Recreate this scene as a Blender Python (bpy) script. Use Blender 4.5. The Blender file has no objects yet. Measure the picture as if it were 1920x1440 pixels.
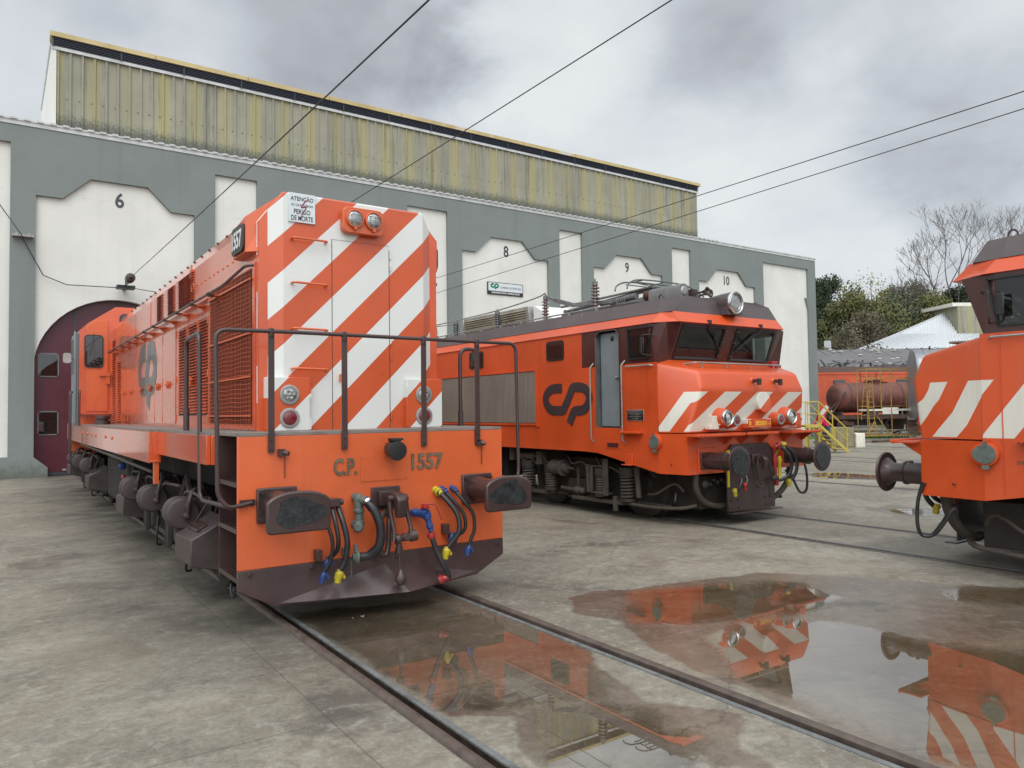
import bpy, bmesh, math, random
import numpy as np
from mathutils import Vector, Matrix, noise
R = math.radians
random.seed(7)
scene = bpy.context.scene
col = scene.collection

# ---------------------------------------------------------------- camera
cam_d = bpy.data.cameras.new('camera')
cam = bpy.data.objects.new('camera', cam_d)
col.objects.link(cam)
scene.camera = cam
cam_d.sensor_width = 36.0
cam_d.lens = 36.0 * 1404.3 / 1920.0
cam_d.clip_start = 0.05
cam_d.clip_end = 3000
yaw, pitch, roll = R(34.54723519), R(2.07501627), R(-0.77654928)
fwd = Vector((math.sin(yaw) * math.cos(pitch), math.cos(yaw) * math.cos(pitch), math.sin(pitch)))
rgt = Vector((math.cos(yaw), -math.sin(yaw), 0))
up = rgt.cross(fwd)
r2 = rgt * math.cos(roll) + up * math.sin(roll)
u2 = -rgt * math.sin(roll) + up * math.cos(roll)
mw = Matrix((r2, u2, -fwd)).transposed().to_4x4()
mw.translation = Vector((0, 0, 1.75))
cam.matrix_world = mw

# ---------------------------------------------------------------- sky, sun, exposure
SUN_EL, SUN_AZ = R(52), R(215)      # azimuth clockwise from +Y
world = bpy.data.worlds.new('World')
scene.world = world
world.use_nodes = True
wn, wl = world.node_tree.nodes, world.node_tree.links
wn.clear()
wo = wn.new('ShaderNodeOutputWorld')
sky = wn.new('ShaderNodeTexSky')
sky.sky_type = 'NISHITA'
sky.sun_disc = False
sky.sun_elevation = SUN_EL
sky.sun_rotation = SUN_AZ
bg_sky = wn.new('ShaderNodeBackground')
bg_sky.inputs['Strength'].default_value = 0.1
wl.new(sky.outputs[0], bg_sky.inputs['Color'])
tc = wn.new('ShaderNodeTexCoord')
sepw = wn.new('ShaderNodeSeparateXYZ')
wl.new(tc.outputs['Generated'], sepw.inputs[0])
# flatten the dome so that the clouds stretch towards the horizon
addz = wn.new('ShaderNodeMath'); addz.operation = 'ADD'; addz.inputs[1].default_value = 0.45
absz = wn.new('ShaderNodeMath'); absz.operation = 'ABSOLUTE'
wl.new(sepw.outputs['Z'], absz.inputs[0]); wl.new(absz.outputs[0], addz.inputs[0])
vdiv = wn.new('ShaderNodeVectorMath'); vdiv.operation = 'DIVIDE'
comb = wn.new('ShaderNodeCombineXYZ')
for k in range(3): wl.new(addz.outputs[0], comb.inputs[k])
wl.new(tc.outputs['Generated'], vdiv.inputs[0]); wl.new(comb.outputs[0], vdiv.inputs[1])
def wnoise(scale, detail, rough, loc):
    mp = wn.new('ShaderNodeMapping'); mp.inputs['Location'].default_value = loc
    n = wn.new('ShaderNodeTexNoise'); n.inputs['Scale'].default_value = scale
    n.inputs['Detail'].default_value = detail; n.inputs['Roughness'].default_value = rough
    n.inputs['Distortion'].default_value = 0.25
    wl.new(vdiv.outputs[0], mp.inputs['Vector']); wl.new(mp.outputs[0], n.inputs['Vector'])
    return n
n1 = wnoise(1.55, 5, 0.52, (3.1, 1.7, 0.4))
n2 = wnoise(4.3, 7, 0.58, (0.3, 5.2, 1.0))
mixn = wn.new('ShaderNodeMath'); mixn.operation = 'MULTIPLY_ADD'
wl.new(n2.outputs['Fac'], mixn.inputs[0]); mixn.inputs[1].default_value = 0.26
n1s = wn.new('ShaderNodeMath'); n1s.operation = 'MULTIPLY_ADD'; wl.new(n1.outputs['Fac'], n1s.inputs[0]); n1s.inputs[1].default_value = 0.6; n1s.inputs[2].default_value = 0.215
wl.new(n1s.outputs[0], mixn.inputs[2])
fac = mixn.outputs[0]
nrmw = wn.new('ShaderNodeVectorMath'); nrmw.operation = 'NORMALIZE'
dist_n = wn.new('ShaderNodeVectorMath'); dist_n.operation = 'MULTIPLY_ADD'      # ragged cloud banks
wl.new(n2.outputs['Color'], dist_n.inputs[0]); dist_n.inputs[1].default_value = (0.22, 0.22, 0.22); wl.new(tc.outputs['Generated'], dist_n.inputs[2])
offw = wn.new('ShaderNodeVectorMath'); offw.operation = 'ADD'; offw.inputs[1].default_value = (-0.11, -0.11, -0.11)
wl.new(dist_n.outputs[0], offw.inputs[0]); wl.new(offw.outputs[0], nrmw.inputs[0])
for dvec, rad, amt in (((0.24, 0.85, 0.50), 20, -0.10), ((0.34, 0.82, 0.47), 11, -0.09), ((0.705, 0.596, 0.383), 7, -0.05), ((0.90, 0.38, 0.30), 9, -0.10), ((0.56, 0.70, 0.44), 9, 0.12), ((0.653, 0.713, 0.253), 14, 0.06), ((0.147, 0.897, 0.33), 8, 0.04), ((0.80, 0.55, 0.28), 10, 0.08)):
    dn = wn.new('ShaderNodeVectorMath'); dn.operation = 'DOT_PRODUCT'; wl.new(nrmw.outputs[0], dn.inputs[0])
    L_ = math.sqrt(sum(v * v for v in dvec)); dn.inputs[1].default_value = tuple(v / L_ for v in dvec)
    mm = wn.new('ShaderNodeMapRange'); mm.interpolation_type = 'SMOOTHSTEP'; wl.new(dn.outputs['Value'], mm.inputs['Value'])
    mm.inputs['From Min'].default_value = math.cos(R(rad)); mm.inputs['From Max'].default_value = math.cos(R(rad * 0.25)); mm.inputs['To Min'].default_value = 0; mm.inputs['To Max'].default_value = amt
    ad = wn.new('ShaderNodeMath'); ad.operation = 'ADD'; wl.new(fac, ad.inputs[0]); wl.new(mm.outputs[0], ad.inputs[1]); fac = ad.outputs[0]
ramp = wn.new('ShaderNodeValToRGB')
wl.new(fac, ramp.inputs[0])
cr = ramp.color_ramp
cr.elements[0].position = 0.44; cr.elements[0].color = (0.36, 0.375, 0.41, 1)
cr.elements[1].position = 0.78; cr.elements[1].color = (0.84, 0.87, 0.88, 1)
e = cr.elements.new(0.56); e.color = (0.56, 0.59, 0.635, 1)
e = cr.elements.new(0.65); e.color = (0.70, 0.74, 0.775, 1)
# the overcast is brighter overhead and towards the hidden sun (behind the camera)
dotn = wn.new('ShaderNodeVectorMath'); dotn.operation = 'DOT_PRODUCT'
wl.new(tc.outputs['Generated'], dotn.inputs[0])
dotn.inputs[1].default_value = (math.sin(SUN_AZ) * math.cos(SUN_EL), math.cos(SUN_AZ) * math.cos(SUN_EL), math.sin(SUN_EL))
mr = wn.new('ShaderNodeMapRange'); mr.interpolation_type = 'SMOOTHSTEP'
wl.new(dotn.outputs['Value'], mr.inputs['Value'])
mr.inputs['From Min'].default_value = 0.25; mr.inputs['From Max'].default_value = 1.0
mr.inputs['To Min'].default_value = 1.0; mr.inputs['To Max'].default_value = 3.2
bg_c = wn.new('ShaderNodeBackground')
wl.new(ramp.outputs[0], bg_c.inputs['Color']); wl.new(mr.outputs[0], bg_c.inputs['Strength'])
mixw = wn.new('ShaderNodeMixShader'); mixw.inputs[0].default_value = 0.93
wl.new(bg_sky.outputs[0], mixw.inputs[1]); wl.new(bg_c.outputs[0], mixw.inputs[2])
wl.new(mixw.outputs[0], wo.inputs['Surface'])

sun_d = bpy.data.lights.new('sun', 'SUN')
sun_d.energy = 1.1
sun_d.angle = R(35)
sun_d.color = (1.0, 0.97, 0.92)
sun = bpy.data.objects.new('sun', sun_d)
col.objects.link(sun)
sun.rotation_euler = (R(90) - SUN_EL, 0, math.pi - SUN_AZ)
sun.location = (0, 0, 40)

scene.view_settings.view_transform = 'Standard'
scene.view_settings.look = 'None'
scene.view_settings.exposure = 0.0
scene.view_settings.gamma = 1.0

# ---------------------------------------------------------------- materials
def principled(name):
    m = bpy.data.materials.new(name); m.use_nodes = True
    nt = m.node_tree; b = nt.nodes['Principled BSDF']
    return m, nt, b
def add_noise(nt, scale, detail=4, rough=0.55, stretch=(1, 1, 1), coord='Object', dist=0.0):
    t = nt.nodes.new('ShaderNodeTexCoord'); mp = nt.nodes.new('ShaderNodeMapping')
    mp.inputs['Scale'].default_value = stretch
    n = nt.nodes.new('ShaderNodeTexNoise')
    n.inputs['Scale'].default_value = scale; n.inputs['Detail'].default_value = detail
    n.inputs['Roughness'].default_value = rough; n.inputs['Distortion'].default_value = dist
    nt.links.new(t.outputs[coord], mp.inputs['Vector']); nt.links.new(mp.outputs[0], n.inputs['Vector'])
    return n
def maprange(nt, src, a, b, c, d, smooth=False):
    m = nt.nodes.new('ShaderNodeMapRange')
    if smooth: m.interpolation_type = 'SMOOTHSTEP'
    nt.links.new(src, m.inputs['Value'])
    for k, v in zip(('From Min', 'From Max', 'To Min', 'To Max'), (a, b, c, d)): m.inputs[k].default_value = v
    return m.outputs[0]
def mixcol(nt, fac, a, b, mode='MIX'):
    m = nt.nodes.new('ShaderNodeMix'); m.data_type = 'RGBA'; m.blend_type = mode
    if isinstance(fac, (int, float)): m.inputs[0].default_value = fac
    else: nt.links.new(fac, m.inputs[0])
    for i, v in ((6, a), (7, b)):
        if isinstance(v, tuple): m.inputs[i].default_value = (*v[:3], 1)
        else: nt.links.new(v, m.inputs[i])
    return m.outputs[2]
def math_n(nt, op, a, b=None, c=None):
    m = nt.nodes.new('ShaderNodeMath'); m.operation = op
    for i, v in enumerate((a, b, c)):
        if v is None: continue
        if isinstance(v, (int, float)): m.inputs[i].default_value = v
        else: nt.links.new(v, m.inputs[i])
    return m.outputs[0]
def bumpit(nt, b, src, strength, dist=0.01):
    bp = nt.nodes.new('ShaderNodeBump'); bp.inputs['Strength'].default_value = strength
    bp.inputs['Distance'].default_value = dist
    nt.links.new(src, bp.inputs['Height']); nt.links.new(bp.outputs[0], b.inputs['Normal'])

def MAT(name, c, rough=0.5, metal=0.0, var=0.12, scale=3.0, dirt=0.0, dirtc=(0.08, 0.06, 0.045), coat=0.0,
        bump=0.0, bscale=40, streak=0.0, streakc=(0.12, 0.07, 0.04), spec=0.5, wavy=0.0):
    m, nt, b = principled(name)
    n = add_noise(nt, scale, 5, 0.6)
    f = maprange(nt, n.outputs['Fac'], 0.3, 0.7, 0, 1)
    lo = tuple(max(0, x * (1 - var)) for x in c); hi = tuple(min(1, x * (1 + var)) for x in c)
    out = mixcol(nt, f, lo, hi)
    if dirt > 0:
        d = add_noise(nt, 1.7, 7, 0.7)
        fd = maprange(nt, d.outputs['Fac'], 0.5, 0.72, 0, dirt, True)
        out = mixcol(nt, fd, out, dirtc)
    if streak > 0:
        s = add_noise(nt, 9.0, 4, 0.6, (1, 1, 0.07))
        fs = maprange(nt, s.outputs['Fac'], 0.53, 0.75, 0, streak, True)
        out = mixcol(nt, fs, out, streakc)
    nt.links.new(out, b.inputs['Base Color'])
    rr = maprange(nt, n.outputs['Fac'], 0.3, 0.7, max(0.02, rough * 0.8), min(1, rough * 1.25))
    nt.links.new(rr, b.inputs['Roughness'])
    b.inputs['Metallic'].default_value = metal
    b.inputs['Specular IOR Level'].default_value = spec
    b.inputs['Coat Weight'].default_value = coat
    b.inputs['Coat Roughness'].default_value = 0.08
    if bump > 0:
        nb = add_noise(nt, bscale, 3, 0.6)
        bumpit(nt, b, nb.outputs['Fac'], bump, 0.01)
    elif wavy > 0:
        nb = add_noise(nt, 1.6, 2, 0.4)
        bumpit(nt, b, nb.outputs['Fac'], wavy, 0.05)
    return m

ORANGE = (0.58, 0.108, 0.030)
M = {}
M['orange'] = MAT('orange_paint', ORANGE, 0.36, var=0.12, scale=1.2, coat=0.25, wavy=0.10, dirt=0.22, dirtc=(0.36, 0.075, 0.03), streak=0.22, streakc=(0.36, 0.08, 0.035))
M['orange_side'] = MAT('orange_gloss_paint', (0.56, 0.086, 0.022), 0.28, var=0.14, scale=1.0, coat=0.8, wavy=0.09, streak=0.22, streakc=(0.35, 0.06, 0.03))
M['orange_old'] = MAT('orange_worn_paint', (0.56, 0.073, 0.0145), 0.38, var=0.14, scale=1.1, coat=0.25, dirt=0.18, dirtc=(0.30, 0.06, 0.03), streak=0.20, streakc=(0.28, 0.06, 0.03), wavy=0.12)
M['brown'] = MAT('dark_brown_paint', (0.046, 0.026, 0.024), 0.36, var=0.2, scale=2.5, dirt=0.25, dirtc=(0.09, 0.065, 0.055), coat=0.15)
M['brown_gloss'] = MAT('brown_wet_paint', (0.060, 0.036, 0.034), 0.30, var=0.25, scale=3, dirt=0.4, dirtc=(0.095, 0.07, 0.068), coat=0.25)
M['brown_roof'] = MAT('brown_roof_paint', (0.085, 0.064, 0.064), 0.42, var=0.18, scale=1.5, dirt=0.3, dirtc=(0.13, 0.11, 0.11))
M['red_brown'] = MAT('red_brown_cab_paint', (0.060, 0.018, 0.015), 0.30, var=0.2, scale=2, coat=0.3, streak=0.2, streakc=(0.12, 0.07, 0.06))
M['grime'] = MAT('grimy_running_gear', (0.030, 0.023, 0.019), 0.62, var=0.4, scale=6, dirt=0.5, dirtc=(0.065, 0.050, 0.038), bump=0.2)
M['grime2'] = MAT('dusty_running_gear', (0.060, 0.047, 0.036), 0.7, var=0.35, scale=7, dirt=0.45, dirtc=(0.05, 0.038, 0.03), bump=0.2)
M['under'] = MAT('black_underframe', (0.016, 0.014, 0.013), 0.7, var=0.3)
M['brownbox'] = MAT('brown_metal_box', (0.054, 0.038, 0.036), 0.45, var=0.2, scale=5, dirt=0.3, dirtc=(0.12, 0.09, 0.085))
M['rubber'] = MAT('black_rubber_hose', (0.016, 0.016, 0.017), 0.38, var=0.3, scale=12)
M['grease'] = MAT('dark_grease', (0.020, 0.024, 0.026), 0.22, var=0.5, scale=14, bump=0.5, bscale=30)
M['steel'] = MAT('worn_steel', (0.30, 0.31, 0.31), 0.38, metal=0.7, var=0.25, scale=8, dirt=0.3)
M['railhead'] = MAT('rail_head_steel', (0.105, 0.08, 0.066), 0.5, metal=0.2, var=0.3, scale=9, dirt=0.35, dirtc=(0.06, 0.04, 0.03), bump=0.1)
M['guard'] = MAT('grey_guard_plate', (0.135, 0.14, 0.137), 0.55, metal=0.0, var=0.3, scale=14, dirt=0.6, dirtc=(0.06, 0.055, 0.05))
M['groove'] = MAT('rusty_groove', (0.035, 0.022, 0.015), 0.6, var=0.5, scale=12)
M['chrome'] = MAT('bright_metal_rim', (0.62, 0.62, 0.60), 0.22, metal=1.0, var=0.1)
M['alu'] = MAT('dull_aluminium', (0.33, 0.32, 0.30), 0.5, metal=0.5, var=0.2, dirt=0.3)
M['blue'] = MAT('blue_valve_paint', (0.018, 0.05, 0.17), 0.35, var=0.2)
M['yellow'] = MAT('yellow_valve_paint', (0.44, 0.35, 0.02), 0.35, var=0.15)
M['red'] = MAT('red_valve_paint', (0.32, 0.022, 0.025), 0.35, var=0.15)
M['greengrey'] = MAT('grey_green_casting', (0.095, 0.115, 0.10), 0.5, var=0.25, scale=10)
M['brass'] = MAT('aged_brass_letters', (0.155, 0.12, 0.075), 0.45, metal=0.3, var=0.35, scale=20)
M['black'] = MAT('black_paint', (0.018, 0.018, 0.02), 0.4, var=0.2)
M['logo'] = MAT('dark_logo_paint', (0.040, 0.033, 0.036), 0.35, var=0.15, coat=0.3)
M['logo_grey'] = MAT('grey_green_logo_paint', (0.030, 0.050, 0.050), 0.36, var=0.2, coat=0.45)
M['white'] = MAT('white_enamel', (0.70, 0.70, 0.67), 0.35, var=0.04)
M['cream'] = MAT('cream_paint', (0.68, 0.65, 0.56), 0.45, var=0.1, dirt=0.15)
M['sign_grey'] = MAT('pale_sign_enamel', (0.60, 0.64, 0.66), 0.35, var=0.04)
M['sign_green'] = MAT('green_sign_print', (0.0, 0.17, 0.09), 0.4, var=0.05)
M['text_dark'] = MAT('dark_lettering', (0.05, 0.05, 0.06), 0.5, var=0.1)
M['red_dark'] = MAT('dark_red_lamp', (0.16, 0.012, 0.018), 0.15, var=0.2, coat=0.8, scale=40)
M['deck'] = MAT('grey_walkway', (0.19, 0.165, 0.145), 0.5, var=0.2, scale=4, dirt=0.4)
M['darkred'] = MAT('dark_red_fins', (0.055, 0.010, 0.010), 0.5, var=0.25, scale=8)
M['insul'] = MAT('brown_glazed_insulator', (0.10, 0.042, 0.032), 0.15, var=0.2, coat=0.8)
M['insul_black'] = MAT('black_insulator', (0.03, 0.027, 0.028), 0.2, var=0.2, coat=0.6)
M['roofgrey'] = MAT('grey_roof_gear', (0.145, 0.145, 0.142), 0.5, var=0.25, dirt=0.4, scale=6)
M['louvre'] = MAT('tan_louvres', (0.24, 0.21, 0.14), 0.55, var=0.2, dirt=0.3)
M['grille'] = MAT('tan_grey_grille', (0.21, 0.175, 0.14), 0.5, var=0.15, scale=1.2, streak=0.4, streakc=(0.33, 0.29, 0.24))
M['door_grey'] = MAT('grey_door_paint', (0.17, 0.20, 0.21), 0.45, var=0.08, streak=0.1)
M['interior'] = MAT('dim_cab_interior', (0.09, 0.10, 0.10), 0.6, var=0.3)
M['plate_orange'] = MAT('number_plate_orange', (0.50, 0.05, 0.012), 0.4, var=0.1)
M['yellow_txt'] = MAT('yellow_lettering', (0.85, 0.50, 0.05), 0.4, var=0.1)
M['glass_lens'] = MAT('clear_lamp_lens', (0.30, 0.31, 0.30), 0.06, var=0.5, scale=30, coat=1.0, metal=0.55)
M['reflector'] = MAT('lamp_reflector', (0.75, 0.76, 0.74), 0.12, metal=1.0, var=0.1, scale=20)
M['tinted'] = None
def glass_mat(name, tint, alpha, rough=0.02):
    m = bpy.data.materials.new(name); m.use_nodes = True; nt = m.node_tree
    nt.nodes.clear()
    o = nt.nodes.new('ShaderNodeOutputMaterial')
    tr = nt.nodes.new('ShaderNodeBsdfTransparent'); tr.inputs[0].default_value = (*tint, 1)
    p = nt.nodes.new('ShaderNodeBsdfPrincipled'); p.inputs['Base Color'].default_value = (0.012, 0.014, 0.014, 1)
    p.inputs['Roughness'].default_value = rough; p.inputs['IOR'].default_value = 1.9
    mx = nt.nodes.new('ShaderNodeMixShader'); mx.inputs[0].default_value = alpha
    nt.links.new(tr.outputs[0], mx.inputs[1]); nt.links.new(p.outputs[0], mx.inputs[2])
    nt.links.new(mx.outputs[0], o.inputs[0])
    return m
M['glass'] = glass_mat('tinted_window_glass', (0.75, 0.85, 0.82), 0.55)
M['glass_dark'] = glass_mat('dark_window_glass', (0.4, 0.45, 0.45), 0.92)

def stripes_mat(name, white_fn, base, wht, rough, coat, dirt=0.0, wavy=0.08):
    """white_fn(nt, x, y, z) -> 0..1 socket, 1 where the paint is white"""
    m, nt, b = principled(name)
    t = nt.nodes.new('ShaderNodeTexCoord'); s = nt.nodes.new('ShaderNodeSeparateXYZ')
    nt.links.new(t.outputs['Object'], s.inputs[0])
    mask = white_fn(nt, s.outputs[0], s.outputs[1], s.outputs[2])
    n = add_noise(nt, 1.3, 5, 0.6)
    f = maprange(nt, n.outputs['Fac'], 0.3, 0.7, 0, 1)
    o = mixcol(nt, f, tuple(v * 0.9 for v in base), tuple(min(1, v * 1.1) for v in base))
    w = mixcol(nt, f, tuple(v * 0.95 for v in wht), wht)
    out = mixcol(nt, mask, o, w)
    if dirt > 0:
        sn = add_noise(nt, 10.0, 4, 0.6, (1, 1, 0.08))
        fs = maprange(nt, sn.outputs['Fac'], 0.52, 0.78, 0, dirt, True)
        out = mixcol(nt, fs, out, (0.28, 0.17, 0.10))
    nt.links.new(out, b.inputs['Base Color'])
    rv = maprange(nt, n.outputs['Fac'], 0.3, 0.7, rough * 0.75, rough * 1.35); nt.links.new(rv, b.inputs['Roughness']); b.inputs['Coat Weight'].default_value = coat
    b.inputs['Coat Roughness'].default_value = 0.12
    nb = add_noise(nt, 1.6, 2, 0.4)
    bumpit(nt, b, nb.outputs['Fac'], wavy, 0.05)
    return m

# ---------------------------------------------------------------- mesh builder
def lnk(o): col.objects.link(o); return o
class MB:
    def __init__(s): s.v = []; s.f = []; s.mi = []; s.cur = 0
    def mat(s, i): s.cur = i; return s
    def add(s, vs, fs):
        n = len(s.v); s.v += [Vector(p) for p in vs]
        for f in fs: s.f.append([i + n for i in f]); s.mi.append(s.cur)
    def box(s, x0, x1, y0, y1, z0, z1):
        if x0 > x1: x0, x1 = x1, x0
        if y0 > y1: y0, y1 = y1, y0
        if z0 > z1: z0, z1 = z1, z0
        s.add([(x0, y0, z0), (x1, y0, z0), (x1, y1, z0), (x0, y1, z0), (x0, y0, z1), (x1, y0, z1), (x1, y1, z1), (x0, y1, z1)],
              [(0, 3, 2, 1), (4, 5, 6, 7), (0, 1, 5, 4), (1, 2, 6, 5), (2, 3, 7, 6), (3, 0, 4, 7)]); return s
    def obox(s, c, ax, ay, az):
        c = Vector(c); ax, ay, az = Vector(ax), Vector(ay), Vector(az)
        p = [c + i * ax + j * ay + k * az for k in (-1, 1) for (i, j) in ((-1, -1), (1, -1), (1, 1), (-1, 1))]
        s.add(p, [(0, 3, 2, 1), (4, 5, 6, 7), (0, 1, 5, 4), (1, 2, 6, 5), (2, 3, 7, 6), (3, 0, 4, 7)]); return s
    def bar(s, a, b, w, h, upv=(0, 0, 1)):
        a, b = Vector(a), Vector(b); d = (b - a); L = d.length / 2
        if L < 1e-6: return s
        d.normalize(); u = Vector(upv)
        if abs(d.dot(u)) > 0.95: u = Vector((1, 0, 0)) if abs(d.x) < 0.9 else Vector((0, 1, 0))
        x = d.cross(u).normalized(); y = x.cross(d).normalized()
        return s.obox((a + b) / 2, x * w / 2, d * L, y * h / 2)
    def quad(s, *p): s.add(p, [tuple(range(len(p)))]); return s
    def prism(s, poly, axis, a, b):
        """poly: 2-D points in the other two axes (in xyz order), extruded a..b along axis"""
        def P(u, v, w):
            return {'x': (w, u, v), 'y': (u, w, v), 'z': (u, v, w)}[axis]
        n = len(poly)
        vs = [P(u, v, a) for u, v in poly] + [P(u, v, b) for u, v in poly]
        fs = [tuple(range(n)), tuple(range(2 * n - 1, n - 1, -1))] + [(i, (i + 1) % n + 0, (i + 1) % n + n, i + n) for i in range(n)]
        s.add(vs, fs); return s
    def loft(s, rings, closed=True, cap=True):
        n = len(rings[0]); vs = [p for r in rings for p in r]; fs = []
        for k in range(len(rings) - 1):
            for i in range(n if closed else n - 1):
                j = (i + 1) % n
                fs.append((k * n + i, k * n + j, (k + 1) * n + j, (k + 1) * n + i))
        if cap and closed:
            fs.append(tuple(range(n - 1, -1, -1))); fs.append(tuple(range((len(rings) - 1) * n, len(rings) * n)))
        s.add(vs, fs); return s
    def lathe(s, p, d, prof, n=20, cap=True):
        p, d = Vector(p), Vector(d).normalized()
        u = Vector((0, 0, 1)) if abs(d.z) < 0.9 else Vector((1, 0, 0))
        x = d.cross(u).normalized(); y = x.cross(d).normalized()
        rings = [[p + d * t + (x * math.cos(2 * math.pi * i / n) + y * math.sin(2 * math.pi * i / n)) * max(r, 1e-4) for i in range(n)] for t, r in prof]
        return s.loft(rings, True, cap)
    def cyl(s, a, b, r, r1=None, n=16):
        a, b = Vector(a), Vector(b); r1 = r if r1 is None else r1
        return s.lathe(a, b - a, [(0, r), ((b - a).length, r1)], n)
    def tube(s, pts, r, n=8, smooth=0, taper=None):
        pts = [Vector(p) for p in pts]
        if smooth:
            q = []
            m = len(pts)
            for i in range(m - 1):
                p0 = pts[max(i - 1, 0)]; p1 = pts[i]; p2 = pts[i + 1]; p3 = pts[min(i + 2, m - 1)]
                for k in range(smooth):
                    t = k / smooth
                    q.append(0.5 * ((2 * p1) + (p2 - p0) * t + (2 * p0 - 5 * p1 + 4 * p2 - p3) * t * t + (3 * p1 - p0 - 3 * p2 + p3) * t ** 3))
            q.append(pts[-1]); pts = q
        rings = []; x = None
        for i, p in enumerate(pts):
            d = (pts[min(i + 1, len(pts) - 1)] - pts[max(i - 1, 0)])
            if d.length < 1e-9: d = Vector((0, 0, 1))
            d.normalize()
            if x is None:
                u = Vector((0, 0, 1)) if abs(d.z) < 0.9 else Vector((1, 0, 0)); x = d.cross(u).normalized()
            else:
                x = (x - d * x.dot(d))
                if x.length < 1e-6: x = d.orthogonal()
                x.normalize()
            y = d.cross(x)
            rr = r if taper is None else r + (taper - r) * i / (len(pts) - 1)
            rings.append([p + (x * math.cos(2 * math.pi * k / n) + y * math.sin(2 * math.pi * k / n)) * rr for k in range(n)])
        return s.loft(rings)
    def bend(s, pts, r, rad=0.08, n=8):
        """tube along straight runs with rounded corners"""
        pts = [Vector(p) for p in pts]; q = [pts[0]]
        for i in range(1, len(pts) - 1):
            a, b, c = pts[i - 1], pts[i], pts[i + 1]
            k = min(rad, (a - b).length * 0.45, (c - b).length * 0.45)
            p1 = b + (a - b).normalized() * k; p2 = b + (c - b).normalized() * k
            for t in range(6):
                t /= 5; q.append(p1 * (1 - t) ** 2 + b * 2 * t * (1 - t) + p2 * t * t)
        q.append(pts[-1]); return s.tube(q, r, n)
    def ribbon(s, pts, w, org, U, V, N, th):
        """thick stroke of width w along 2-D points in the plane (U, V)"""
        pts = [Vector((p[0], p[1])) for p in pts]; L = []; Rr = []
        for i, p in enumerate(pts):
            a = pts[max(i - 1, 0)]; b = pts[min(i + 1, len(pts) - 1)]
            if 0 < i < len(pts) - 1:
                d1 = (p - a).normalized(); d2 = (b - p).normalized(); d = (d1 + d2).normalized()
                k = 1 / max(0.5, d.dot(d1))
            else: d = (b - a).normalized(); k = 1
            nn = Vector((-d.y, d.x)) * (w / 2 * k); L.append(p + nn); Rr.append(p - nn)
        org, U, V, N = map(Vector, (org, U, V, N))
        T = lambda q, h: org + U * q.x + V * q.y + N * h
        for i in range(len(pts) - 1):
            vs = [T(L[i], 0), T(L[i + 1], 0), T(Rr[i + 1], 0), T(Rr[i], 0), T(L[i], th), T(L[i + 1], th), T(Rr[i + 1], th), T(Rr[i], th)]
            s.add(vs, [(4, 7, 6, 5), (0, 4, 5, 1), (3, 2, 6, 7)])
        return s
    def text(s, txt, org, U, V, w, h, depth=0.004, bold=0.0, spacing=1.0):
        c = bpy.data.curves.new('t', 'FONT'); c.body = txt; c.size = 1.0; c.extrude = 0.001; c.offset = bold
        c.space_character = spacing; c.resolution_u = 3
        o = bpy.data.objects.new('t', c); col.objects.link(o)
        bpy.context.view_layer.update()
        me = o.evaluated_get(bpy.context.evaluated_depsgraph_get()).to_mesh()
        P = [v.co.copy() for v in me.vertices]; F = [tuple(p.vertices) for p in me.polygons]
        bpy.data.objects.remove(o)
        x0 = min(p.x for p in P); x1 = max(p.x for p in P); y0 = min(p.y for p in P); y1 = max(p.y for p in P)
        org, U, V = Vector(org), Vector(U).normalized(), Vector(V).normalized(); N = U.cross(V)
        s.add([org + U * ((p.x - x0) / (x1 - x0) * w) + V * ((p.y - y0) / (y1 - y0) * h) + N * (depth if p.z > 0 else 0) for p in P], F)
        return s
    def pieces(s):
        """far-apart pieces of the mesh, as lists of face numbers"""
        nv = len(s.v); par = list(range(nv))
        def find(a):
            while par[a] != a: par[a] = par[par[a]]; a = par[a]
            return a
        for f in s.f:
            r0 = find(f[0])
            for i in f[1:]: par[find(i)] = r0
        used = sorted({i for f in s.f for i in f}); roots = {}
        for i in used: roots.setdefault(find(i), []).append(i)
        ks = list(roots)
        if len(ks) < 2 or len(ks) > 700: return None
        V = np.array([tuple(p) for p in s.v])
        lo = np.array([V[roots[k]].min(0) for k in ks]); hi = np.array([V[roots[k]].max(0) for k in ks]); size = (hi - lo).max(1)
        gap = np.maximum(0, np.maximum(lo[:, None] - hi[None], lo[None] - hi[:, None]))
        near = np.sqrt((gap ** 2).sum(2)) <= np.maximum(0.02, 0.5 * np.maximum(size[:, None], size[None]))
        p2 = list(range(len(ks)))
        def f2_(a):
            while p2[a] != a: p2[a] = p2[p2[a]]; a = p2[a]
            return a
        for a, b_ in zip(*np.nonzero(np.triu(near, 1))): p2[f2_(int(a))] = f2_(int(b_))
        grp = {}; ki = {k: i for i, k in enumerate(ks)}
        for n_, f in enumerate(s.f): grp.setdefault(f2_(ki[find(f[0])]), []).append(n_)
        return list(grp.values()) if len(grp) > 1 else None
    def build(s, name, mats, parent=None, smooth=True, bevel=0, label=None, ang=38):
        pcs = s.pieces() if parent is not None and name not in ('crown', 'branches', 'roof_patch', 'roof_gear') and ('lettering' not in name or name == 'plate_lettering') else None
        if pcs and len(pcs) <= 60:
            first = None
            for fl in sorted(pcs, key=len, reverse=True):
                m_ = MB(); ix = {}
                for n_ in fl:
                    f = s.f[n_]
                    for i in f:
                        if i not in ix: ix[i] = len(m_.v); m_.v.append(s.v[i])
                    m_.f.append([ix[i] for i in f]); m_.mi.append(s.mi[n_])
                o = m_._build(name, mats, parent, smooth, bevel, label, ang); first = first or o
            return first
        return s._build(name, mats, parent, smooth, bevel, label, ang)
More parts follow.
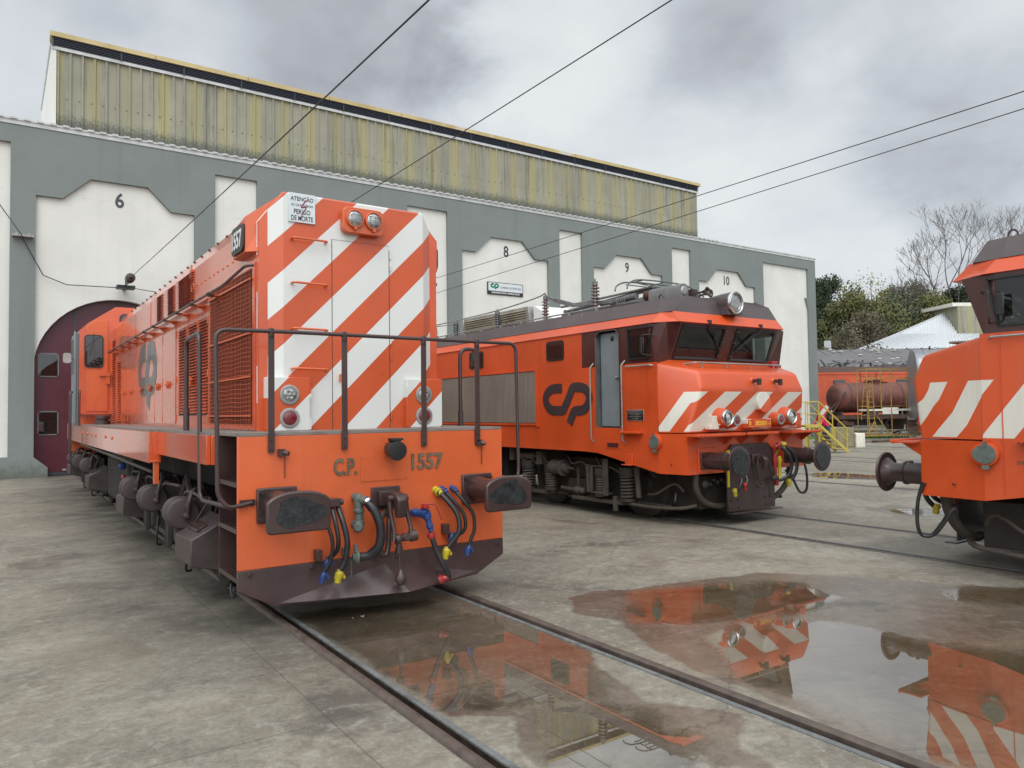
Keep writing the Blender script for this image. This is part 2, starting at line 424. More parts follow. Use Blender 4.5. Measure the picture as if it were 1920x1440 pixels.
    def _build(s, name, mats, parent=None, smooth=True, bevel=0, label=None, ang=38):
        if YM[0]:
            for p in s.v: p.y = YM[0](p.y)
        me = bpy.data.meshes.new(name)
        org = ORG[0] if parent is not None or ORGTOP[0] else Vector((0, 0, 0))
        me.from_pydata([tuple(p - org) for p in s.v], [], s.f)
        if not isinstance(mats, (list, tuple)): mats = [mats]
        for m in mats: me.materials.append(M[m] if isinstance(m, str) else m)
        me.polygons.foreach_set('material_index', s.mi)
        if parent is not None and 4 < len(s.f) < 20000 and name not in ('crown', 'branches'):
            bm_ = bmesh.new(); bm_.from_mesh(me); bmesh.ops.recalc_face_normals(bm_, faces=bm_.faces); bm_.to_mesh(me); bm_.free()
        me.update()
        if smooth:
            me.polygons.foreach_set('use_smooth', [True] * len(me.polygons)); me.set_sharp_from_angle(angle=R(ang))
        o = bpy.data.objects.new(name, me); col.objects.link(o)
        if parent is not None: o.parent = parent
        else: o.location = org
        if bevel:
            bm = o.modifiers.new('bevel', 'BEVEL'); bm.width = bevel; bm.segments = 2; bm.limit_method = 'ANGLE'; bm.angle_limit = R(40)
            bm.harden_normals = False
        if label: o['label'] = label
        return o
ORG = [Vector((0, 0, 0))]; ORGTOP = [False]; YM = [None]
def empty(name, loc, label, cat, group=None, rz=0):
    o = bpy.data.objects.new(name, None); col.objects.link(o); o.location = loc; o.rotation_euler = (0, 0, rz)
    o.empty_display_size = 0.2
    o['label'] = label; o['category'] = cat
    if group: o['group'] = group
    return o
def tag(o, label, cat, group=None):
    o['label'] = label; o['category'] = cat
    if group: o['group'] = group
    return o
def struct(o, kind='structure', label=None, cat=None):
    o['kind'] = kind
    if label: o['label'] = label
    if cat: o['category'] = cat
    return o
def single(name, base, mb, mats, label, cat, group=None, **k):
    """a thing that is one mesh, with its origin at its base"""
    ORG[0] = Vector(base); ORGTOP[0] = True
    o = mb.build(name, mats, None, **k)
    ORG[0] = Vector((0, 0, 0)); ORGTOP[0] = False
    return tag(o, label, cat, group)

LOGO = [(0.395, 0.984), (0.25, 0.99), (0.185, 0.984), (0.12, 0.955), (0.06, 0.887), (0.015, 0.79), (0.0, 0.69), (0.012, 0.58), (0.05, 0.49), (0.11, 0.40), (0.19, 0.366), (0.30, 0.363), (0.395, 0.363),
        (0.43, 0.39), (0.525, 0.64), (0.63, 0.965), (0.665, 0.995), (0.75, 0.997), (0.84, 0.985), (0.91, 0.94), (0.965, 0.86), (0.995, 0.76), (1.0, 0.67), (0.985, 0.57), (0.945, 0.48), (0.89, 0.39), (0.82, 0.359), (0.73, 0.355), (0.68, 0.345), (0.65, 0.31), (0.556, 0.0)]
def logo(mb, org, U, V, w, h, stroke, th=0.004):
    U, V = Vector(U).normalized(), Vector(V).normalized()
    mb.ribbon([(a * w, b * h) for a, b in LOGO], stroke, org, U, V, U.cross(V), th)

# ---------------------------------------------------------------- end of the head
# ================================================================ GROUND
PUD = {
'A':[(2.2,6.55),(3.35,6.33),(3.79,6.09),(3.61,4.98),(3.58,4.31),(3.44,3.98),(3.28,3.54),(3.23,3.28),(3.36,3.06),(3.51,2.84),(3.31,2.7),(3.18,2.52),(3.11,2.36),(2.21,3.02),(2.26,3.27),(2.47,3.58),(2.17,3.85),(2.18,4.88),(2.15,6.39)],
'B':[(4.47,5.52),(4.77,5.61),(5.09,5.43),(5.72,5.32),(6.69,5.16),(7.06,4.65),(7.5,3.99),(7.87,3.42),(8.18,3.04),(8.3,1.6),(6.2,0.6),(3.94,1.3),(3.78,1.67),(3.78,2.42),(3.84,3.25),(3.96,3.95),(4.26,4.67),(4.15,5.06)],
'C':[(12.17,7.17),(13.04,7.09),(13.02,6.19),(12.33,5.94),(11.79,6.25)]}
POOL = {
'm1':[(2.15,6.39),(3.28,6.19),(3.56,4.92),(3.42,4.21),(3.1,3.56),(2.84,3.65),(2.21,3.92),(2.21,4.98)],
'm2':[(2.7,3.5),(2.91,3.44),(3.11,3.16),(3.09,2.78),(2.79,2.59),(2.31,2.94),(2.43,3.22)],
'm3':[(5.06,5.32),(6.39,4.8),(6.57,4.57),(6.31,4.1),(5.68,3.9),(4.74,4.3),(4.36,4.6)],
'm4':[(5.15,4.09),(5.5,3.73),(5.68,2.88),(6.3,1.6),(5.0,1.1),(3.94,1.5),(3.87,1.98),(4.0,2.59),(4.03,3.22),(4.52,3.84)],
'm5':[(7.33,3.51),(7.83,3.45),(8.18,3.04),(7.43,2.77),(7.15,3.33)],
'm6':[(12.47,6.83),(12.83,6.61),(12.73,6.18),(12.27,6.16),(12.13,6.51)],
'm7':[(17.66,11.88),(18.35,11.68),(18.2,10.28),(17.23,9.8),(16.98,10.81),(17.04,11.37)]}
def sdf(px, py, poly):
    """signed distance, positive inside"""
    d = np.full(px.shape, 1e9); inside = np.zeros(px.shape, bool); n = len(poly)
    for i in range(n):
        x0, y0 = poly[i]; x1, y1 = poly[(i + 1) % n]
        ex, ey = x1 - x0, y1 - y0
        t = np.clip(((px - x0) * ex + (py - y0) * ey) / (ex * ex + ey * ey + 1e-12), 0, 1)
        d = np.minimum(d, np.hypot(px - x0 - t * ex, py - y0 - t * ey))
        c = ((y0 > py) != (y1 > py)) & (px < (x1 - x0) * (py - y0) / (y1 - y0 + 1e-12) + x0)
        inside ^= c
    return np.where(inside, d, -d)
T1C, T2C, T3C = 2.855, 9.64, 23.35
GA = 0.834                       # half gauge
GROOVES = []                      # (x0, x1, y0, y1): flangeways left open in the concrete
for c in (T1C, T2C, 16.6, T3C, 30.4):
    GROOVES += [(c - GA - 0.074, c - GA + 0.108), (c + GA - 0.108, c + GA + 0.074)]
def axis(breaks, near0, near1, step, far0, far1):
    v = list(np.arange(near0, near1 + 1e-6, step)); x = near1; s = step
    while x < far1: s *= 1.22; x += s; v.append(min(x, far1))
    x = near0; s = step
    while x > far0: s *= 1.22; x -= s; v.append(max(x, far0))
    v = [a for a in v if all(abs(a - b) > step * 0.45 for b in breaks)] + list(breaks)
    return np.array(sorted(set(round(a, 4) for a in v)))
gx = axis([e for g in GROOVES for e in g], -2.0, 14.0, 0.07, -220, 420)
gy = axis([], -1.0, 13.5, 0.07, -220, 420)
X, Y = np.meshgrid(gx, gy, indexing='ij')
wet = np.full(X.shape, -9.0); pool = np.full(X.shape, -9.0)
for p in PUD.values(): wet = np.maximum(wet, sdf(X, Y, p))
for p in POOL.values(): pool = np.maximum(pool, sdf(X, Y, p))
pool_cap = np.where(sdf(X, Y, POOL['m1']) > -0.4, 0.50, 1.0)
wet = np.maximum(wet, pool)
wet = np.clip(0.5 + wet / 0.5, 0, 1); pool = np.minimum(np.clip(0.5 + pool / 0.6, 0, 1), pool_cap)
nx, ny = len(gx), len(gy)
idx = np.arange(nx * ny).reshape(nx, ny)
keep = np.ones((nx - 1, ny - 1), bool)
for (a, b) in GROOVES:
    i0 = int(np.argmin(abs(gx - a))); i1 = int(np.argmin(abs(gx - b)))
    jj = (gy[:-1] > -30) & (gy[1:] < 30)
    keep[i0:i1, :] &= ~jj[None, :]
I, J = np.nonzero(keep)
faces = np.stack([idx[I, J], idx[I + 1, J], idx[I + 1, J + 1], idx[I, J + 1]], 1)
me = bpy.data.meshes.new('ground')
me.from_pydata(np.stack([X.ravel(), Y.ravel(), np.zeros(X.size)], 1).tolist(), [], faces.tolist())
for nm, arr in (('wet', wet), ('pool', pool)):
    at = me.attributes.new(nm, 'FLOAT', 'POINT'); at.data.foreach_set('value', arr.ravel().astype(np.float32))
def ground_mat():
    m, nt, b = principled('worn_yard_concrete')
    L = nt.links
    n_big = add_noise(nt, 0.28, 6, 0.62); n_mid = add_noise(nt, 1.3, 8, 0.66, dist=0.4)
    n_str = add_noise(nt, 0.9, 7, 0.7, (0.8, 1.3, 1), dist=0.7); n_fine = add_noise(nt, 24, 4, 0.7)
    n_sp = add_noise(nt, 60, 2, 0.6); n_oil = add_noise(nt, 0.75, 7, 0.6, dist=0.6)
    c = mixcol(nt, maprange(nt, n_big.outputs[0], 0.35, 0.65, 0, 1), (0.150, 0.134, 0.108), (0.275, 0.250, 0.205))
    c = mixcol(nt, maprange(nt, n_mid.outputs[0], 0.45, 0.66, 0, 0.62), c, (0.115, 0.098, 0.076))
    c = mixcol(nt, maprange(nt, n_str.outputs[0], 0.50, 0.72, 0, 0.42), c, (0.36, 0.325, 0.265))
    c = mixcol(nt, maprange(nt, n_fine.outputs[0], 0.52, 0.70, 0, 0.32), c, (0.40, 0.37, 0.31))
    c = mixcol(nt, maprange(nt, n_fine.outputs[0], 0.46, 0.33, 0, 0.38), c, (0.09, 0.078, 0.062))
    c = mixcol(nt, maprange(nt, n_sp.outputs[0], 0.63, 0.68, 0, 0.28), c, (0.58, 0.55, 0.49))
    c = mixcol(nt, maprange(nt, n_oil.outputs[0], 0.565, 0.68, 0, 0.75, True), c, (0.060, 0.055, 0.052))
    n_pit = add_noise(nt, 7.5, 8, 0.72, dist=0.5); n_hue = add_noise(nt, 0.45, 5, 0.6)
    c = mixcol(nt, maprange(nt, n_pit.outputs[0], 0.53, 0.62, 0, 0.42), c, (0.105, 0.090, 0.070))
    c = mixcol(nt, maprange(nt, n_pit.outputs[0], 0.46, 0.38, 0, 0.40), c, (0.37, 0.345, 0.30))
    c = mixcol(nt, maprange(nt, n_hue.outputs[0], 0.45, 0.65, 0, 0.35), c, (0.215, 0.165, 0.115))
    c = mixcol(nt, 1.0, c, (0.985, 0.985, 0.955), 'MULTIPLY')
    # dark traces painted into the concrete as shade under and beside the locomotives
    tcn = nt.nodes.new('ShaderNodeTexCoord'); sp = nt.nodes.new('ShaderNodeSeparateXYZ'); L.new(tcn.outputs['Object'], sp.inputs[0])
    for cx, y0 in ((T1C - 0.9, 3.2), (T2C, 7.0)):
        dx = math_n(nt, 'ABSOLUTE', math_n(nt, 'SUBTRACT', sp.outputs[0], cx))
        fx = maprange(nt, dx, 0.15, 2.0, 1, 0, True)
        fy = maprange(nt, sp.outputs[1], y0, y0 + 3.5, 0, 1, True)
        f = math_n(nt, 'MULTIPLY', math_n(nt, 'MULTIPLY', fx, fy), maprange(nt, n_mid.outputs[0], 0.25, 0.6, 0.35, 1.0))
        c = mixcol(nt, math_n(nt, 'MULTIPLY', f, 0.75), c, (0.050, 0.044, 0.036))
    # slab joints and hairline cracks
    for k, (src, per, off) in enumerate(((0, 4.9, 1.62), (1, 5.3, 4.2))):
        wob = math_n(nt, 'MULTIPLY_ADD', n_big.outputs[0], 0.06, sp.outputs[src])
        fr = math_n(nt, 'FRACT', math_n(nt, 'DIVIDE', math_n(nt, 'ADD', wob, 100 * per - off), per))
        dd = math_n(nt, 'ABSOLUTE', math_n(nt, 'SUBTRACT', fr, 0.5))
        f = maprange(nt, dd, 0.4986, 0.4996, 0, 0.55)
        c = mixcol(nt, f, c, (0.05, 0.045, 0.04))
    vor = nt.nodes.new('ShaderNodeTexVoronoi'); vor.feature = 'DISTANCE_TO_EDGE'; vor.inputs['Scale'].default_value = 0.22
    mpv = nt.nodes.new('ShaderNodeVectorMath'); mpv.operation = 'MULTIPLY_ADD'
    L.new(n_mid.outputs['Color'], mpv.inputs[0]); mpv.inputs[1].default_value = (0.5, 0.5, 0.5); L.new(tcn.outputs['Object'], mpv.inputs[2])
    L.new(mpv.outputs[0], vor.inputs['Vector'])
    c = mixcol(nt, maprange(nt, vor.outputs['Distance'], 0.0, 0.0022, 0.55, 0), c, (0.06, 0.055, 0.05))
    # damp and standing water
    aw = nt.nodes.new('ShaderNodeAttribute'); aw.attribute_name = 'wet'; ap = nt.nodes.new('ShaderNodeAttribute'); ap.attribute_name = 'pool'
    n_e = add_noise(nt, 2.2, 5, 0.55); n_p = add_noise(nt, 1.6, 6, 0.6)
    wv = math_n(nt, 'MULTIPLY_ADD', math_n(nt, 'SUBTRACT', n_e.outputs[0], 0.5), 0.55, aw.outputs['Fac'])
    wm = maprange(nt, wv, 0.44, 0.54, 0, 1, True)
    pv = math_n(nt, 'MULTIPLY_ADD', math_n(nt, 'SUBTRACT', n_p.outputs[0], 0.5), 0.5, ap.outputs['Fac'])
    pm = maprange(nt, pv, 0.34, 0.72, 0, 1, True)
    wc = mixcol(nt, 1.0, c, (0.66, 0.60, 0.56), 'MULTIPLY')
    pc = mixcol(nt, 1.0, c, (0.46, 0.39, 0.30), 'MULTIPLY')
    c = mixcol(nt, wm, c, wc); c = mixcol(nt, pm, c, pc)
    L.new(c, b.inputs['Base Color'])
    rdry = maprange(nt, n_mid.outputs[0], 0.3, 0.7, 0.72, 0.55)
    def mixf(f, a, bb):
        m_ = nt.nodes.new('ShaderNodeMix'); m_.data_type = 'FLOAT'
        L.new(f, m_.inputs[0])
        for i, v in ((2, a), (3, bb)):
            if isinstance(v, float): m_.inputs[i].default_value = v
            else: L.new(v, m_.inputs[i])
        return m_.outputs[0]
    prm = maprange(nt, pv, 0.26, 0.46, 0, 1, True)
    r = mixf(wm, rdry, 0.30); r = mixf(prm, r, 0.012)
    L.new(r, b.inputs['Roughness'])
    ior = mixf(wm, 1.45, 1.6); ior = mixf(pm, ior, 3.3); L.new(ior, b.inputs['IOR'])
    hb = math_n(nt, 'MULTIPLY_ADD', n_fine.outputs[0], 0.5, n_mid.outputs[0])
    bp = nt.nodes.new('ShaderNodeBump'); bp.inputs['Distance'].default_value = 0.012
    L.new(mixf(prm, mixf(wm, 0.30, 0.12), 0.0), bp.inputs['Strength']); L.new(hb, bp.inputs['Height']); L.new(bp.outputs[0], b.inputs['Normal'])
    return m
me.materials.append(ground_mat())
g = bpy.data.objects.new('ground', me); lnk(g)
struct(g)

# ---------------------------------------------------------------- tracks set into the concrete
def track(cx, y0, y1, label, cat='railway track', hh=0.25):
    t = empty('railway_track', (cx, (y0 + y1) / 2, 0), label, cat, 'tracks set into the concrete yard')
    ORG[0] = t.location.copy()
    for s in (-1, 1):
        g_ = cx + s * GA
        b = MB()
        # running rail: head, worn gauge corner
        prof = [(g_, -0.06)] + [(g_ + s * a, z * (hh if s < 0 else min(hh, 0.45))) for a, z in ((0, 0.012), (0.008, 0.024), (0.022, 0.032), (0.046, 0.033), (0.062, 0.026), (0.072, 0.012))] + [(g_ + s * 0.073, -0.06)]
        b.prism(prof, 'y', y0, y1); b.build('rail', 'railhead', t)
        b = MB(); b.box(g_ - s * 0.066, g_ - s * 0.107, y0, y1, -0.006, 0.006)
        b.build('guard_plate', 'guard', t)
        b = MB(); b.box(g_, g_ - s * 0.070, y0, y1, -0.09, -0.06); b.box(g_ - s * 0.070, g_ - s * 0.106, y0, y1, -0.09, -0.0065); b.build('flangeway', 'groove', t)
    ORG[0] = Vector((0, 0, 0))
    return t
track(T1C, -29.9, 26.3, 'railway track running under the striped diesel locomotive with rectangular buffers', hh=1.0)
track(T2C, -29.9, 26.3, 'railway track on which the two facing electric locomotives stand')
track(16.6, -29.9, 26.3, 'railway track just beyond the two electric locomotives, towards bay 8')
track(T3C, -29.9, 26.3, 'railway track crossing the yard just before the yellow stairs')
track(30.4, -29.9, 26.3, 'railway track behind the yellow stairs, farthest of the yard')

# ================================================================ WORKSHOP
def wall_mat(name, c, dirt_c, amt, base=False):
    m, nt, b = principled(name)
    n = add_noise(nt, 0.5, 6, 0.6); n2_ = add_noise(nt, 5, 5, 0.7); st = add_noise(nt, 3.0, 5, 0.6, (1, 1, 0.05))
    o = mixcol(nt, maprange(nt, n.outputs[0], 0.3, 0.7, 0, 1), tuple(v * 0.90 for v in c), tuple(min(1, v * 1.06) for v in c))
    o = mixcol(nt, maprange(nt, st.outputs[0], 0.52, 0.78, 0, amt, True), o, dirt_c)
    o = mixcol(nt, maprange(nt, n2_.outputs[0], 0.55, 0.8, 0, amt * 0.5), o, dirt_c)
    if base:
        t0 = nt.nodes.new('ShaderNodeTexCoord'); s0 = nt.nodes.new('ShaderNodeSeparateXYZ'); nt.links.new(t0.outputs['Object'], s0.inputs[0])
        for k_, per in ((0, 1.37), (2, 3.1)):      # day joints and hairline cracks in the render
            fr = math_n(nt, 'FRACT', math_n(nt, 'DIVIDE', math_n(nt, 'MULTIPLY_ADD', n.outputs[0], 0.12, math_n(nt, 'ADD', s0.outputs[k_], 100.0)), per))
            dd = math_n(nt, 'ABSOLUTE', math_n(nt, 'SUBTRACT', fr, 0.5))
            o = mixcol(nt, math_n(nt, 'MULTIPLY', maprange(nt, dd, 0.492, 0.497, 0, 0.28), maprange(nt, n2_.outputs[0], 0.45, 0.6, 0, 1)), o, tuple(v * 0.6 for v in c))
        t = nt.nodes.new('ShaderNodeTexCoord'); s = nt.nodes.new('ShaderNodeSeparateXYZ'); nt.links.new(t.outputs['Object'], s.inputs[0])
        h = math_n(nt, 'MULTIPLY_ADD', math_n(nt, 'SUBTRACT', n2_.outputs[0], 0.5), 0.8, s.outputs[2])
        o = mixcol(nt, maprange(nt, h, 0.0, 0.55, 0.75, 0, True), o, (0.085, 0.095, 0.07))
    nt.links.new(o, b.inputs['Base Color']); b.inputs['Roughness'].default_value = 0.8
    bumpit(nt, b, n2_.outputs[0], 0.25, 0.02)
    return m
M['wall_grey'] = wall_mat('grey_render', (0.185, 0.207, 0.194), (0.12, 0.135, 0.125), 0.35, True)
M['wall_white'] = wall_mat('white_render', (0.66, 0.65, 0.605), (0.46, 0.44, 0.39), 0.18, True)
M['maroon'] = MAT('maroon_door_paint', (0.072, 0.010, 0.019), 0.35, var=0.12, scale=1.0, streak=0.2, streakc=(0.09, 0.035, 0.04))
M['lead'] = MAT('dark_louvre_strip', (0.035, 0.04, 0.06), 0.5, var=0.2)
def corr_mat():
    m, nt, b = principled('mossy_fibre_cement')
    t = nt.nodes.new('ShaderNodeTexCoord'); s = nt.nodes.new('ShaderNodeSeparateXYZ'); nt.links.new(t.outputs['Object'], s.inputs[0])
    n = add_noise(nt, 1.2, 5, 0.6); ns = add_noise(nt, 2.6, 5, 0.7, (1, 1, 0.06)); nf = add_noise(nt, 14, 5, 0.7)
    sheet = add_noise(nt, 0.95, 1, 0.2, (1, 0, 0.0))
    o = mixcol(nt, maprange(nt, n.outputs[0], 0.3, 0.7, 0, 1), (0.255, 0.245, 0.180), (0.33, 0.315, 0.240))
    # alternate sheets yellowed by lichen: broad vertical bands
    fr = math_n(nt, 'FRACT', math_n(nt, 'DIVIDE', s.outputs[0], 1.02))
    yb = math_n(nt, 'MULTIPLY', maprange(nt, fr, 0.60, 0.66, 0, 1), maprange(nt, sheet.outputs[0], 0.30, 0.55, 0.4, 1))
    o = mixcol(nt, math_n(nt, 'MULTIPLY', yb, 0.85), o, (0.34, 0.305, 0.145))
    o = mixcol(nt, maprange(nt, ns.outputs[0], 0.50, 0.68, 0, 0.75, True), o, (0.13, 0.13, 0.10))
    fx = math_n(nt, 'ABSOLUTE', math_n(nt, 'SUBTRACT', math_n(nt, 'FRACT', math_n(nt, 'DIVIDE', s.outputs[0], 0.335)), 0.5)); fz = math_n(nt, 'ABSOLUTE', math_n(nt, 'SUBTRACT', s.outputs[2], 1.28))
    o = mixcol(nt, math_n(nt, 'MULTIPLY', maprange(nt, fx, 0.06, 0.09, 1, 0), maprange(nt, fz, 0.02, 0.035, 0.8, 0)), o, (0.05, 0.045, 0.04))
    n5 = add_noise(nt, 0.8, 2, 0.3, (1, 0.1, 0.0)); o = mixcol(nt, maprange(nt, n5.outputs[0], 0.45, 0.62, 0, 0.35), o, (0.20, 0.195, 0.155))
    # mould creeping up from the lower edge
    hz = math_n(nt, 'MULTIPLY_ADD', math_n(nt, 'SUBTRACT', nf.outputs[0], 0.5), 1.1, s.outputs[2])
    o = mixcol(nt, maprange(nt, hz, 0.50, 0.85, 0.85, 0, True), o, (0.085, 0.09, 0.075))
    # sheet fixings
    nt.links.new(o, b.inputs['Base Color']); b.inputs['Roughness'].default_value = 0.75
    return m
M['corr'] = corr_mat()
def cap_mat():
    m, nt, b = principled('yellow_roof_cap')
    n = add_noise(nt, 1.1, 6, 0.7, (0.5, 1, 1), dist=0.8); n2_ = add_noise(nt, 0.8, 5, 0.6)
    o = mixcol(nt, maprange(nt, n2_.outputs[0], 0.35, 0.65, 0, 1), (0.36, 0.27, 0.11), (0.46, 0.36, 0.17))
    o = mixcol(nt, maprange(nt, n.outputs[0], 0.56, 0.64, 0, 0.8), o, (0.50, 0.49, 0.44))
    nt.links.new(o, b.inputs['Base Color']); b.inputs['Roughness'].default_value = 0.6
    return m
M['cap'] = cap_mat()
M['roofsheet'] = MAT('pale_roof_sheet', (0.50, 0.51, 0.50), 0.5, var=0.15, dirt=0.35, dirtc=(0.22, 0.21, 0.19))

FY = 26.0
W = empty('workshop_building', (20, FY, 0), 'long grey and white railway workshop with numbered bays and a corrugated clerestory', 'building')
ORG[0] = W.location.copy()
XL, XR, ZT = -8.0, 39.7, 10.46
bays = [(-4.1, 5), (3.1, 6), (10.4, 7), (17.7, 8), (24.75, 9), (31.87, 10)]
# white infill wall with the arched doorways cut out, set 0.1 m behind the grey frame
AR, AS = 2.23, 3.15      # arch radius, springing height
def arch(cx, r, z1, n=24): return [(cx - r, 0)] + [(cx - r * math.cos(math.pi * k / n), AS + r * math.sin(math.pi * k / n)) for k in range(n + 1)] + [(cx + r, 0)]
b = MB(); yb_ = FY + 0.10
prev = XL + 0.06
for cx, no in bays:
    a = cx - AR; c_ = cx + AR
    b.quad((prev, yb_, 0), (a, yb_, 0), (a, yb_, ZT - 0.3), (prev, yb_, ZT - 0.3))
    n = 24
    pts = [(cx - AR * math.cos(math.pi * k / n), AS + AR * math.sin(math.pi * k / n)) for k in range(n + 1)]
    for k in range(n):
        (x0, z0), (x1, z1) = pts[k], pts[k + 1]
        b.quad((x0, yb_, z0), (x1, yb_, z1), (x1, yb_, ZT - 0.3), (x0, yb_, ZT - 0.3))
        b.quad((x0, yb_, z0), (x0, yb_ + 0.45, z0), (x1, yb_ + 0.45, z1), (x1, yb_, z1))
    b.quad((a, yb_, 0), (a, yb_ + 0.45, 0), (a, yb_ + 0.45, AS), (a, yb_, AS))
    b.quad((c_, yb_ + 0.45, 0), (c_, yb_, 0), (c_, yb_, AS), (c_, yb_ + 0.45, AS))
    prev = c_
b.quad((prev, yb_, 0), (XR - 0.06, yb_, 0), (XR - 0.06, yb_, ZT - 0.3), (prev, yb_, ZT - 0.3))
b.build('infill_wall', 'wall_white', W, smooth=False)
# grey frame: polygons between the white openings, built as columns of boxes and stepped panels
b = MB(); y0, y1 = FY - 0.02, FY + 0.097
niches = [(-1.2, 0.27), (5.95, 7.33), (13.07, 14.85), (20.55, 21.87), (27.67, 29.03)]
NT = 9.80
panels = [(-6.3, -1.85), (0.9, 5.31), (8.15, 12.55), (15.52, 19.92), (22.54, 26.98), (29.62, 34.12)]
b.box(XL, XR, y0, y1, NT, ZT)                                    # top band
xs = [XL]
def tri_poly(poly): b.prism(poly, 'y', y0, y1)
opens = sorted([(a, c, 'n') for a, c in niches] + [(a, c, 'p') for a, c in panels] + [(34.85, 38.98, 'e')])
cur = XL
for a, c, t in opens:
    b.box(cur, a, y0, y1, 0, NT)                                  # pier
    if t == 'p':
        m_ = (a + c) / 2
        s1, s2 = a + 0.68, c - 0.72; t1, t2 = a + 1.42, c - 1.40
        tri_poly([(a, NT), (a, 8.33), (s1, 8.33), (t1, 9.03), (t2, 9.03), (s2, 8.33), (c, 8.33), (c, NT)])
    elif t == 'n': b.box(a, c, y0, y1, 0, 0.62)
    else:
        b.prism([(38.72, 8.1), (38.98, 8.1), (38.98, 7.45)], 'y', y0, y1)
    cur = c
b.box(cur, XR, y0, y1, 0, NT)
b.build('frame_wall', 'wall_grey', W, smooth=False)
# flared pier feet beside the doors
b = MB()
for cx, no in bays:
    for s in (-1, 1):
        e_ = cx + s * AR
        b.prism([(e_ + s * 0.0, 0), (e_ - s * 0.38, 0), (e_ - s * 0.38, 0.28), (e_ + s * 0.0, 0.62)], 'y', FY - 0.12, FY + 0.4)
    b.box(cx - AR - 1.05, cx - AR, FY - 0.12, FY - 0.021, 0, 0.62)
    b.box(cx + AR, cx + AR + 1.05, FY - 0.12, FY - 0.021, 0, 0.62)
b.build('pier_foot', 'wall_grey', W, smooth=False)
# side and back walls, low roof, coping
b = MB(); b.box(XL, XL + 0.3, FY + 0.55, 60, 0, ZT - 0.05); b.box(XR - 0.3, XR, FY + 0.098, 60, 0, ZT - 0.01); b.box(XL + 0.3, XR - 0.3, 59.7, 60, 0, ZT - 0.05)
b.build('side_wall', 'wall_grey', W, smooth=False)
b = MB(); b.quad((XL, FY + 0.2, ZT + 0.02), (XR, FY + 0.2, ZT + 0.02), (XR, 34, ZT + 0.5), (XL, 34, ZT + 0.5)); b.quad((XL, 34, ZT + 0.5), (XR, 34, ZT + 0.5), (XR, 60, ZT), (XL, 60, ZT))
x = XL
while x < 31: b.box(x, x + 0.16, FY - 0.10, FY + 2.5, ZT + 0.02, ZT + 0.075); x += 0.33       # corrugation ends along the eaves
b.build('roof', 'roofsheet', W, smooth=False)
b = MB(); b.box(XL, XR + 0.03, FY - 0.07, FY + 0.2, ZT, ZT + 0.05); b.box(XL, XR + 0.03, FY - 0.045, FY - 0.02, ZT - 0.12, ZT); b.build('eaves_trim', 'roofsheet', W, smooth=False)
# clerestory
CY, CL, CR_, CB, CT = 27.0, 1.32, 30.75, ZT - 0.1, 13.26
b = MB(); x = CL + 0.12; k = 0
P = [(0, 0), (0.045, 0.0), (0.07, 0.055), (0.10, 0.055), (0.125, 0.0), (0.25, 0.0)]
pts = []
while x < CR_ - 0.02:
    for dx, dy in ((0, 0), (0.028, 0.05), (0.075, 0.05), (0.10, 0)): pts.append((x + dx, CY - dy))
    x += 0.335
pts.append((CR_, CY))
for i in range(len(pts) - 1):
    (xa, ya), (xb, yb2) = pts[i], pts[i + 1]
    b.quad((xa, ya, CB), (xb, yb2, CB), (xb, yb2, CT), (xa, ya, CT))
ORG[0] = Vector((20, FY, ZT)); 
o_ = b.build('clerestory_cladding', 'corr', W, smooth=False); o_.location = (0, 0, ZT)
ORG[0] = W.location.copy()
b = MB(); b.box(CL + 0.02, CR_, CY + 0.02, 33.5, CB, CT + 0.3)
b.box(CL - 0.02, CL + 0.12, CY - 0.06, CY + 0.02, CB, CT); b.box(CL - 0.02, CL + 0.02, CY + 0.02, 33.5, CB, CT)
b.build('clerestory_end', 'wall_white', W, smooth=False)
b = MB(); b.box(CL - 0.02, CR_ + 0.04, CY - 0.09, CY - 0.06, CT - 0.03, CT + 0.07); b.build('clerestory_flashing', 'roofsheet', W, smooth=False)
b = MB()
for k in range(6): b.bar((CL, CY - 0.07 - 0.012 * k, CT + 0.09 + k * 0.046), (CR_, CY - 0.07 - 0.012 * k, CT + 0.09 + k * 0.046), 0.07, 0.016)
b.box(CL, CR_, CY - 0.03, CY + 0.02, CT + 0.05, CT + 0.34); x = CL
while x < CR_: b.box(x, x + 0.04, CY - 0.15, CY - 0.02, CT + 0.06, CT + 0.34); x += 1.9
b.build('clerestory_louvre', 'lead', W, smooth=False)
b = MB(); x = CL - 0.05
while x < CR_ + 0.1:
    x1 = min(x + 3.0, CR_ + 0.12)
    b.prism([(CY - 0.20, CT + 0.34), (CY - 0.17, CT + 0.50), (CY + 0.35, CT + 0.56), (CY + 0.35, CT + 0.34)], 'x', x, x1 - 0.02); x += 3.0
b.build('clerestory_cap', 'cap', W, smooth=False)
b = MB(); b.prism([(CY + 0.36, CT + 0.30), (CY + 0.36, CT + 0.54), (30.2, CT + 0.50), (33.6, CT + 0.30)], 'x', CL - 0.03, CR_ + 0.06); b.build('clerestory_roof', 'roofsheet', W, smooth=False)
# bay numbers
for cx, no in bays[1:]:
    w_ = 0.44 if no > 9 else 0.25
    xc = {6: 3.12, 8: 17.75, 9: 24.72, 10: 31.9}.get(no, cx)
    b = MB(); b.text(str(no), (xc - w_ / 2, FY + 0.097, 8.28), (1, 0, 0), (0, 0, 1), w_, 0.48, 0.006, bold=0.02)
    b.build('bay_number', 'text_dark', W, smooth=False)
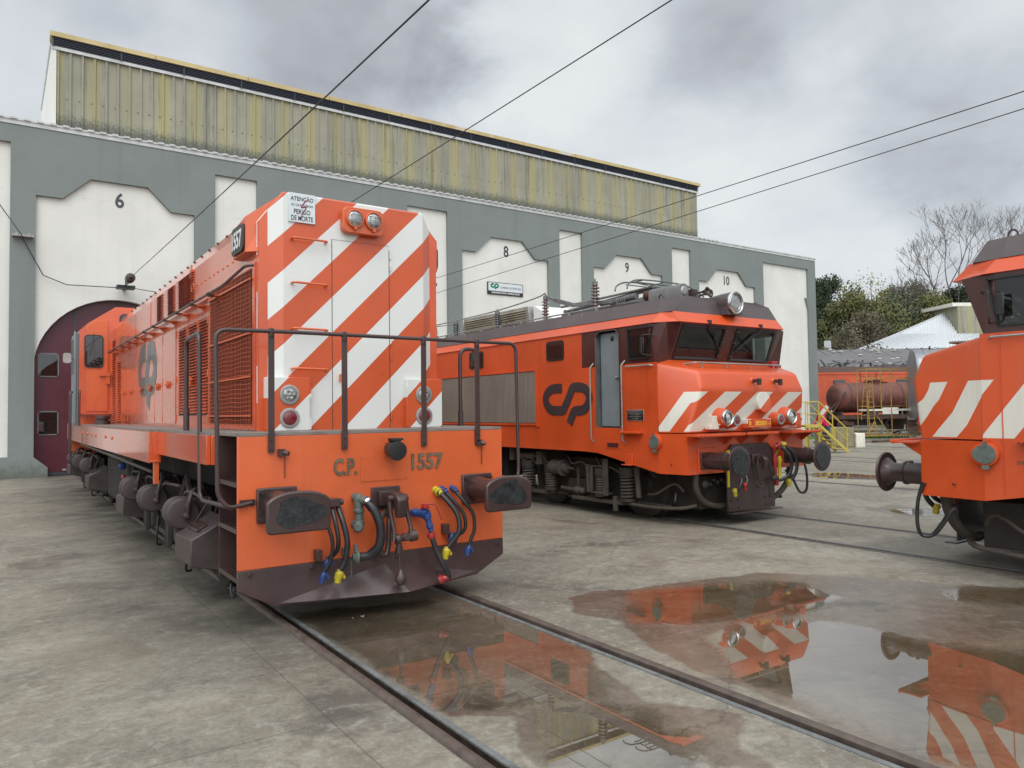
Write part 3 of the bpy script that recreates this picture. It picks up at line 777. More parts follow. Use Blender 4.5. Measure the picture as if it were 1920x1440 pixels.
# arched doors
for cx, no in bays:
    dm = MB(); yd = FY + 0.36; n = 24; r = AR + 0.02
    pts = arch(cx, r, 0)
    dm.prism(pts, 'y', yd, yd + 0.08)
    d = dm.build('workshop_door', 'maroon', W, smooth=False)
    tr = MB()
    for xx in (cx - 1.16, cx, cx + 1.16):
        h_ = AS + math.sqrt(max(0, AR ** 2 - (xx - cx) ** 2))
        tr.box(xx - 0.035, xx + 0.035, yd - 0.03, yd - 0.001, 0.03, h_ - 0.02)
    tr.box(cx - AR + 0.02, cx + AR - 0.02, yd - 0.04, yd - 0.001, 0.02, 0.10)
    tr.build('door_post', 'lead', d, smooth=False)
    for sgn in (-1, 1):
        for z0_ in (1.22, 2.96):
            wm = MB(); a0 = cx + sgn * 1.83
            fr_ = [(a0 - 0.27, z0_ + 0.06), (a0 - 0.21, z0_), (a0 + 0.21, z0_), (a0 + 0.27, z0_ + 0.06), (a0 + 0.27, z0_ + 0.66), (a0 + 0.21, z0_ + 0.72), (a0 - 0.21, z0_ + 0.72), (a0 - 0.27, z0_ + 0.66)]
            wm.prism(fr_, 'y', yd - 0.03, yd - 0.002); fo = wm.build('door_window', 'roofgrey', d, smooth=False)
            g2 = MB(); g2.box(a0 - 0.235, a0 + 0.235, yd - 0.036, yd - 0.031, z0_ + 0.035, z0_ + 0.685); g2.build('window_pane', 'glass_dark', d, smooth=False)
    hm = MB(); hm.box(cx - 1.45, cx - 1.35, yd - 0.05, yd - 0.002, 0.14, 0.20); hm.build('door_stop', 'alu', d, smooth=False)
b = MB(); b.box(XL + 0.4, XR - 0.4, FY + 0.6, 59.6, -0.02, 0.006); b.build('shop_floor', 'wall_grey', W, smooth=False)
ORG[0] = Vector((0, 0, 0))

# company sign between bays
b = MB(); SX0, SX1, SZ0, SZ1, SY = 16.77, 18.58, 6.64, 7.16, FY + 0.098
S = empty('wall_sign', ((SX0 + SX1) / 2, SY, SZ0), 'rectangular white sign with green emblem and dark lower strip on the wall of bay 8', 'sign')
ORG[0] = S.location.copy()
b.box(SX0, SX1, SY - 0.05, SY, SZ0, SZ1); b.build('sign_frame', 'black', S, bevel=0.012)
b = MB(); b.box(SX0 + 0.04, SX1 - 0.04, SY - 0.056, SY - 0.0505, SZ0 + 0.15, SZ1 - 0.03); b.build('sign_panel', 'sign_grey', S, smooth=False)
b = MB(); logo(b, (SX0 + 0.17, SY - 0.057, SZ0 + 0.225), (1, 0, 0), (0, 0, 1), 0.36, 0.21, 0.072, 0.003); b.build('emblem', 'sign_green', S, smooth=False)
b = MB(); b.text('COMBOIOS DE PORTUGAL', (SX0 + 0.64, SY - 0.057, SZ0 + 0.27), (1, 0, 0), (0, 0, 1), 1.06, 0.085, 0.003); b.build('sign_lettering', 'text_dark', S, smooth=False)
b = MB(); b.text('MANUTENÇÃO PORTO - MATERIAL MOTOR', (SX0 + 0.20, SY - 0.051, SZ0 + 0.03), (1, 0, 0), (0, 0, 1), 1.42, 0.10, 0.003, bold=0.03); b.build('sign_lettering', 'white', S, smooth=False)
ORG[0] = Vector((0, 0, 0))

# floodlight and wall brackets
b = MB(); b.box(3.0, 3.5, 25.55, 25.9, 5.68, 5.78); b.box(3.2, 3.3, 25.85, FY + 0.1, 5.70, 5.76); b.cyl((3.25, 25.7, 5.78), (3.25, 25.7, 5.92), 0.02)
single('wall_floodlight', (3.25, FY + 0.1, 5.68), b, 'black', 'flat dark floodlight on a bracket above the door of bay 6', 'lamp', smooth=False)
b = MB(); b.box(0.32, 0.85, 25.8, FY - 0.021, 7.02, 7.08); b.box(0.40, 0.46, 25.7, 25.8, 7.0, 7.1); b.box(0.70, 0.76, 25.7, 25.8, 7.0, 7.1)
single('cable_bracket', (0.6, FY - 0.02, 7.02), b, 'alu', 'small metal cable bracket on the grey pier left of bay 6', 'bracket', smooth=False)

# ---------------------------------------------------------------- overhead wires
def wire(name, pts, r, label, cat='wire', sag=0.0, mat='black', extra=None):
    q = []
    for i in range(len(pts) - 1):
        a, c = Vector(pts[i]), Vector(pts[i + 1])
        for k in range(12): t = k / 12; q.append(a.lerp(c, t) - Vector((0, 0, sag * 4 * t * (1 - t))))
    q.append(Vector(pts[-1])); b = MB(); b.tube(q, r, 6)
    return single(name, pts[-1], b, mat, label, cat)
wire('overhead_wire', [(2.95, -12, 5.18), (2.95, 5.5, 5.20), (3.30, 24.6, 5.93)], 0.009, 'overhead wire above the striped diesel locomotive, tied to the wall above bay 6', sag=0.02)
wire('overhead_wire', [(5.55, -12, 5.82), (5.5, 5.1, 5.82), (5.5, 25.9, 5.68)], 0.007, 'overhead wire passing above the striped hood front, second from the left', sag=0.02)
wire('overhead_wire', [(9.63, -12, 5.28), (9.63, 3.6, 5.32), (9.75, 26.0, 5.43)], 0.0065, 'upper one of the two overhead wires above the electric locomotives', sag=0.04)
wire('overhead_wire', [(9.68, -12, 5.22), (9.68, 3.6, 5.14), (9.55, 26.0, 4.80)], 0.006, 'lower one of the two overhead wires above the electric locomotives', sag=0.02)
wire('slack_cable', [(-1.0, 14, 6.6), (0.55, 25.75, 7.05), (0.62, 25.9, 6.9), (1.1, 25.95, 5.95), (1.7, 25.95, 5.72), (3.05, 25.8, 5.72)], 0.014, 'slack black cable drooping from the bracket to the floodlight over bay 6', cat='cable')
wire('slack_cable', [(3.45, 25.8, 5.74), (4.9, 25.98, 5.62), (5.3, 25.99, 5.6)], 0.012, 'thin cable running right from the floodlight over bay 6', cat='cable')
b = MB(); b.lathe((3.27, 24.75, 5.90), (0.04, 1, 0.02), [(0, 0.04), (0.02, 0.12), (0.05, 0.135), (0.4, 0.135), (0.43, 0.11), (0.44, 0.03), (1.2, 0.02)], 20)
b.lathe((3.265, 24.6, 5.90), (0.04, 1, 0.02), [(0, 0.03), (0.15, 0.05)], 12); b.cyl((3.2, 25.8, 5.78), (3.28, 25.2, 5.80), 0.02)
single('wire_insulator', (3.27, 25.9, 5.9), b, 'brown', 'dark cylindrical insulator holding the overhead wire beside the floodlight', 'insulator')
# ================================================================ DIESEL LOCOMOTIVE
def hood_white(nt, x, y, z):
    # object origin is (T1C, 13, 0)
    c = math_n(nt, 'SUBTRACT', z, math_n(nt, 'ADD', x, T1C))
    t = math_n(nt, 'FRACT', math_n(nt, 'ADD', math_n(nt, 'DIVIDE', math_n(nt, 'SUBTRACT', 0.925, c), 0.676), 10.0))
    w1 = maprange(nt, t, 0.0, 0.002, 0, 1); w2 = maprange(nt, t, 0.497, 0.503, 1, 0)
    w = math_n(nt, 'MULTIPLY', w1, w2)
    return w
def hood_mat(nm, base): return stripes_mat(nm, hood_white, base, (0.66, 0.67, 0.64), 0.35, 0.3, wavy=0.06)
M['hood_front'] = hood_mat('striped_hood_paint', (0.53, 0.082, 0.020))
DL = empty('diesel_locomotive', (T1C, 13.0, 0), 'orange diesel locomotive with diagonally striped hood front and large rectangular buffers', 'locomotive')
ORG[0] = Vector((T1C, 13.0, 0))
c = T1C
def mx(x): return 2 * c - x      # mirror in x
HX0, HX1 = 1.945, 3.765
# --- hood body
b = MB(); ring = lambda y: [(HX0, y, 1.60), (HX0, y, 3.51), (2.15, y, 3.79), (mx(2.15), y, 3.79), (HX1, y, 3.51), (HX1, y, 1.60)]
b.loft([ring(6.84), ring(17.4)]); hood = b.build('hood', 'orange_side', DL, smooth=False)
# --- hood front with chamfered corners
b = MB()
ch = [(HX0 - 0.004, 6.90), (2.14, 6.755), (mx(2.14), 6.755), (HX1 + 0.004, 6.90)]
zt = lambda x: 3.795 if 2.145 < x < mx(2.145) else 3.515
b.add([(ch[0][0], ch[0][1], 1.6), (ch[0][0], ch[0][1], 3.513), (2.145, 6.80, 3.796), (ch[1][0], ch[1][1], 3.77), (ch[1][0], ch[1][1], 1.6),
       (ch[2][0], ch[2][1], 1.6), (ch[2][0], ch[2][1], 3.77), (mx(2.145), 6.80, 3.796), (ch[3][0], ch[3][1], 3.513), (ch[3][0], ch[3][1], 1.6)],
      [(4, 3, 2, 1, 0), (5, 6, 3, 4), (6, 7, 2, 3), (9, 8, 7, 6, 5)])
hf = b.build('hood_front', 'hood_front', DL, smooth=False)
# door seams, hinges
b = MB()
for x, za, zb in ((2.60, 1.60, 3.40), (3.19, 1.60, 3.36)): b.box(x - 0.0025, x + 0.0025, 6.7515, 6.7545, za, zb)
b.box(2.60, 3.19, 6.7525, 6.7545, 3.3985, 3.4005)
b.build('door_seam', 'grime2', hf, smooth=False)
b = MB()
for x, z in ((3.20, 3.30), (3.20, 3.18), (3.20, 2.45), (3.20, 2.30), (3.20, 1.72)): b.cyl((x, 6.745, z - 0.03), (x, 6.745, z + 0.03), 0.008)
b.build('door_hinge', 'hood_front', hf)
# lower corner boxes with lamps
for s, x0, x1 in ((1, 1.985, 2.365), (-1, mx(2.365), mx(1.965))):
    b = MB(); b.box(x0, x1, 6.70, 6.96, 1.60, 2.085)
    bx = b.build('lamp_box', 'hood_front', DL, bevel=0.006)
    b = MB(); e_ = x1 if s > 0 else x0
    for z in (1.66, 1.95): b.box(e_ - 0.008, e_ + 0.008, 6.69, 6.70, z - 0.05, z + 0.05)
    b.build('box_hinge', 'hood_front', bx)
    lx = 2.175 if s > 0 else 3.535
    for z, mt, nm in ((1.925, 'glass_lens', 'marker_lamp'), (1.715, 'red_dark', 'tail_lamp')):
        b = MB(); b.lathe((lx, 6.70, z), (0, -1, 0), [(0, 0.092), (0.012, 0.090), (0.016, 0.082), (0.016, 0.066), (0.008, 0.064)], 28)
        for k in range(6):
            a = k * math.pi / 3 + 0.3; b.lathe((lx + 0.078 * math.cos(a), 6.70 - 0.013, z + 0.078 * math.sin(a)), (0, -1, 0), [(0, 0.005), (0.006, 0.004)], 6)
        lo = b.build(nm, 'alu', DL)
        b = MB(); b.lathe((lx, 6.698, z), (0, -1, 0), [(0, 0.064), (0.010, 0.064), (0.017, 0.05), (0.019, 0.02)], 28)
        if mt == 'glass_lens':
            for k in range(7):
                a = k * math.pi / 3; rr = 0 if k == 6 else 0.036
                b.lathe((lx + rr * math.cos(a), 6.682, z + rr * math.sin(a)), (0, -1, 0), [(0, 0.016), (0.005, 0.014), (0.008, 0.006)], 10)
        b.build('lens', mt, lo)
# twin headlight cluster
b = MB(); hx0, hx1, hz0, hz1 = 2.68, 3.10, 3.465, 3.715
pl = []
for (cx_, cz_, a0) in ((hx1 - 0.06, hz1 - 0.06, 0), (hx0 + 0.06, hz1 - 0.06, 90), (hx0 + 0.06, hz0 + 0.06, 180), (hx1 - 0.06, hz0 + 0.06, 270)):
    for k in range(6): a = R(a0 + k * 18); pl.append((cx_ + 0.06 * math.cos(a), cz_ + 0.06 * math.sin(a)))
b.prism(pl, 'y', 6.67, 6.753)
hc = b.build('headlight_housing', 'orange', DL, bevel=0.008)
for x in (2.795, 2.985):
    b = MB(); b.lathe((x, 6.672, 3.60), (0, -1, 0), [(0, 0.088), (0.028, 0.088), (0.034, 0.083), (0.034, 0.076), (0.0, 0.072)], 28, False)
    b.box(x - 0.012, x + 0.012, 6.635, 6.668, 3.495, 3.52); b.box(x - 0.012, x + 0.012, 6.645, 6.668, 3.68, 3.70)
    hl = b.build('headlight', 'orange', DL)
    b = MB(); b.lathe((x, 6.668, 3.60), (0, -1, 0), [(0.0, 0.074), (0.0, 0.02), (-0.001, 0.0)], 28); b.build('reflector', 'reflector', hl)
    b = MB(); b.lathe((x, 6.650, 3.60), (0, -1, 0), [(0, 0.076), (0.006, 0.070), (0.016, 0.04), (0.018, 0.0)], 28)
    for k in range(5): b.box(x - 0.05, x + 0.05, 6.630, 6.638, 3.565 + k * 0.018, 3.568 + k * 0.018)
    b.build('lens', 'glass_lens', hl)
# warning plate
b = MB(); b.box(2.185, 2.435, 6.738, 6.7535, 3.515, 3.785)
wp = b.build('warning_plate', 'sign_grey', DL, bevel=0.003)
b = MB()
for t, z, h, w in (('ATENÇÃO', 3.705, 0.058, 0.215), ('ÀS CATENÁRIAS', 3.665, 0.028, 0.205), ('PERIGO', 3.592, 0.046, 0.155), ('DE MORTE', 3.530, 0.048, 0.205)):
    b.text(t, (2.31 - w / 2, 6.7375, z), (1, 0, 0), (0, 0, 1), w, h, 0.0015, bold=0.015 if h > 0.03 else 0.0)
b.build('plate_lettering', 'text_dark', wp, smooth=False)
b = MB()
for pq in ([(2.345, 3.735), (2.352, 3.725), (2.303, 3.655), (2.296, 3.660)], [(2.296, 3.660), (2.303, 3.650), (2.352, 3.660), (2.350, 3.670)], [(2.350, 3.670), (2.352, 3.655), (2.300, 3.560), (2.297, 3.568)]): b.prism(pq, 'y', 6.7350, 6.7375)
b.build('lightning_mark', MAT('plum_red_print', (0.22, 0.03, 0.05), 0.5), wp, smooth=False)
# climbing grips on the hood front
for z in (3.36, 2.95, 2.53, 2.165):
    b = MB(); b.bend([(2.215, 6.754, z), (2.215, 6.685, z), (2.535, 6.685, z - 0.005), (2.535, 6.754, z - 0.005)], 0.011, 0.03)
    b.build('climbing_grip', 'orange', DL)
b = MB(); b.box(2.665, 2.68, 6.70, 6.753, 2.05, 2.12); b.build('door_handle', 'orange', DL)
# number housing left and right
for s in (1, -1):
    f = (lambda x: x) if s > 0 else mx
    b = MB()
    A = [(1.86, 6.97, 3.24), (1.86, 7.40, 3.24), (1.86, 7.40, 3.52), (1.86, 6.97, 3.565)]
    B = [(1.97, 6.86, 3.24), (1.97, 7.46, 3.24), (2.13, 7.46, 3.76), (2.13, 6.86, 3.77)]
    v = [(f(x), y, z) for x, y, z in A + B]
    b.add(v, [(0, 1, 2, 3), (0, 3, 7, 4), (3, 2, 6, 7), (2, 1, 5, 6), (1, 0, 4, 5)])
    nh = b.build('number_housing', 'orange', DL, smooth=False)
    b = MB(); py0, py1, pz0, pz1 = 6.98, 7.385, 3.255, 3.515; pl = []
    for (cx_, cz_, a0) in ((py1 - 0.06, pz1 - 0.06, 0), (py0 + 0.06, pz1 - 0.06, 90), (py0 + 0.06, pz0 + 0.06, 180), (py1 - 0.06, pz0 + 0.06, 270)):
        for k in range(5): a = R(a0 + k * 22.5); pl.append((cx_ + 0.06 * math.cos(a), cz_ + 0.06 * math.sin(a)))
    b.prism(pl, 'x', f(1.838), f(1.859)); b.build('number_plate', 'black', nh, bevel=0.006)
    b = MB(); b.text('1557', (f(1.837), 7.35 if s > 0 else 7.015, 3.30), (0, -s, 0), (0, 0, 1), 0.335, 0.165, 0.003, bold=0.02)
    b.build('number', 'white', nh, smooth=False)
# --- side features
for s in (1, -1):
    f = (lambda x: x) if s > 0 else mx
    # radiator grille
    b = MB()
    y0_, y1_, z0_, z1_ = 6.99, 8.64, 1.66, 3.10
    for a in ((y0_ - 0.07, y0_, z0_ - 0.05, z1_ + 0.05), (y1_, y1_ + 0.05, z0_ - 0.05, z1_ + 0.05), (y0_, y1_, z1_, z1_ + 0.05), (y0_, y1_, z0_ - 0.05, z0_)):
        b.box(f(1.925), f(1.9445), *a)
    gf = b.build('grille_frame', 'orange_side', DL, smooth=False)
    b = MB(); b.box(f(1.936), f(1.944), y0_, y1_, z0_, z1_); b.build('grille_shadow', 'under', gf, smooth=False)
    b = MB(); y = y0_ + 0.01
    while y < y1_ - 0.01: b.box(f(1.924), f(1.9355), y, y + 0.014, z0_, z1_); y += 0.033
    b.build('radiator_fins', 'darkred', gf, smooth=False)
    b = MB(); z = z0_ + 0.04; k = 0
    while z < z1_:
        pts = [(f(1.912), y0_ + (y1_ - y0_) * i / 14, z + 0.005 * math.sin(i * 1.1 + k * 0.35)) for i in range(15)]
        b.tube(pts, 0.0024, 4); z += 0.042; k += 1
    y = y0_ + 0.02
    while y < y1_: b.box(f(1.910), f(1.913), y - 0.0012, y + 0.0012, z0_, z1_); y += 0.055
    b.build('wire_mesh', 'orange', gf)
    b = MB()
    for z in (1.74, 2.10, 2.50, 3.00): b.box(f(1.900), f(1.914), y0_, y1_, z - 0.008, z + 0.008)
    b.build('grille_bar', 'orange', gf)
    # louvred doors: lower and upper rows
    def louvres(ya, yb, za, zb, pitch=0.036):
        m_ = MB(); z = za
        while z < zb:
            m_.add([(f(1.9445), ya, z), (f(1.9445), yb, z), (f(1.918), yb, z - 0.004), (f(1.918), ya, z - 0.004), (f(1.9445), ya, z + pitch * 0.72), (f(1.9445), yb, z + pitch * 0.72)],
                   [(0, 1, 2, 3), (3, 2, 5, 4), (0, 3, 4), (1, 5, 2)])
            z += pitch
        return m_.build('louvre_panel', 'orange_side', hood, smooth=False)
    def lslots(ya, yb, za, zb, pitch=0.036):
        m_ = MB(); m_.box(f(1.9435), f(1.9448), ya - 0.01, yb + 0.01, za - 0.03, zb); m_.build('louvre_recess', 'darkred', hood, smooth=False)
        return louvres(ya, yb, za, zb, pitch)
    for ya, yb in ((9.99, 10.43), (9.39, 9.83), (8.83, 9.24)): lslots(ya, yb, 1.78, 2.86)
    for ya, yb, za, zb in ((11.62, 12.05, 3.12, 3.49), (10.75, 11.20, 3.15, 3.49), (10.0, 10.46, 3.15, 3.49), (9.54, 9.97, 3.15, 3.49)): lslots(ya, yb, za, zb, 0.03)
    lslots(15.95, 16.42, 1.66, 2.80, 0.045); lslots(16.73, 17.2, 1.64, 3.3, 0.045)
    # door leaves as thin proud panels, hinges, latches
    b = MB(); edges = [15.85, 14.97, 14.0, 12.89, 12.2, 11.56, 10.62]
    for i in range(len(edges) - 1): b.box(f(1.9375), f(1.9447), edges[i + 1] + 0.014, edges[i] - 0.014, 1.64, 2.93)
    for a_, c_ in ((15.8, 14.1), (14.05, 12.6)): b.box(f(1.9380), f(1.9447), c_, a_, 3.10, 3.49)
    b.build('engine_door', 'orange_side', hood, bevel=0.003)
    b = MB()
    for e_ in edges + [9.9, 9.3, 8.8]:
        for z in (1.72, 2.22, 2.82): b.box(f(1.932), f(1.9446), e_ - 0.018, e_ + 0.018, z - 0.045, z + 0.045)
    b.build('door_hinge', 'orange', hood)
    b = MB()
    for e_ in (15.4, 14.5, 13.4, 12.55, 11.9, 11.1, 9.6):
        b.box(f(1.905), f(1.918), e_ - 0.14, e_ + 0.14, 2.17, 2.188); b.box(f(1.905), f(1.9446), e_ - 0.015, e_ + 0.015, 2.12, 2.22)
    b.build('door_latch', 'orange', hood)
    b = MB(); y = 7.55
    while y < 9.6: b.lathe((f(1.9446), y, 3.285 - 0.0), (-s, 0, 0), [(0, 0.013), (0.008, 0.011), (0.011, 0.003)], 8); y += 0.20
    y = 7.1
    while y < 8.8: b.lathe((f(1.9246), y, 1.63), (-s, 0, 0), [(0, 0.012), (0.008, 0.01), (0.011, 0.003)], 8); y += 0.24
    b.build('rivet_row', 'orange', hood)
    b = MB(); b.box(f(1.93), f(1.9447), 9.64, 9.66, 3.05, 3.58); b.box(f(1.93), f(1.9447), 9.60, 9.74, 3.42, 3.52); b.tube([(f(1.92), 9.5 + 0.07 * math.cos(a * 0.5), 3.28 + 0.05 * math.sin(a * 0.5)) for a in range(14)], 0.006, 5)
    b.build('hood_clip', 'orange', hood)
    # emblem
    b = MB()
    if s > 0: logo(b, (1.9374, 13.62, 1.90), (0, -1, 0), (0, 0, 1), 1.45, 0.86, 0.30, 0.003)
    else: logo(b, (f(1.9374), 12.1, 1.86), (0, 1, 0), (0, 0, 1), 1.62, 0.92, 0.235, 0.003)
    b.build('emblem', 'logo_grey', hood, smooth=False)
    # hand pipe on brackets with ledge
    b = MB(); b.box(f(1.90), f(1.9446), 8.7, 16.6, 3.035, 3.05); b.build('rain_ledge', 'orange_side', hood, smooth=False)
    b = MB(); b.bend([(f(1.94), 6.93, 3.12), (f(1.86), 6.98, 3.11), (f(1.795), 7.5, 3.005), (f(1.795), 16.6, 3.005)], 0.014, 0.1)
    hp = b.build('side_grab_pipe', 'brown', DL)
    b = MB(); y = 8.15
    while y < 16.6:
        b.box(f(1.80), f(1.852), y - 0.05, y + 0.05, 2.985, 3.0); b.lathe((f(1.795), y - 0.06, 3.005), (0, 1, 0), [(0, 0.02), (0.05, 0.022)], 8); y += 0.83
    b.build('pipe_clamp', 'brown', hp)
    b = MB(); y = 8.15
    while y < 16.6: b.box(f(1.853), f(1.9446), y - 0.06, y + 0.06, 2.985, 2.999); b.prism([(f(1.87), 2.985), (f(1.9446), 2.985), (f(1.9446), 2.92)], 'y', y - 0.004, y + 0.004); y += 0.83
    b.build('pipe_bracket', 'orange', hp)
# roof studs
b = MB(); y = 7.0
while y < 16: b.lathe((2.12, y, 3.745), (-0.5, 0, 0.85), [(0, 0.016), (0.022, 0.014)], 6); y += 0.42
b.build('roof_rivets', 'brown', hood)
b = MB(); b.lathe((2.95, 12.5, 3.79), (0, 0, 1), [(0, 0.22), (0.05, 0.22), (0.06, 0.16)], 20); b.box(2.5, 3.2, 14, 15, 3.79, 3.86); b.build('exhaust', 'brown', hood)
# --- deck and sills
b = MB(); b.box(1.593, mx(1.593), 6.178, 6.83, 1.575, 1.600); b.box(1.50, mx(1.50), 6.83, 9.2, 1.575, 1.600); b.box(1.41, mx(1.41), 9.2, 20.9, 1.575, 1.600)
b.build('walkway_deck', 'deck', DL, smooth=False)
for s in (1, -1):
    f = (lambda x: x) if s > 0 else mx
    b = MB(); b.box(f(1.495), f(1.53), 6.83, 9.19, 1.32, 1.574); b.box(f(1.53), f(1.60), 6.80, 6.83, 1.32, 1.574)
    b.box(f(1.403), f(1.44), 9.2, 13.80, 1.225, 1.574); b.box(f(1.403), f(1.44), 13.83, 20.9, 1.225, 1.574); b.box(f(1.44), f(1.53), 9.192, 9.20, 1.225, 1.574)
    sl = b.build('side_sill', 'orange_side', DL, bevel=0.008)
    b = MB(); b.box(f(1.44), f(1.485), 9.06, 9.16, 1.00, 1.25); b.box(f(1.41), f(1.49), 9.04, 9.19, 1.245, 1.26); b.build('jacking_bracket', 'orange', sl)
    b = MB()
    for y in (14.6, 15.2, 16.0, 17.0, 12.4, 13.2): b.lathe((f(1.403), y, 1.44), (-s, 0, 0), [(0, 0.03), (0.010, 0.028), (0.016, 0.012)], 12)
    b.build('sill_boss', 'orange', sl)
    b = MB(); b.bend([(f(1.43), 17.6, 1.2), (f(1.43), 12.0, 1.16), (f(1.5), 9.6, 1.1)], 0.02); b.build('air_pipe', 'grime2', DL)
# --- front beam and plough
b = MB(); b.box(1.588, mx(1.588), 6.18, 6.215, 0.505, 1.574); beam = b.build('buffer_beam', 'orange', DL, bevel=0.006)
b = MB(); b.prism([(1.585, 0.503), (4.123, 0.503), (4.123, 0.35), (3.825, 0.195), (1.89, 0.18), (1.585, 0.35)], 'y', 6.182, 6.205)
pw = b.build('snow_plough', 'brown_gloss', DL, bevel=0.004)
b = MB(); b.add([(1.89, 6.181, 0.205), (2.855, 6.181, 0.412), (3.825, 6.181, 0.222), (2.98, 5.94, 0.190), (1.89, 6.19, 0.186), (3.825, 6.19, 0.19), (2.98, 6.02, 0.172)],
      [(0, 1, 3), (1, 2, 3), (0, 3, 6, 4), (3, 2, 5, 6)]); b.build('plough_blade', 'brown_gloss', pw, smooth=False)
b = MB()
for x, z in ((1.68, 0.47), (2.19, 0.465), (2.98, 0.46), (2.75, 0.47), (4.05, 0.46)): b.lathe((x, 6.182, z), (0, -1, 0), [(0, 0.02), (0.012, 0.02), (0.014, 0.012), (0.024, 0.012)], 8)
b.build('plough_bolt', 'brown', pw)
b = MB(); b.box(2.63, 3.085, 6.174, 6.1795, 1.15, 1.375)
for x, z in [(2.65 + i * 0.104, 1.165) for i in range(5)] + [(2.65 + i * 0.104, 1.36) for i in range(5)] + [(2.65, 1.26), (3.066, 1.26)]: b.lathe((x, 6.1745, z), (0, -1, 0), [(0, 0.007), (0.006, 0.006)], 6)
b.build('cover_plate', 'orange', beam)
b = MB(); b.text('C.P.', (2.385, 6.178, 1.215), (1, 0, 0), (0, 0, 1), 0.212, 0.150, 0.008, bold=0.03); b.build('lettering', 'brass', beam, smooth=False)
b = MB(); b.text('1557', (3.125, 6.178, 1.225), (1, 0, 0), (0, 0, 1), 0.325, 0.150, 0.008, bold=0.03); b.build('lettering', 'brass', beam, smooth=False)
# socket
b = MB(); b.lathe((2.915, 6.18, 1.435), (-0.05, -1, -0.12), [(0, 0.055), (0.03, 0.058), (0.05, 0.075), (0.14, 0.082), (0.145, 0.086), (0.18, 0.086), (0.185, 0.06)], 22); b.box(2.86, 2.97, 6.02, 6.10, 1.505, 1.525); b.lathe((2.86, 6.08, 1.51), (1, 0, 0), [(0, 0.016), (0.11, 0.016)], 8)
b.build('jumper_socket', 'black', DL)
# buffers
for bxx in (1.895, mx(1.895)):
    b = MB(); b.box(bxx - 0.165, bxx + 0.165, 6.145, 6.179, 0.87, 1.155); bf = b.build('buffer', 'brown', DL, bevel=0.012)
    b = MB(); b.lathe((bxx, 6.146, 1.01), (0, -1, 0), [(0, 0.125), (0.06, 0.118), (0.09, 0.112), (0.30, 0.108), (0.42, 0.095), (0.50, 0.10), (0.53, 0.12)], 26); b.build('buffer_tube', 'brown', bf)
    hw = 0.247; pts = [(bxx - hw + 0.035, 0.855), (bxx - hw + 0.01, 0.863), (bxx - hw, 0.89), (bxx - hw, 1.09)]
    for k in range(1, 14): t = -hw + 2 * hw * k / 14; pts.append((bxx + t, 1.168 - 0.068 * (abs(t) / hw) ** 2.6))
    pts += [(bxx + hw, 1.09), (bxx + hw, 0.89), (bxx + hw - 0.01, 0.863), (bxx + hw - 0.035, 0.855)]
    b = MB(); b.prism(pts, 'y', 5.60, 5.645); b.build('buffer_head', 'brown', bf, bevel=0.014)
    b = MB(); rnd = random.Random(int(bxx * 10)); pts = []
    for k in range(26):
        a = 2 * math.pi * k / 26; rr = 1 + 0.16 * math.sin(3 * a + bxx) + rnd.uniform(-0.07, 0.07); pts.append((bxx + 0.185 * rr * math.cos(a), 1.01 + 0.112 * rr * math.sin(a)))
    b.prism(pts, 'y', 5.5965, 5.5995); b.build('grease_patch', 'grease', bf, smooth=False)
    b = MB()
    for dx in (-0.13, 0.13):
        for z in (0.905, 1.12): b.lathe((bxx + dx, 6.146, z), (0, -1, 0), [(0, 0.024), (0.02, 0.024), (0.021, 0.014), (0.045, 0.014)], 6)
    b.build('buffer_bolt', 'brown', bf)
# coupling
b = MB(); b.box(2.725, 3.0, 6.155, 6.179, 0.895, 1.095); b.box(2.775, 2.93, 6.10, 6.155, 0.935, 1.06); cp = b.build('coupling', 'brown', DL, bevel=0.006)
b = MB(); hk = [(0, 0.05), (0.10, 0.055), (0.17, 0.045), (0.215, 0.0), (0.21, -0.08), (0.17, -0.165), (0.135, -0.15), (0.13, -0.07), (0.09, -0.04), (0, -0.05)]
b.add([(2.895 + dx, 6.10 - y, 1.0 + z) for dx in (-0.045, 0.05) for y, z in hk], [tuple(range(10)), tuple(range(19, 9, -1))] + [(i, (i + 1) % 10, (i + 1) % 10 + 10, i + 10) for i in range(10)])
b.build('draw_hook', 'brown', cp, bevel=0.014)
b = MB(); b.cyl((2.80, 5.995, 1.005), (2.99, 5.995, 1.005), 0.03)
for x in (2.815, 2.975): b.tube([(x, 5.995, 1.0), (x + 0.01, 5.985, 0.87), (x + 0.03, 5.96, 0.72), (2.90 + (x - 2.9) * 0.75, 5.95, 0.64)], 0.021, 8, 4)
b.lathe((2.85, 5.95, 0.655), (1, 0.0, 0.1), [(0, 0.04), (0.03, 0.045), (0.05, 0.03), (0.12, 0.03), (0.14, 0.05), (0.20, 0.05), (0.21, 0.03)], 14)
b.lathe((2.95, 5.99, 0.66), (0, -1, 0.15), [(0, 0.035), (0.07, 0.036), (0.08, 0.028)], 14)
b.cyl((2.885, 5.95, 0.62), (2.885, 5.95, 0.53), 0.028); b.box(2.855, 2.915, 5.93, 5.97, 0.53, 0.58); b.build('screw_link', 'brown', cp)
b = MB(); pts = [(2.80, 6.08, 0.86), (2.76, 6.07, 0.80), (2.755, 6.06, 0.58), (2.79, 6.06, 0.51), (2.83, 6.06, 0.56), (2.85, 6.07, 0.78), (2.86, 6.08, 0.83), (2.83, 6.09, 0.88), (2.80, 6.08, 0.86)]
b.tube(pts, 0.026, 8, 4); b.build('shackle', 'brown', cp)
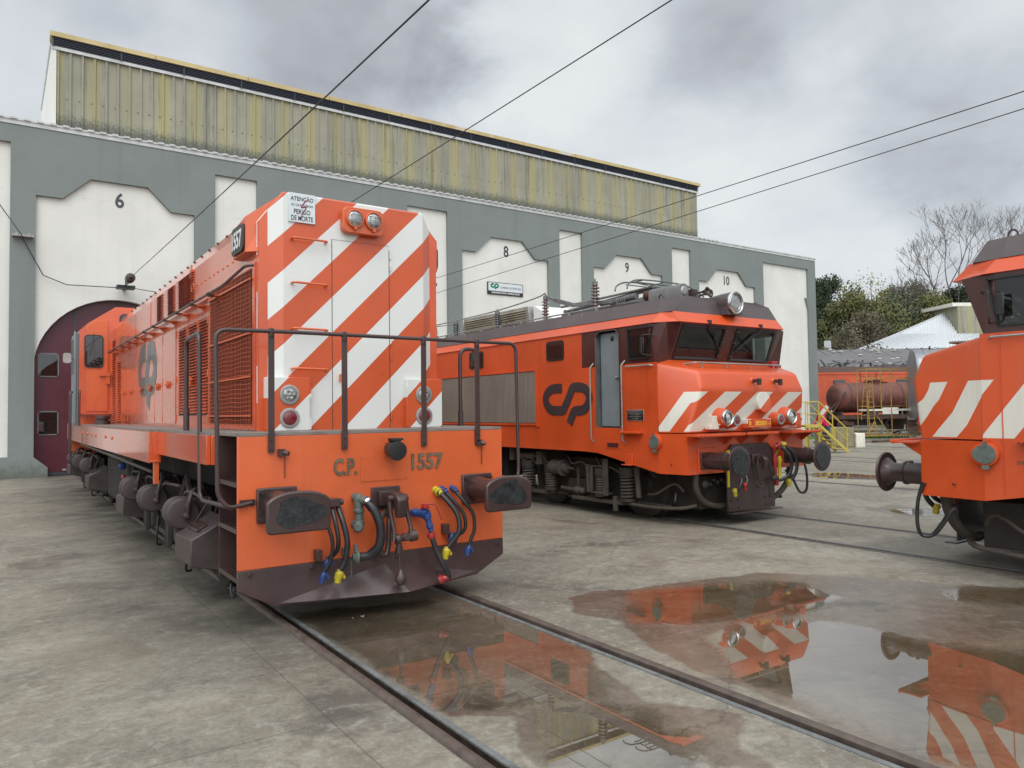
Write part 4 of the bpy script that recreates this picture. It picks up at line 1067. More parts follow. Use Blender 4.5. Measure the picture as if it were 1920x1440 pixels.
b = MB(); b.tube([(2.887, 5.95, 0.54), (2.888, 5.945, 0.44), (2.892, 5.94, 0.34)], 0.011, 8); b.lathe((2.892, 5.94, 0.395), (0, 0, -1), [(0, 0.012), (0.03, 0.032), (0.07, 0.052), (0.10, 0.05), (0.13, 0.03), (0.14, 0.005)], 16)
b.build('tommy_bar', 'brown', cp)
b = MB(); b.box(2.22, 2.30, 6.13, 6.18, 0.985, 1.005); b.box(2.30, 2.40, 6.06, 6.14, 0.965, 1.035); b.cyl((2.40, 6.10, 1.0), (2.435, 6.10, 1.0), 0.028); b.build('lamp_bracket', 'brown', DL, bevel=0.005)
# big corrugated hose and its green-grey cocks
b = MB(); b.lathe((2.58, 6.10, 1.06), (0, 0, -1), [(0, 0.0), (0.012, 0.028), (0.04, 0.040), (0.13, 0.040), (0.14, 0.048), (0.16, 0.048), (0.17, 0.036), (0.23, 0.036), (0.24, 0.046), (0.29, 0.044), (0.31, 0.02)], 16)
b.cyl((2.58, 6.10, 1.01), (2.62, 6.02, 1.00), 0.038); b.cyl((2.58, 6.10, 0.78), (2.57, 6.18, 0.79), 0.036); b.cyl((2.58, 6.10, 1.02), (2.58, 6.18, 1.02), 0.04); b.lathe((2.56, 6.06, 0.78), (-0.4, -0.8, 0.0), [(0, 0.04), (0.04, 0.045), (0.06, 0.03)], 12)
b.build('brake_cock', 'greengrey', DL)
b = MB(); b.tube([(2.61, 6.01, 1.0), (2.65, 5.95, 0.93), (2.69, 5.92, 0.82), (2.70, 5.91, 0.71), (2.68, 5.92, 0.61), (2.62, 5.97, 0.545), (2.54, 6.03, 0.53)], 0.036, 12, 5)
hs = b.build('vacuum_hose', 'rubber', DL)
b = MB(); ctl = [Vector(p) for p in ((2.61, 6.01, 1.0), (2.65, 5.95, 0.93), (2.69, 5.92, 0.82), (2.70, 5.91, 0.71), (2.68, 5.92, 0.61), (2.62, 5.97, 0.545))]
for i in range(34):
    t = i / 34 * (len(ctl) - 1); k = int(t); u = t - k; p = ctl[k].lerp(ctl[k + 1], u); d = (ctl[min(k + 1, 5)] - ctl[k])
    b.lathe(p - d.normalized() * 0.003, d, [(0, 0.034), (0.001, 0.041), (0.005, 0.041), (0.006, 0.034)], 12, False)
b.build('hose_rib', 'rubber', hs)
b = MB(); b.lathe((2.612, 6.01, 1.005), (0.4, -0.6, -0.75), [(0, 0.041), (0.022, 0.041)], 16); b.build('hose_clip', 'chrome', hs)
b = MB(); b.lathe((2.55, 6.02, 0.53), (-1, 0.2, 0.0), [(0, 0.036), (0.01, 0.06), (0.025, 0.062), (0.04, 0.045), (0.06, 0.03)], 14); b.box(2.50, 2.525, 6.0, 6.03, 0.58, 0.64); b.box(2.45, 2.49, 6.10, 6.18, 0.53, 0.60)
for i in range(7): b.obox((2.475 + 0.006 * (i % 2), 6.03, 0.50 - i * 0.02), (0.004, 0, 0), (0, 0.004, 0), (0, 0, 0.009))
b.build('hose_coupling', 'greengrey', hs)
# air hoses, left and right groups
def air_hose(p0, mid, p1, r, c0, c1, top=None):
    b = MB(); b.tube([p0] + mid + [p1], r, 10, 5); h = b.build('air_hose', 'rubber', DL)
    if c0:
        b = MB(); p = Vector(p0); b.lathe(p + Vector((0, 0.05, 0.012)), Vector((0.02, -0.07, -0.03)), [(0, r * 1.5), (0.03, r * 1.5), (0.032, r * 1.2), (0.045, r * 1.7), (0.065, r * 1.7), (0.07, r * 1.15), (0.10, r * 1.1)], 10); b.build('hose_union', c0, h)
    b = MB(); p = Vector(p1); b.lathe(p + Vector((0.01, 0, 0.02)), (-0.25, 0.0, -1), [(0, r * 1.1), (0.02, r * 1.15), (0.03, r * 1.5), (0.06, r * 1.5), (0.08, r * 1.15), (0.11, r * 1.1), (0.115, r * 0.6)], 12)
    b.obox(p + Vector((0.03, -0.01, -0.03)), (0.008, 0, 0.008), (0, 0.006, 0), (-0.014, 0, 0.024)); b.obox(p + Vector((-0.025, 0.0, -0.045)), (0.014, 0, 0), (0, 0.014, 0), (0, 0, 0.014))
    b.build('hose_head', c1, h); return h
air_hose((2.24, 6.12, 0.98), [(2.265, 6.03, 0.85), (2.305, 6.0, 0.68), (2.29, 6.02, 0.52)], (2.245, 6.05, 0.435), 0.016, None, 'blue')
air_hose((2.34, 6.12, 0.98), [(2.34, 6.03, 0.85), (2.355, 6.0, 0.70), (2.35, 6.03, 0.60)], (2.30, 6.10, 0.53), 0.019, None, 'blue')
air_hose((2.39, 6.12, 0.98), [(2.40, 6.02, 0.85), (2.425, 5.98, 0.68), (2.41, 5.99, 0.52)], (2.365, 6.01, 0.43), 0.024, None, 'yellow')
air_hose((3.37, 6.14, 1.02), [(3.435, 6.06, 0.93), (3.50, 5.99, 0.80), (3.50, 5.97, 0.66), (3.44, 6.0, 0.56)], (3.395, 6.02, 0.50), 0.024, 'yellow', 'yellow')
air_hose((3.43, 6.14, 1.03), [(3.50, 6.07, 0.93), (3.58, 6.02, 0.80), (3.59, 6.01, 0.68), (3.55, 6.04, 0.62)], (3.50, 6.10, 0.615), 0.017, 'blue', 'blue')
air_hose((3.54, 6.14, 1.03), [(3.60, 6.07, 0.93), (3.68, 6.02, 0.80), (3.69, 6.01, 0.66), (3.665, 6.02, 0.58)], (3.635, 6.03, 0.50), 0.017, 'blue', 'blue')
b = MB()
for x, z in ((2.21, 0.56), (3.36, 0.24), (3.43, 0.66), (3.51, 0.56)): b.box(x - 0.005, x + 0.045, 6.10, 6.18, z - 0.04, z + 0.05)
b.build('hose_hanger', 'brown', DL, bevel=0.003)
b = MB(); b.lathe((3.12, 6.17, 0.845), (0.45, -0.8, -0.05), [(0, 0.03), (0.03, 0.03), (0.032, 0.04), (0.05, 0.04), (0.06, 0.035), (0.13, 0.045), (0.17, 0.045)], 14); b.lathe((3.20, 6.04, 0.84), (0.25, -0.1, -1), [(0, 0.042), (0.05, 0.04), (0.055, 0.028), (0.10, 0.028), (0.105, 0.034), (0.13, 0.034), (0.14, 0.024), (0.17, 0.024)], 14)
cv = b.build('brake_valve', 'blue', DL)
b = MB(); b.lathe((3.19, 6.04, 0.885), (0, 0, 1), [(0, 0.035), (0.02, 0.04), (0.025, 0.02), (0.04, 0.02)], 12); b.tube([(3.15, 6.04, 0.925), (3.22, 6.035, 0.92), (3.28, 6.03, 0.915), (3.31, 6.02, 0.86), (3.345, 6.01, 0.77)], 0.0075, 6, 3)
b.lathe((3.238, 6.025, 0.665), (0.1, 0, -1), [(0, 0.032), (0.025, 0.038), (0.05, 0.032)], 10); b.build('valve_handle', 'red', cv)
b = MB(); b.tube([(3.245, 6.02, 0.63), (3.28, 6.0, 0.50), (3.33, 5.97, 0.38), (3.375, 5.96, 0.285), (3.385, 5.975, 0.25)], 0.025, 10, 5); hh = b.build('air_hose', 'rubber', DL)
b = MB(); b.lathe((3.385, 5.97, 0.26), (-0.6, 0.3, -0.2), [(0, 0.03), (0.05, 0.032), (0.06, 0.045), (0.09, 0.04)], 10); b.build('hose_head', 'red', hh)
b = MB(); b.lathe((3.243, 6.02, 0.635), (0.2, 0, -1), [(0, 0.028), (0.016, 0.028)], 12); b.build('hose_clip', 'chrome', hh)
# lamp irons with chains on the beam
for x, z in ((1.905, 1.435), (3.82, 1.45)):
    b = MB(); b.box(x, x + 0.05, 6.14, 6.18, z - 0.03, z + 0.03); b.cyl((x + 0.045, 6.15, z), (x + 0.075, 6.12, z - 0.01), 0.02)
    for i in range(11): b.obox((x + 0.055 + 0.003 * (i % 2), 6.165, z - 0.03 - i * 0.017), (0.003, 0, 0), (0, 0.003, 0), (0, 0, 0.008))
    b.build('chained_cap', 'brown', DL)
# front handrail
b = MB(); b.bend([(1.69, 6.155, 1.045), (1.60, 6.14, 1.03), (1.50, 6.12, 1.02), (1.425, 6.13, 1.12), (1.412, 6.15, 2.425), (2.0, 6.15, 2.432), (4.285, 6.15, 2.425), (4.30, 6.15, 1.14), (4.25, 6.14, 1.02), (4.06, 6.15, 1.03)], 0.0175, 0.09, 10)
hr = b.build('front_handrail', 'brown', DL)
b = MB(); b.box(1.60, 1.72, 6.160, 6.179, 1.02, 1.07); b.lathe((1.64, 6.160, 1.045), (0, -1, 0), [(0, 0.014), (0.01, 0.012)], 8); b.lathe((1.69, 6.160, 1.045), (0, -1, 0), [(0, 0.014), (0.01, 0.012)], 8); b.build('rail_clamp', 'brown', hr)
for x in (1.85, 2.48, 3.25, 3.83):
    b = MB(); b.box(x - 0.024, x + 0.024, 6.150, 6.166, 1.44, 2.40); b.lathe((x, 6.158, 2.38), (0, 0, 1), [(0, 0.022), (0.03, 0.026), (0.07, 0.026), (0.08, 0.012)], 10); b.box(x - 0.024, x + 0.024, 6.166, 6.179, 1.44, 1.57)
    for z in (1.47, 1.54): b.lathe((x, 6.150, z), (0, -1, 0), [(0, 0.012), (0.01, 0.01)], 8)
    b.build('rail_post', 'brown', hr)
b = MB(); b.bend([(1.56, 8.0, 1.60), (1.56, 8.0, 2.50), (1.50, 7.15, 2.50), (1.50, 7.10, 1.0), (1.62, 6.4, 0.98)], 0.021, 0.10, 10); b.cyl((1.56, 8.0, 1.60), (1.56, 8.0, 1.82), 0.029); b.build('step_handrail', 'brown', DL)
b = MB(); b.bend([(mx(1.60), 6.95, 1.60), (mx(1.60), 6.95, 2.43), (4.33, 6.95, 2.43), (4.33, 6.95, 1.60)], 0.021, 0.10, 10); b.cyl((mx(1.60), 6.95, 1.6), (mx(1.60), 6.95, 1.76), 0.029); b.build('step_handrail', 'brown', DL)
# steps
for s in (1, -1):
    f = (lambda x: x) if s > 0 else mx
    b = MB(); b.box(f(1.90), f(1.92), 6.22, 6.80, 0.36, 1.57); b.box(f(1.594), f(1.90), 6.80, 6.815, 0.36, 1.57); st_ = b.build('step_well', 'brown', DL, smooth=False)
    for z in (1.19, 0.82, 0.43):
        b = MB(); b.box(f(1.588), f(1.60), 6.22, 6.80, z - 0.025, z + 0.012); b.box(f(1.60), f(1.90), 6.22, 6.235, z - 0.02, z + 0.01); b.box(f(1.60), f(1.90), 6.78, 6.795, z - 0.02, z + 0.01)
        for i in range(7):
            xx = 1.625 + i * 0.043; b.box(f(xx), f(xx + 0.012), 6.235, 6.78, z - 0.01, z + 0.006)
        for j in range(11): yy = 6.28 + j * 0.048; b.box(f(1.60), f(1.90), yy, yy + 0.012, z - 0.011, z + 0.005)
        b.build('step_tread', 'brown', st_, smooth=False)
    b = MB(); b.tube([(f(1.60), 6.3, 0.36), (f(1.60), 6.35, 0.27), (f(1.62), 6.5, 0.27), (f(1.63), 6.55, 0.34)], 0.012, 6, 4); b.build('step_loop', 'black', st_)
# --- cab
CX0, CX1, CYF, CYR = 1.365, mx(1.365), 17.4, 19.3
b = MB(); cr_ = lambda y: [(CX0, y, 1.60), (CX0, y, 3.50), (1.52, y, 3.66), (2.02, y, 4.02), (mx(2.02), y, 4.02), (mx(1.52), y, 3.66), (CX1, y, 3.50), (CX1, y, 1.60)]
b.loft([cr_(CYF), cr_(CYR)]); cab = b.build('cab', 'orange_side', DL, smooth=False)
b = MB(); b.prism([(1.49, 1.86), (1.88, 1.86), (1.88, 3.73), (1.66, 3.73), (1.49, 3.58)], 'y', CYF - 0.02, CYF - 0.001); cd = b.build('cab_door', 'orange', cab, bevel=0.006)
def rr_poly(x0, x1, z0, z1, r, n=5):
    pl = []
    for (cx_, cz_, a0) in ((x1 - r, z1 - r, 0), (x0 + r, z1 - r, 90), (x0 + r, z0 + r, 180), (x1 - r, z0 + r, 270)):
        for k in range(n): a = R(a0 + k * 90 / (n - 1)); pl.append((cx_ + r * math.cos(a), cz_ + r * math.sin(a)))
    return pl
b = MB(); b.prism(rr_poly(1.455, 1.795, 2.75, 3.42, 0.07), 'y', CYF - 0.045, CYF - 0.021); wf = b.build('cab_window', 'rubber', cab, smooth=False)
b = MB(); b.prism(rr_poly(1.475, 1.775, 2.77, 3.40, 0.06), 'y', CYF - 0.050, CYF - 0.0455); b.build('window_glass', 'glass_dark', cab, smooth=False)
b = MB(); b.prism(rr_poly(2.09, 2.62, 3.46, 3.88, 0.09), 'y', CYF - 0.03, CYF - 0.001); b.build('cab_window', 'rubber', cab, smooth=False)
b = MB(); b.prism(rr_poly(2.11, 2.60, 3.48, 3.86, 0.08), 'y', CYF - 0.035, CYF - 0.0305); b.build('window_glass', 'glass_dark', cab, smooth=False)
b = MB(); b.box(1.72, 1.92, CYF - 0.07, CYF - 0.02, 2.58, 2.62); b.box(1.84, 1.92, CYF - 0.05, CYF - 0.02, 2.42, 2.66); b.build('door_handle', 'orange', cab)
b = MB(); b.box(1.38, 1.93, CYF - 0.16, CYF - 0.001, 1.80, 1.83); b.build('cab_shelf', 'orange_side', cab)
b = MB(); b.tube([(1.62, CYF - 0.06, 3.45), (1.6, CYF - 0.07, 3.2), (1.54, CYF - 0.07, 3.0)], 0.006, 5); b.build('wiper', 'black', cab)
b = MB(); b.box(1.30, CX0 - 0.001, CYF + 0.05, CYF + 0.9, 1.62, 3.45); b.box(1.28, 1.32, CYF + 0.02, CYF + 0.12, 1.62, 3.48); sd = b.build('side_door', 'door_grey', cab, bevel=0.01)
b = MB(); b.box(1.285, 1.299, CYF + 0.2, CYF + 0.8, 2.65, 3.35); b.build('door_window', 'glass_dark', sd, smooth=False)
b = MB(); b.bend([(1.27, CYF + 0.1, 2.92), (1.2, CYF - 0.05, 2.95), (1.16, CYF - 0.1, 2.95)], 0.01); b.prism(rr_poly(1.08, 1.22, 2.83, 3.03, 0.04), 'y', CYF - 0.12, CYF - 0.08); b.build('wing_mirror', 'alu', cab)
b = MB(); b.bend([(1.36, CYF - 0.25, 1.60), (1.36, CYF - 0.25, 2.28), (1.36, CYF - 0.01, 2.28)], 0.016); b.build('cab_handrail', 'brown', cab)
b = MB(); b.bend([(1.33, CYF + 1.2, 1.0), (1.28, CYF + 1.1, 0.98), (1.28, CYF + 1.1, 2.30), (1.34, CYF + 1.3, 2.32)], 0.018); b.bend([(1.33, CYF + 0.5, 0.95), (1.26, CYF + 0.5, 0.93), (1.26, CYF + 0.5, 2.26), (1.34, CYF + 0.6, 2.28)], 0.018); b.build('cab_handrail', 'brown', cab)
b = MB(); b.lathe((1.68, CYF - 1.1, 1.60), (0, 0, 1), [(0, 0.14), (0.07, 0.14), (0.075, 0.10), (0.10, 0.10), (0.11, 0.13), (0.16, 0.13), (0.18, 0.06)], 16); b.build('sand_filler', 'brown', DL)
# short rear hood
b = MB(); b.loft([[(HX0, y, 1.6), (HX0, y, 3.2), (2.15, y, 3.45), (mx(2.15), y, 3.45), (HX1, y, 3.2), (HX1, y, 1.6)] for y in (19.3, 20.6)]); b.build('short_hood', 'orange_side', DL, smooth=False)
b = MB(); b.box(1.5, mx(1.5), 20.9, 20.95, 0.5, 1.574); b.build('rear_beam', 'orange', DL)
# --- frame, bogies
b = MB(); b.box(2.05, mx(2.05), 6.83, 20.8, 0.95, 1.57); b.box(1.75, mx(1.75), 12.9, 15.9, 0.35, 1.2); b.build('underframe', 'under', DL, smooth=False)
b = MB(); b.box(1.70, mx(1.70), 13.1, 15.7, 0.30, 1.05); b.build('fuel_tank', 'under', DL, bevel=0.06)
def bogie(y0):
    bg = None
    b = MB()
    for s in (1, -1):
        f = (lambda x: x) if s > 0 else mx
        b.prism([(y0 - 2.35, 0.55), (y0 - 2.2, 0.78), (y0 - 1.0, 0.72), (y0 - 0.2, 0.92), (y0 + 0.9, 0.92), (y0 + 2.3, 0.78), (y0 + 2.4, 0.55), (y0 + 1.5, 0.50), (y0 - 1.5, 0.50)], 'x', f(1.80), f(1.88))
        for yy in (y0 - 1.6, y0 - 0.05, y0 + 1.5):
            b.box(f(1.72), f(1.80), yy - 0.17, yy + 0.17, 0.30, 0.66); b.box(f(1.66), f(1.72), yy - 0.035, yy + 0.035, 0.22, 0.62); b.box(f(1.66), f(1.72), yy + 0.10, yy + 0.13, 0.25, 0.62)
        b.box(f(1.76), f(1.80), y0 - 2.25, y0 + 2.2, 0.24, 0.30)
    bg = b.build('bogie', 'grime', DL, bevel=0.01)
    for s in (1, -1):
        f = (lambda x: x) if s > 0 else mx
        for yy in (y0 - 1.75, y0 - 0.08, y0 + 1.45):       # brake cylinders
            b = MB(); b.lathe((f(1.52), yy, 0.79), (0, 1, 0.0), [(0, 0.0), (0.002, 0.125), (0.006, 0.140), (0.018, 0.147), (0.09, 0.148), (0.095, 0.165), (0.12, 0.165), (0.125, 0.148), (0.30, 0.150), (0.32, 0.13), (0.33, 0.05), (0.5, 0.04)], 22)
            b.lathe((f(1.54), yy, 0.77), (0, -1, 0), [(0, 0.035), (0.04, 0.03), (0.06, 0.018)], 10)
            b.tube([(f(1.55), yy - 0.03, 0.80), (f(1.56), yy - 0.06, 0.93), (f(1.62), yy + 0.0, 1.02), (f(1.72), yy + 0.12, 0.98)], 0.020, 8, 4)
            b.lathe((f(1.55), yy - 0.035, 0.85), (0, 0, 1), [(0, 0.03), (0.05, 0.03)], 8)
            b.bar((f(1.6), yy + 0.3, 0.8), (f(1.85), yy + 0.5, 0.7), 0.06, 0.10); b.box(f(1.62), f(1.80), yy + 0.1, yy + 0.25, 0.62, 0.92)
            b.build('brake_cylinder', 'brownbox', bg)
        for yb, d_ in ((y0 - 2.05, 1), (y0 + 2.35, 1)):                   # sand boxes with sloping lids
            b = MB(); hb = 0.36
            A = [(f(1.45), yb - hb, 0.385), (f(1.78), yb - hb, 0.30), (f(1.78), yb + hb, 0.30), (f(1.45), yb + hb, 0.37), (f(1.45), yb - hb, 0.625), (f(1.78), yb - hb, 0.80), (f(1.78), yb + hb, 0.80), (f(1.45), yb + hb, 0.60)]
            b.add(A, [(0, 3, 2, 1), (4, 5, 6, 7), (0, 1, 5, 4), (1, 2, 6, 5), (2, 3, 7, 6), (3, 0, 4, 7)])
            sb = b.build('sand_box', 'brownbox', bg, bevel=0.012)
            b = MB(); b.obox((f(1.58), yb, 0.705), (0.05 * s, 0, 0.026), (0, 0.2, 0), (0, 0, 0.006)); b.bar((f(1.545), yb - 0.24, 0.69), (f(1.545), yb + 0.24, 0.69), 0.03, 0.02); b.build('box_hatch', 'brown', bg, bevel=0.003)
        b = MB()
        for k in range(4):
            yy = y0 - 2.2 + k * 1.2; b.tube([(f(1.62), yy, 0.95 + 0.05 * (k % 2)), (f(1.60), yy + 0.4, 0.99), (f(1.60), yy + 0.8, 0.96), (f(1.66), yy + 1.1, 0.80), (f(1.70), yy + 1.15, 0.6)], 0.016, 6, 3)
        b.tube([(f(1.64), y0 - 2.3, 0.98), (f(1.60), y0 - 1.9, 0.72), (f(1.62), y0 - 1.6, 0.60)], 0.010, 5, 3)
        b.build('brake_pipe', 'grime2', bg)
        b = MB(); b.bar((f(1.80), y0 - 1.0, 0.50), (f(1.80), y0 - 0.45, 1.05), 0.05, 0.09); b.bar((f(1.80), y0 - 0.5, 1.05), (f(1.80), y0 + 0.2, 0.55), 0.05, 0.09); b.bar((f(1.80), y0 + 0.6, 0.5), (f(1.80), y0 + 1.1, 1.0), 0.05, 0.08); b.build('brake_linkage', 'brownbox', bg, bevel=0.01)
        b = MB(); b.tube([(f(1.62), y0 - 1.45, 0.55), (f(1.60), y0 - 1.45, 0.25), (f(1.62), y0 - 1.38, 0.16), (f(1.68), y0 - 1.3, 0.15)], 0.013, 6, 3); b.tube([(f(1.62), y0 + 0.25, 0.55), (f(1.60), y0 + 0.25, 0.28), (f(1.62), y0 + 0.3, 0.2), (f(1.68), y0 + 0.4, 0.18)], 0.013, 6, 3); b.build('sand_pipe', 'black', bg)
    for yy in (y0 - 1.6, y0 - 0.05, y0 + 1.5):
        b = MB(); b.cyl((c - GA - 0.02, yy, 0.46), (c + GA + 0.02, yy, 0.46), 0.08)
        for s in (-1, 1): b.lathe((c + s * (GA - 0.03), yy, 0.46), (s, 0, 0), [(0, 0.485), (0.022, 0.485), (0.03, 0.46), (0.13, 0.455), (0.135, 0.38), (0.10, 0.36), (0.11, 0.14), (0.16, 0.12)], 36)
        b.build('wheelset', 'grime', bg)
bogie(9.65); bogie(18.75)
b = MB(); b.lathe((1.60, 13.0, 0.98), (0, -1, 0.1), [(0, 0.05), (0.08, 0.06), (0.1, 0.03), (0.18, 0.03)], 10); b.build('drain_valve', 'blue', DL)
b = MB(); b.lathe((1.60, 12.82, 0.86), (0.1, -0.1, -1), [(0, 0.03), (0.05, 0.035)], 10); b.build('drain_cap', 'red', DL)
ORG[0] = Vector((0, 0, 0))
# ================================================================ ELECTRIC LOCOMOTIVES (local frame: nose at y = 0 facing -y)
def nose_white(nt, x, y, z):
    ax = math_n(nt, 'ABSOLUTE', y); yp = math_n(nt, 'MAXIMUM', y, 0.0)
    sg = math_n(nt, 'SIGN', x)
    rp = math_n(nt, 'GREATER_THAN', x, 0.0)
    kk = math_n(nt, 'SUBTRACT', 1.43, math_n(nt, 'MULTIPLY', rp, 0.18))
    s = math_n(nt, 'ADD', x, math_n(nt, 'MULTIPLY', sg, math_n(nt, 'MULTIPLY', yp, kk)))
    sl = math_n(nt, 'SUBTRACT', 1.34, math_n(nt, 'MULTIPLY', rp, maprange(nt, y, -0.05, 0.12, 0, 0.38)))
    u = math_n(nt, 'SUBTRACT', s, math_n(nt, 'MULTIPLY', math_n(nt, 'SUBTRACT', z, 1.41), sl))
    t = math_n(nt, 'FRACT', math_n(nt, 'ADD', math_n(nt, 'DIVIDE', math_n(nt, 'ADD', u, 1.49), 0.76), 10.0))
    w = math_n(nt, 'MULTIPLY', maprange(nt, t, 0.0, 0.003, 0, 1), maprange(nt, t, 0.50, 0.506, 1, 0))
    w = math_n(nt, 'MULTIPLY', w, maprange(nt, z, 1.995, 2.0, 1, 0))
    w = math_n(nt, 'MULTIPLY', w, maprange(nt, z, 1.415, 1.42, 0, 1))
    return math_n(nt, 'MULTIPLY', w, maprange(nt, u, -2.42, -2.41, 0, 1))
M['nose'] = stripes_mat('striped_nose_paint', nose_white, (0.56, 0.075, 0.015), (0.64, 0.62, 0.54), 0.40, 0.18, dirt=0.22, wavy=0.10)
EL_L = 15.4
def make_electric(loc, rz, label, detail_front=True):
    ORG[0] = Vector((0, 0, 0))
    T = empty('electric_locomotive', loc, label, 'locomotive', 'electric locomotives facing each other', rz)
    L = EL_L
    # ---- side walls
    b = MB()
    for s in (-1, 1):
        x = 1.5 * s
        def q(ya, yb, z0a, z0b, z1, m=0):
            b.mat(m); b.quad((x, ya, z0a), (x, yb, z0b), (x, yb, z1), (x, ya, z1)); b.mat(0)
        sk = lambda y: 0.79 + (1.06 - 0.79) * min(1, max(0, (y - 0.46) / 1.45))
        q(0.46, 1.28, sk(0.46), sk(1.28), 2.46, 2 if s > 0 else 0); q(1.28, 1.83, sk(1.28), sk(1.83), 1.46); q(1.83, 2.2, sk(1.83), 1.06, 2.46)
        q(2.2, L - 2.2, 1.06, 1.06, 3.05)
        q(L - 2.2, L - 0.46, 1.06, 0.79, 2.46); q(L - 2.2, L - 0.46, 2.46, 2.46, 3.05, 1)
        b.mat(1); b.quad((x, 0.50, 2.46), (x, 0.62, 2.46), (x, 0.62, 3.05), (1.41 * s, 0.33, 3.05)); b.mat(0); q(0.62, 1.06, 2.46, 2.46, 2.53, 1); q(0.62, 1.06, 3.0, 3.0, 3.05, 1); q(1.06, 1.28, 2.46, 2.46, 3.05, 1)
        q(1.28, 1.83, 3.02, 3.02, 3.05, 1); q(1.83, 2.2, 2.46, 2.46, 3.05, 1)
    body = b.build('body', ['orange_old', 'red_brown', 'nose'], T, smooth=False)
    b = MB()
    for s in (-1, 1):
        for y in (3.40, 8.0, 10.6): b.box(1.501 * s, 1.506 * s, y - 0.004, y + 0.004, 1.08, 3.03)
        b.box(1.501 * s, 1.507 * s, 0.64, 0.648, 0.86, 2.40)
    b.build('panel_seam', 'orange_old', body, smooth=False)
    # ---- noses and windscreens at both ends
    def end(flip):
        F = (lambda p: (p[0], p[1], p[2])) if not flip else (lambda p: (-p[0], L - p[1], p[2]))
        K = {}
        for s in (-1, 1):
            K['b0', s] = (1.38 * s, 0, 0.785); K['b1', s] = (1.38 * s, 0, 1.385); K['c0', s] = (1.5 * s, 0.46, 0.79); K['c1', s] = (1.5 * s, 0.46, 1.385)
            K['n0', s] = (1.37 * s, -0.01, 1.40); K['n1', s] = (1.22 * s, -0.15, 2.03); K['n2', s] = (1.17 * s, -0.06, 2.30)
            K['m0', s] = (1.49 * s, 0.46, 1.40); K['m1', s] = (1.5 * s, 0.47, 2.27); K['m2', s] = (1.49 * s, 0.50, 2.44)
            K['w0', s] = (1.20 * s, 0.50, 2.50); K['w1', s] = (1.17 * s, 0.27, 3.05); K['v0', s] = (1.41 * s, 0.33, 3.05)
            K['x0', s] = (1.5 * s, 0.50, 2.45)
        P = lambda k, s: F(K[k, s])
        m = MB()
        m.add([P('b0', -1), P('b0', 1), P('b1', 1), P('b1', -1)], [(0, 1, 2, 3)])
        for s in (-1, 1): m.add([P('b0', s), P('c0', s), P('c1', s), P('b1', s)], [(0, 1, 2, 3)])
        m.add([P('b1', -1), P('b1', 1), P('c1', 1), P('c1', -1)], [(0, 1, 2, 3)])
        m.add([P('b0', -1), P('b0', 1), P('c0', 1), P('c0', -1)], [(0, 1, 2, 3)])
        beam = m.build('buffer_beam', 'orange_old', T, bevel=0.012)
        m = MB()
        names = ['m0', 'm1', 'm2', 'n0', 'n1', 'n2', 'w0']; vs = []; ix = {}
        for s in (-1, 1):
            for k in names: ix[k, s] = len(vs); vs.append(P(k, s))
        fs = []
        a = lambda *t: fs.append(tuple(ix[k] for k in t))
        a(('n0', -1), ('n0', 1), ('n1', 1), ('n1', -1)); a(('n1', -1), ('n1', 1), ('n2', 1), ('n2', -1)); a(('n2', -1), ('n2', 1), ('w0', 1), ('w0', -1))
        for s in (-1, 1):
            a(('m0', s), ('n0', s), ('n1', s), ('m1', s)); a(('m1', s), ('n1', s), ('n2', s), ('m2', s)); a(('n2', s), ('w0', s), ('m2', s))
        m.add(vs, fs); nose = m.build('nose', 'nose', T, ang=60, bevel=0.05)
        nose.modifiers['bevel'].segments = 4; nose.modifiers['bevel'].angle_limit = R(17)
        # windscreen surround with two real openings
        m = MB()
        def Wp(u, t):          # u across (-1.2..1.2), t up the slope
            k = 1 - 0.025 * t
            return F((u * k, 0.50 + (0.27 - 0.50) * t, 2.50 + 0.55 * t))
        def wq(u0, u1, t0, t1): m.quad(Wp(u0, t0), Wp(u1, t0), Wp(u1, t1), Wp(u0, t1))
        wq(-1.2, 1.2, 0, 0.06); wq(-1.2, 1.2, 0.93, 1.0); wq(-1.2, -1.13, 0.06, 0.93); wq(-0.15, 0.15, 0.06, 0.93); wq(1.13, 1.2, 0.06, 0.93)
        for s in (-1, 1): m.add([P('w0', s), P('x0', s), P('v0', s), P('w1', s)], [(0, 1, 2, 3)])
        ws = m.build('windscreen_surround', 'red_brown', T, smooth=False)
        for s in (-1, 1):
            m = MB(); nrm = Vector((0, -0.92, 0.385)) if not flip else Vector((0, 0.92, 0.385))
            c4 = [Vector(Wp(s * 0.15, 0.06)), Vector(Wp(s * 1.13, 0.06)), Vector(Wp(s * 1.13, 0.93)), Vector(Wp(s * 0.15, 0.93))]
            m.quad(*c4); m.build('windscreen', 'glass', ws, smooth=False)
            m = MB()
            for i in range(4):
                p0, p1 = c4[i], c4[(i + 1) % 4]; m.bar(p0 + nrm * 0.006, p1 + nrm * 0.006, 0.035, 0.02, nrm)
            m.build('windscreen_seal', 'black', ws)
            m = MB(); u0 = 0.62 * s + 0.05
            p = Vector(F((u0, 0.235, 3.085))); p2 = Vector(Wp(u0 + (0.30 if s < 0 else -0.28), 0.48)) + nrm * 0.05; p3 = Vector(Wp(u0 + (0.42 if s < 0 else -0.45), 0.25)) + nrm * 0.035
            m.tube([p, Vector(Wp(u0, 0.85)) + nrm * 0.05, p2], 0.011, 6); m.bar(p2.lerp(p, 0.55) + nrm * 0.0, p3, 0.022, 0.015); m.obox(p, (0.03, 0, 0), (0, 0.02, 0), (0, 0, 0.03))
            m.build('wiper', 'black', ws)
            m = MB()
            e1, e2 = 0.16 * s, 1.0 * s
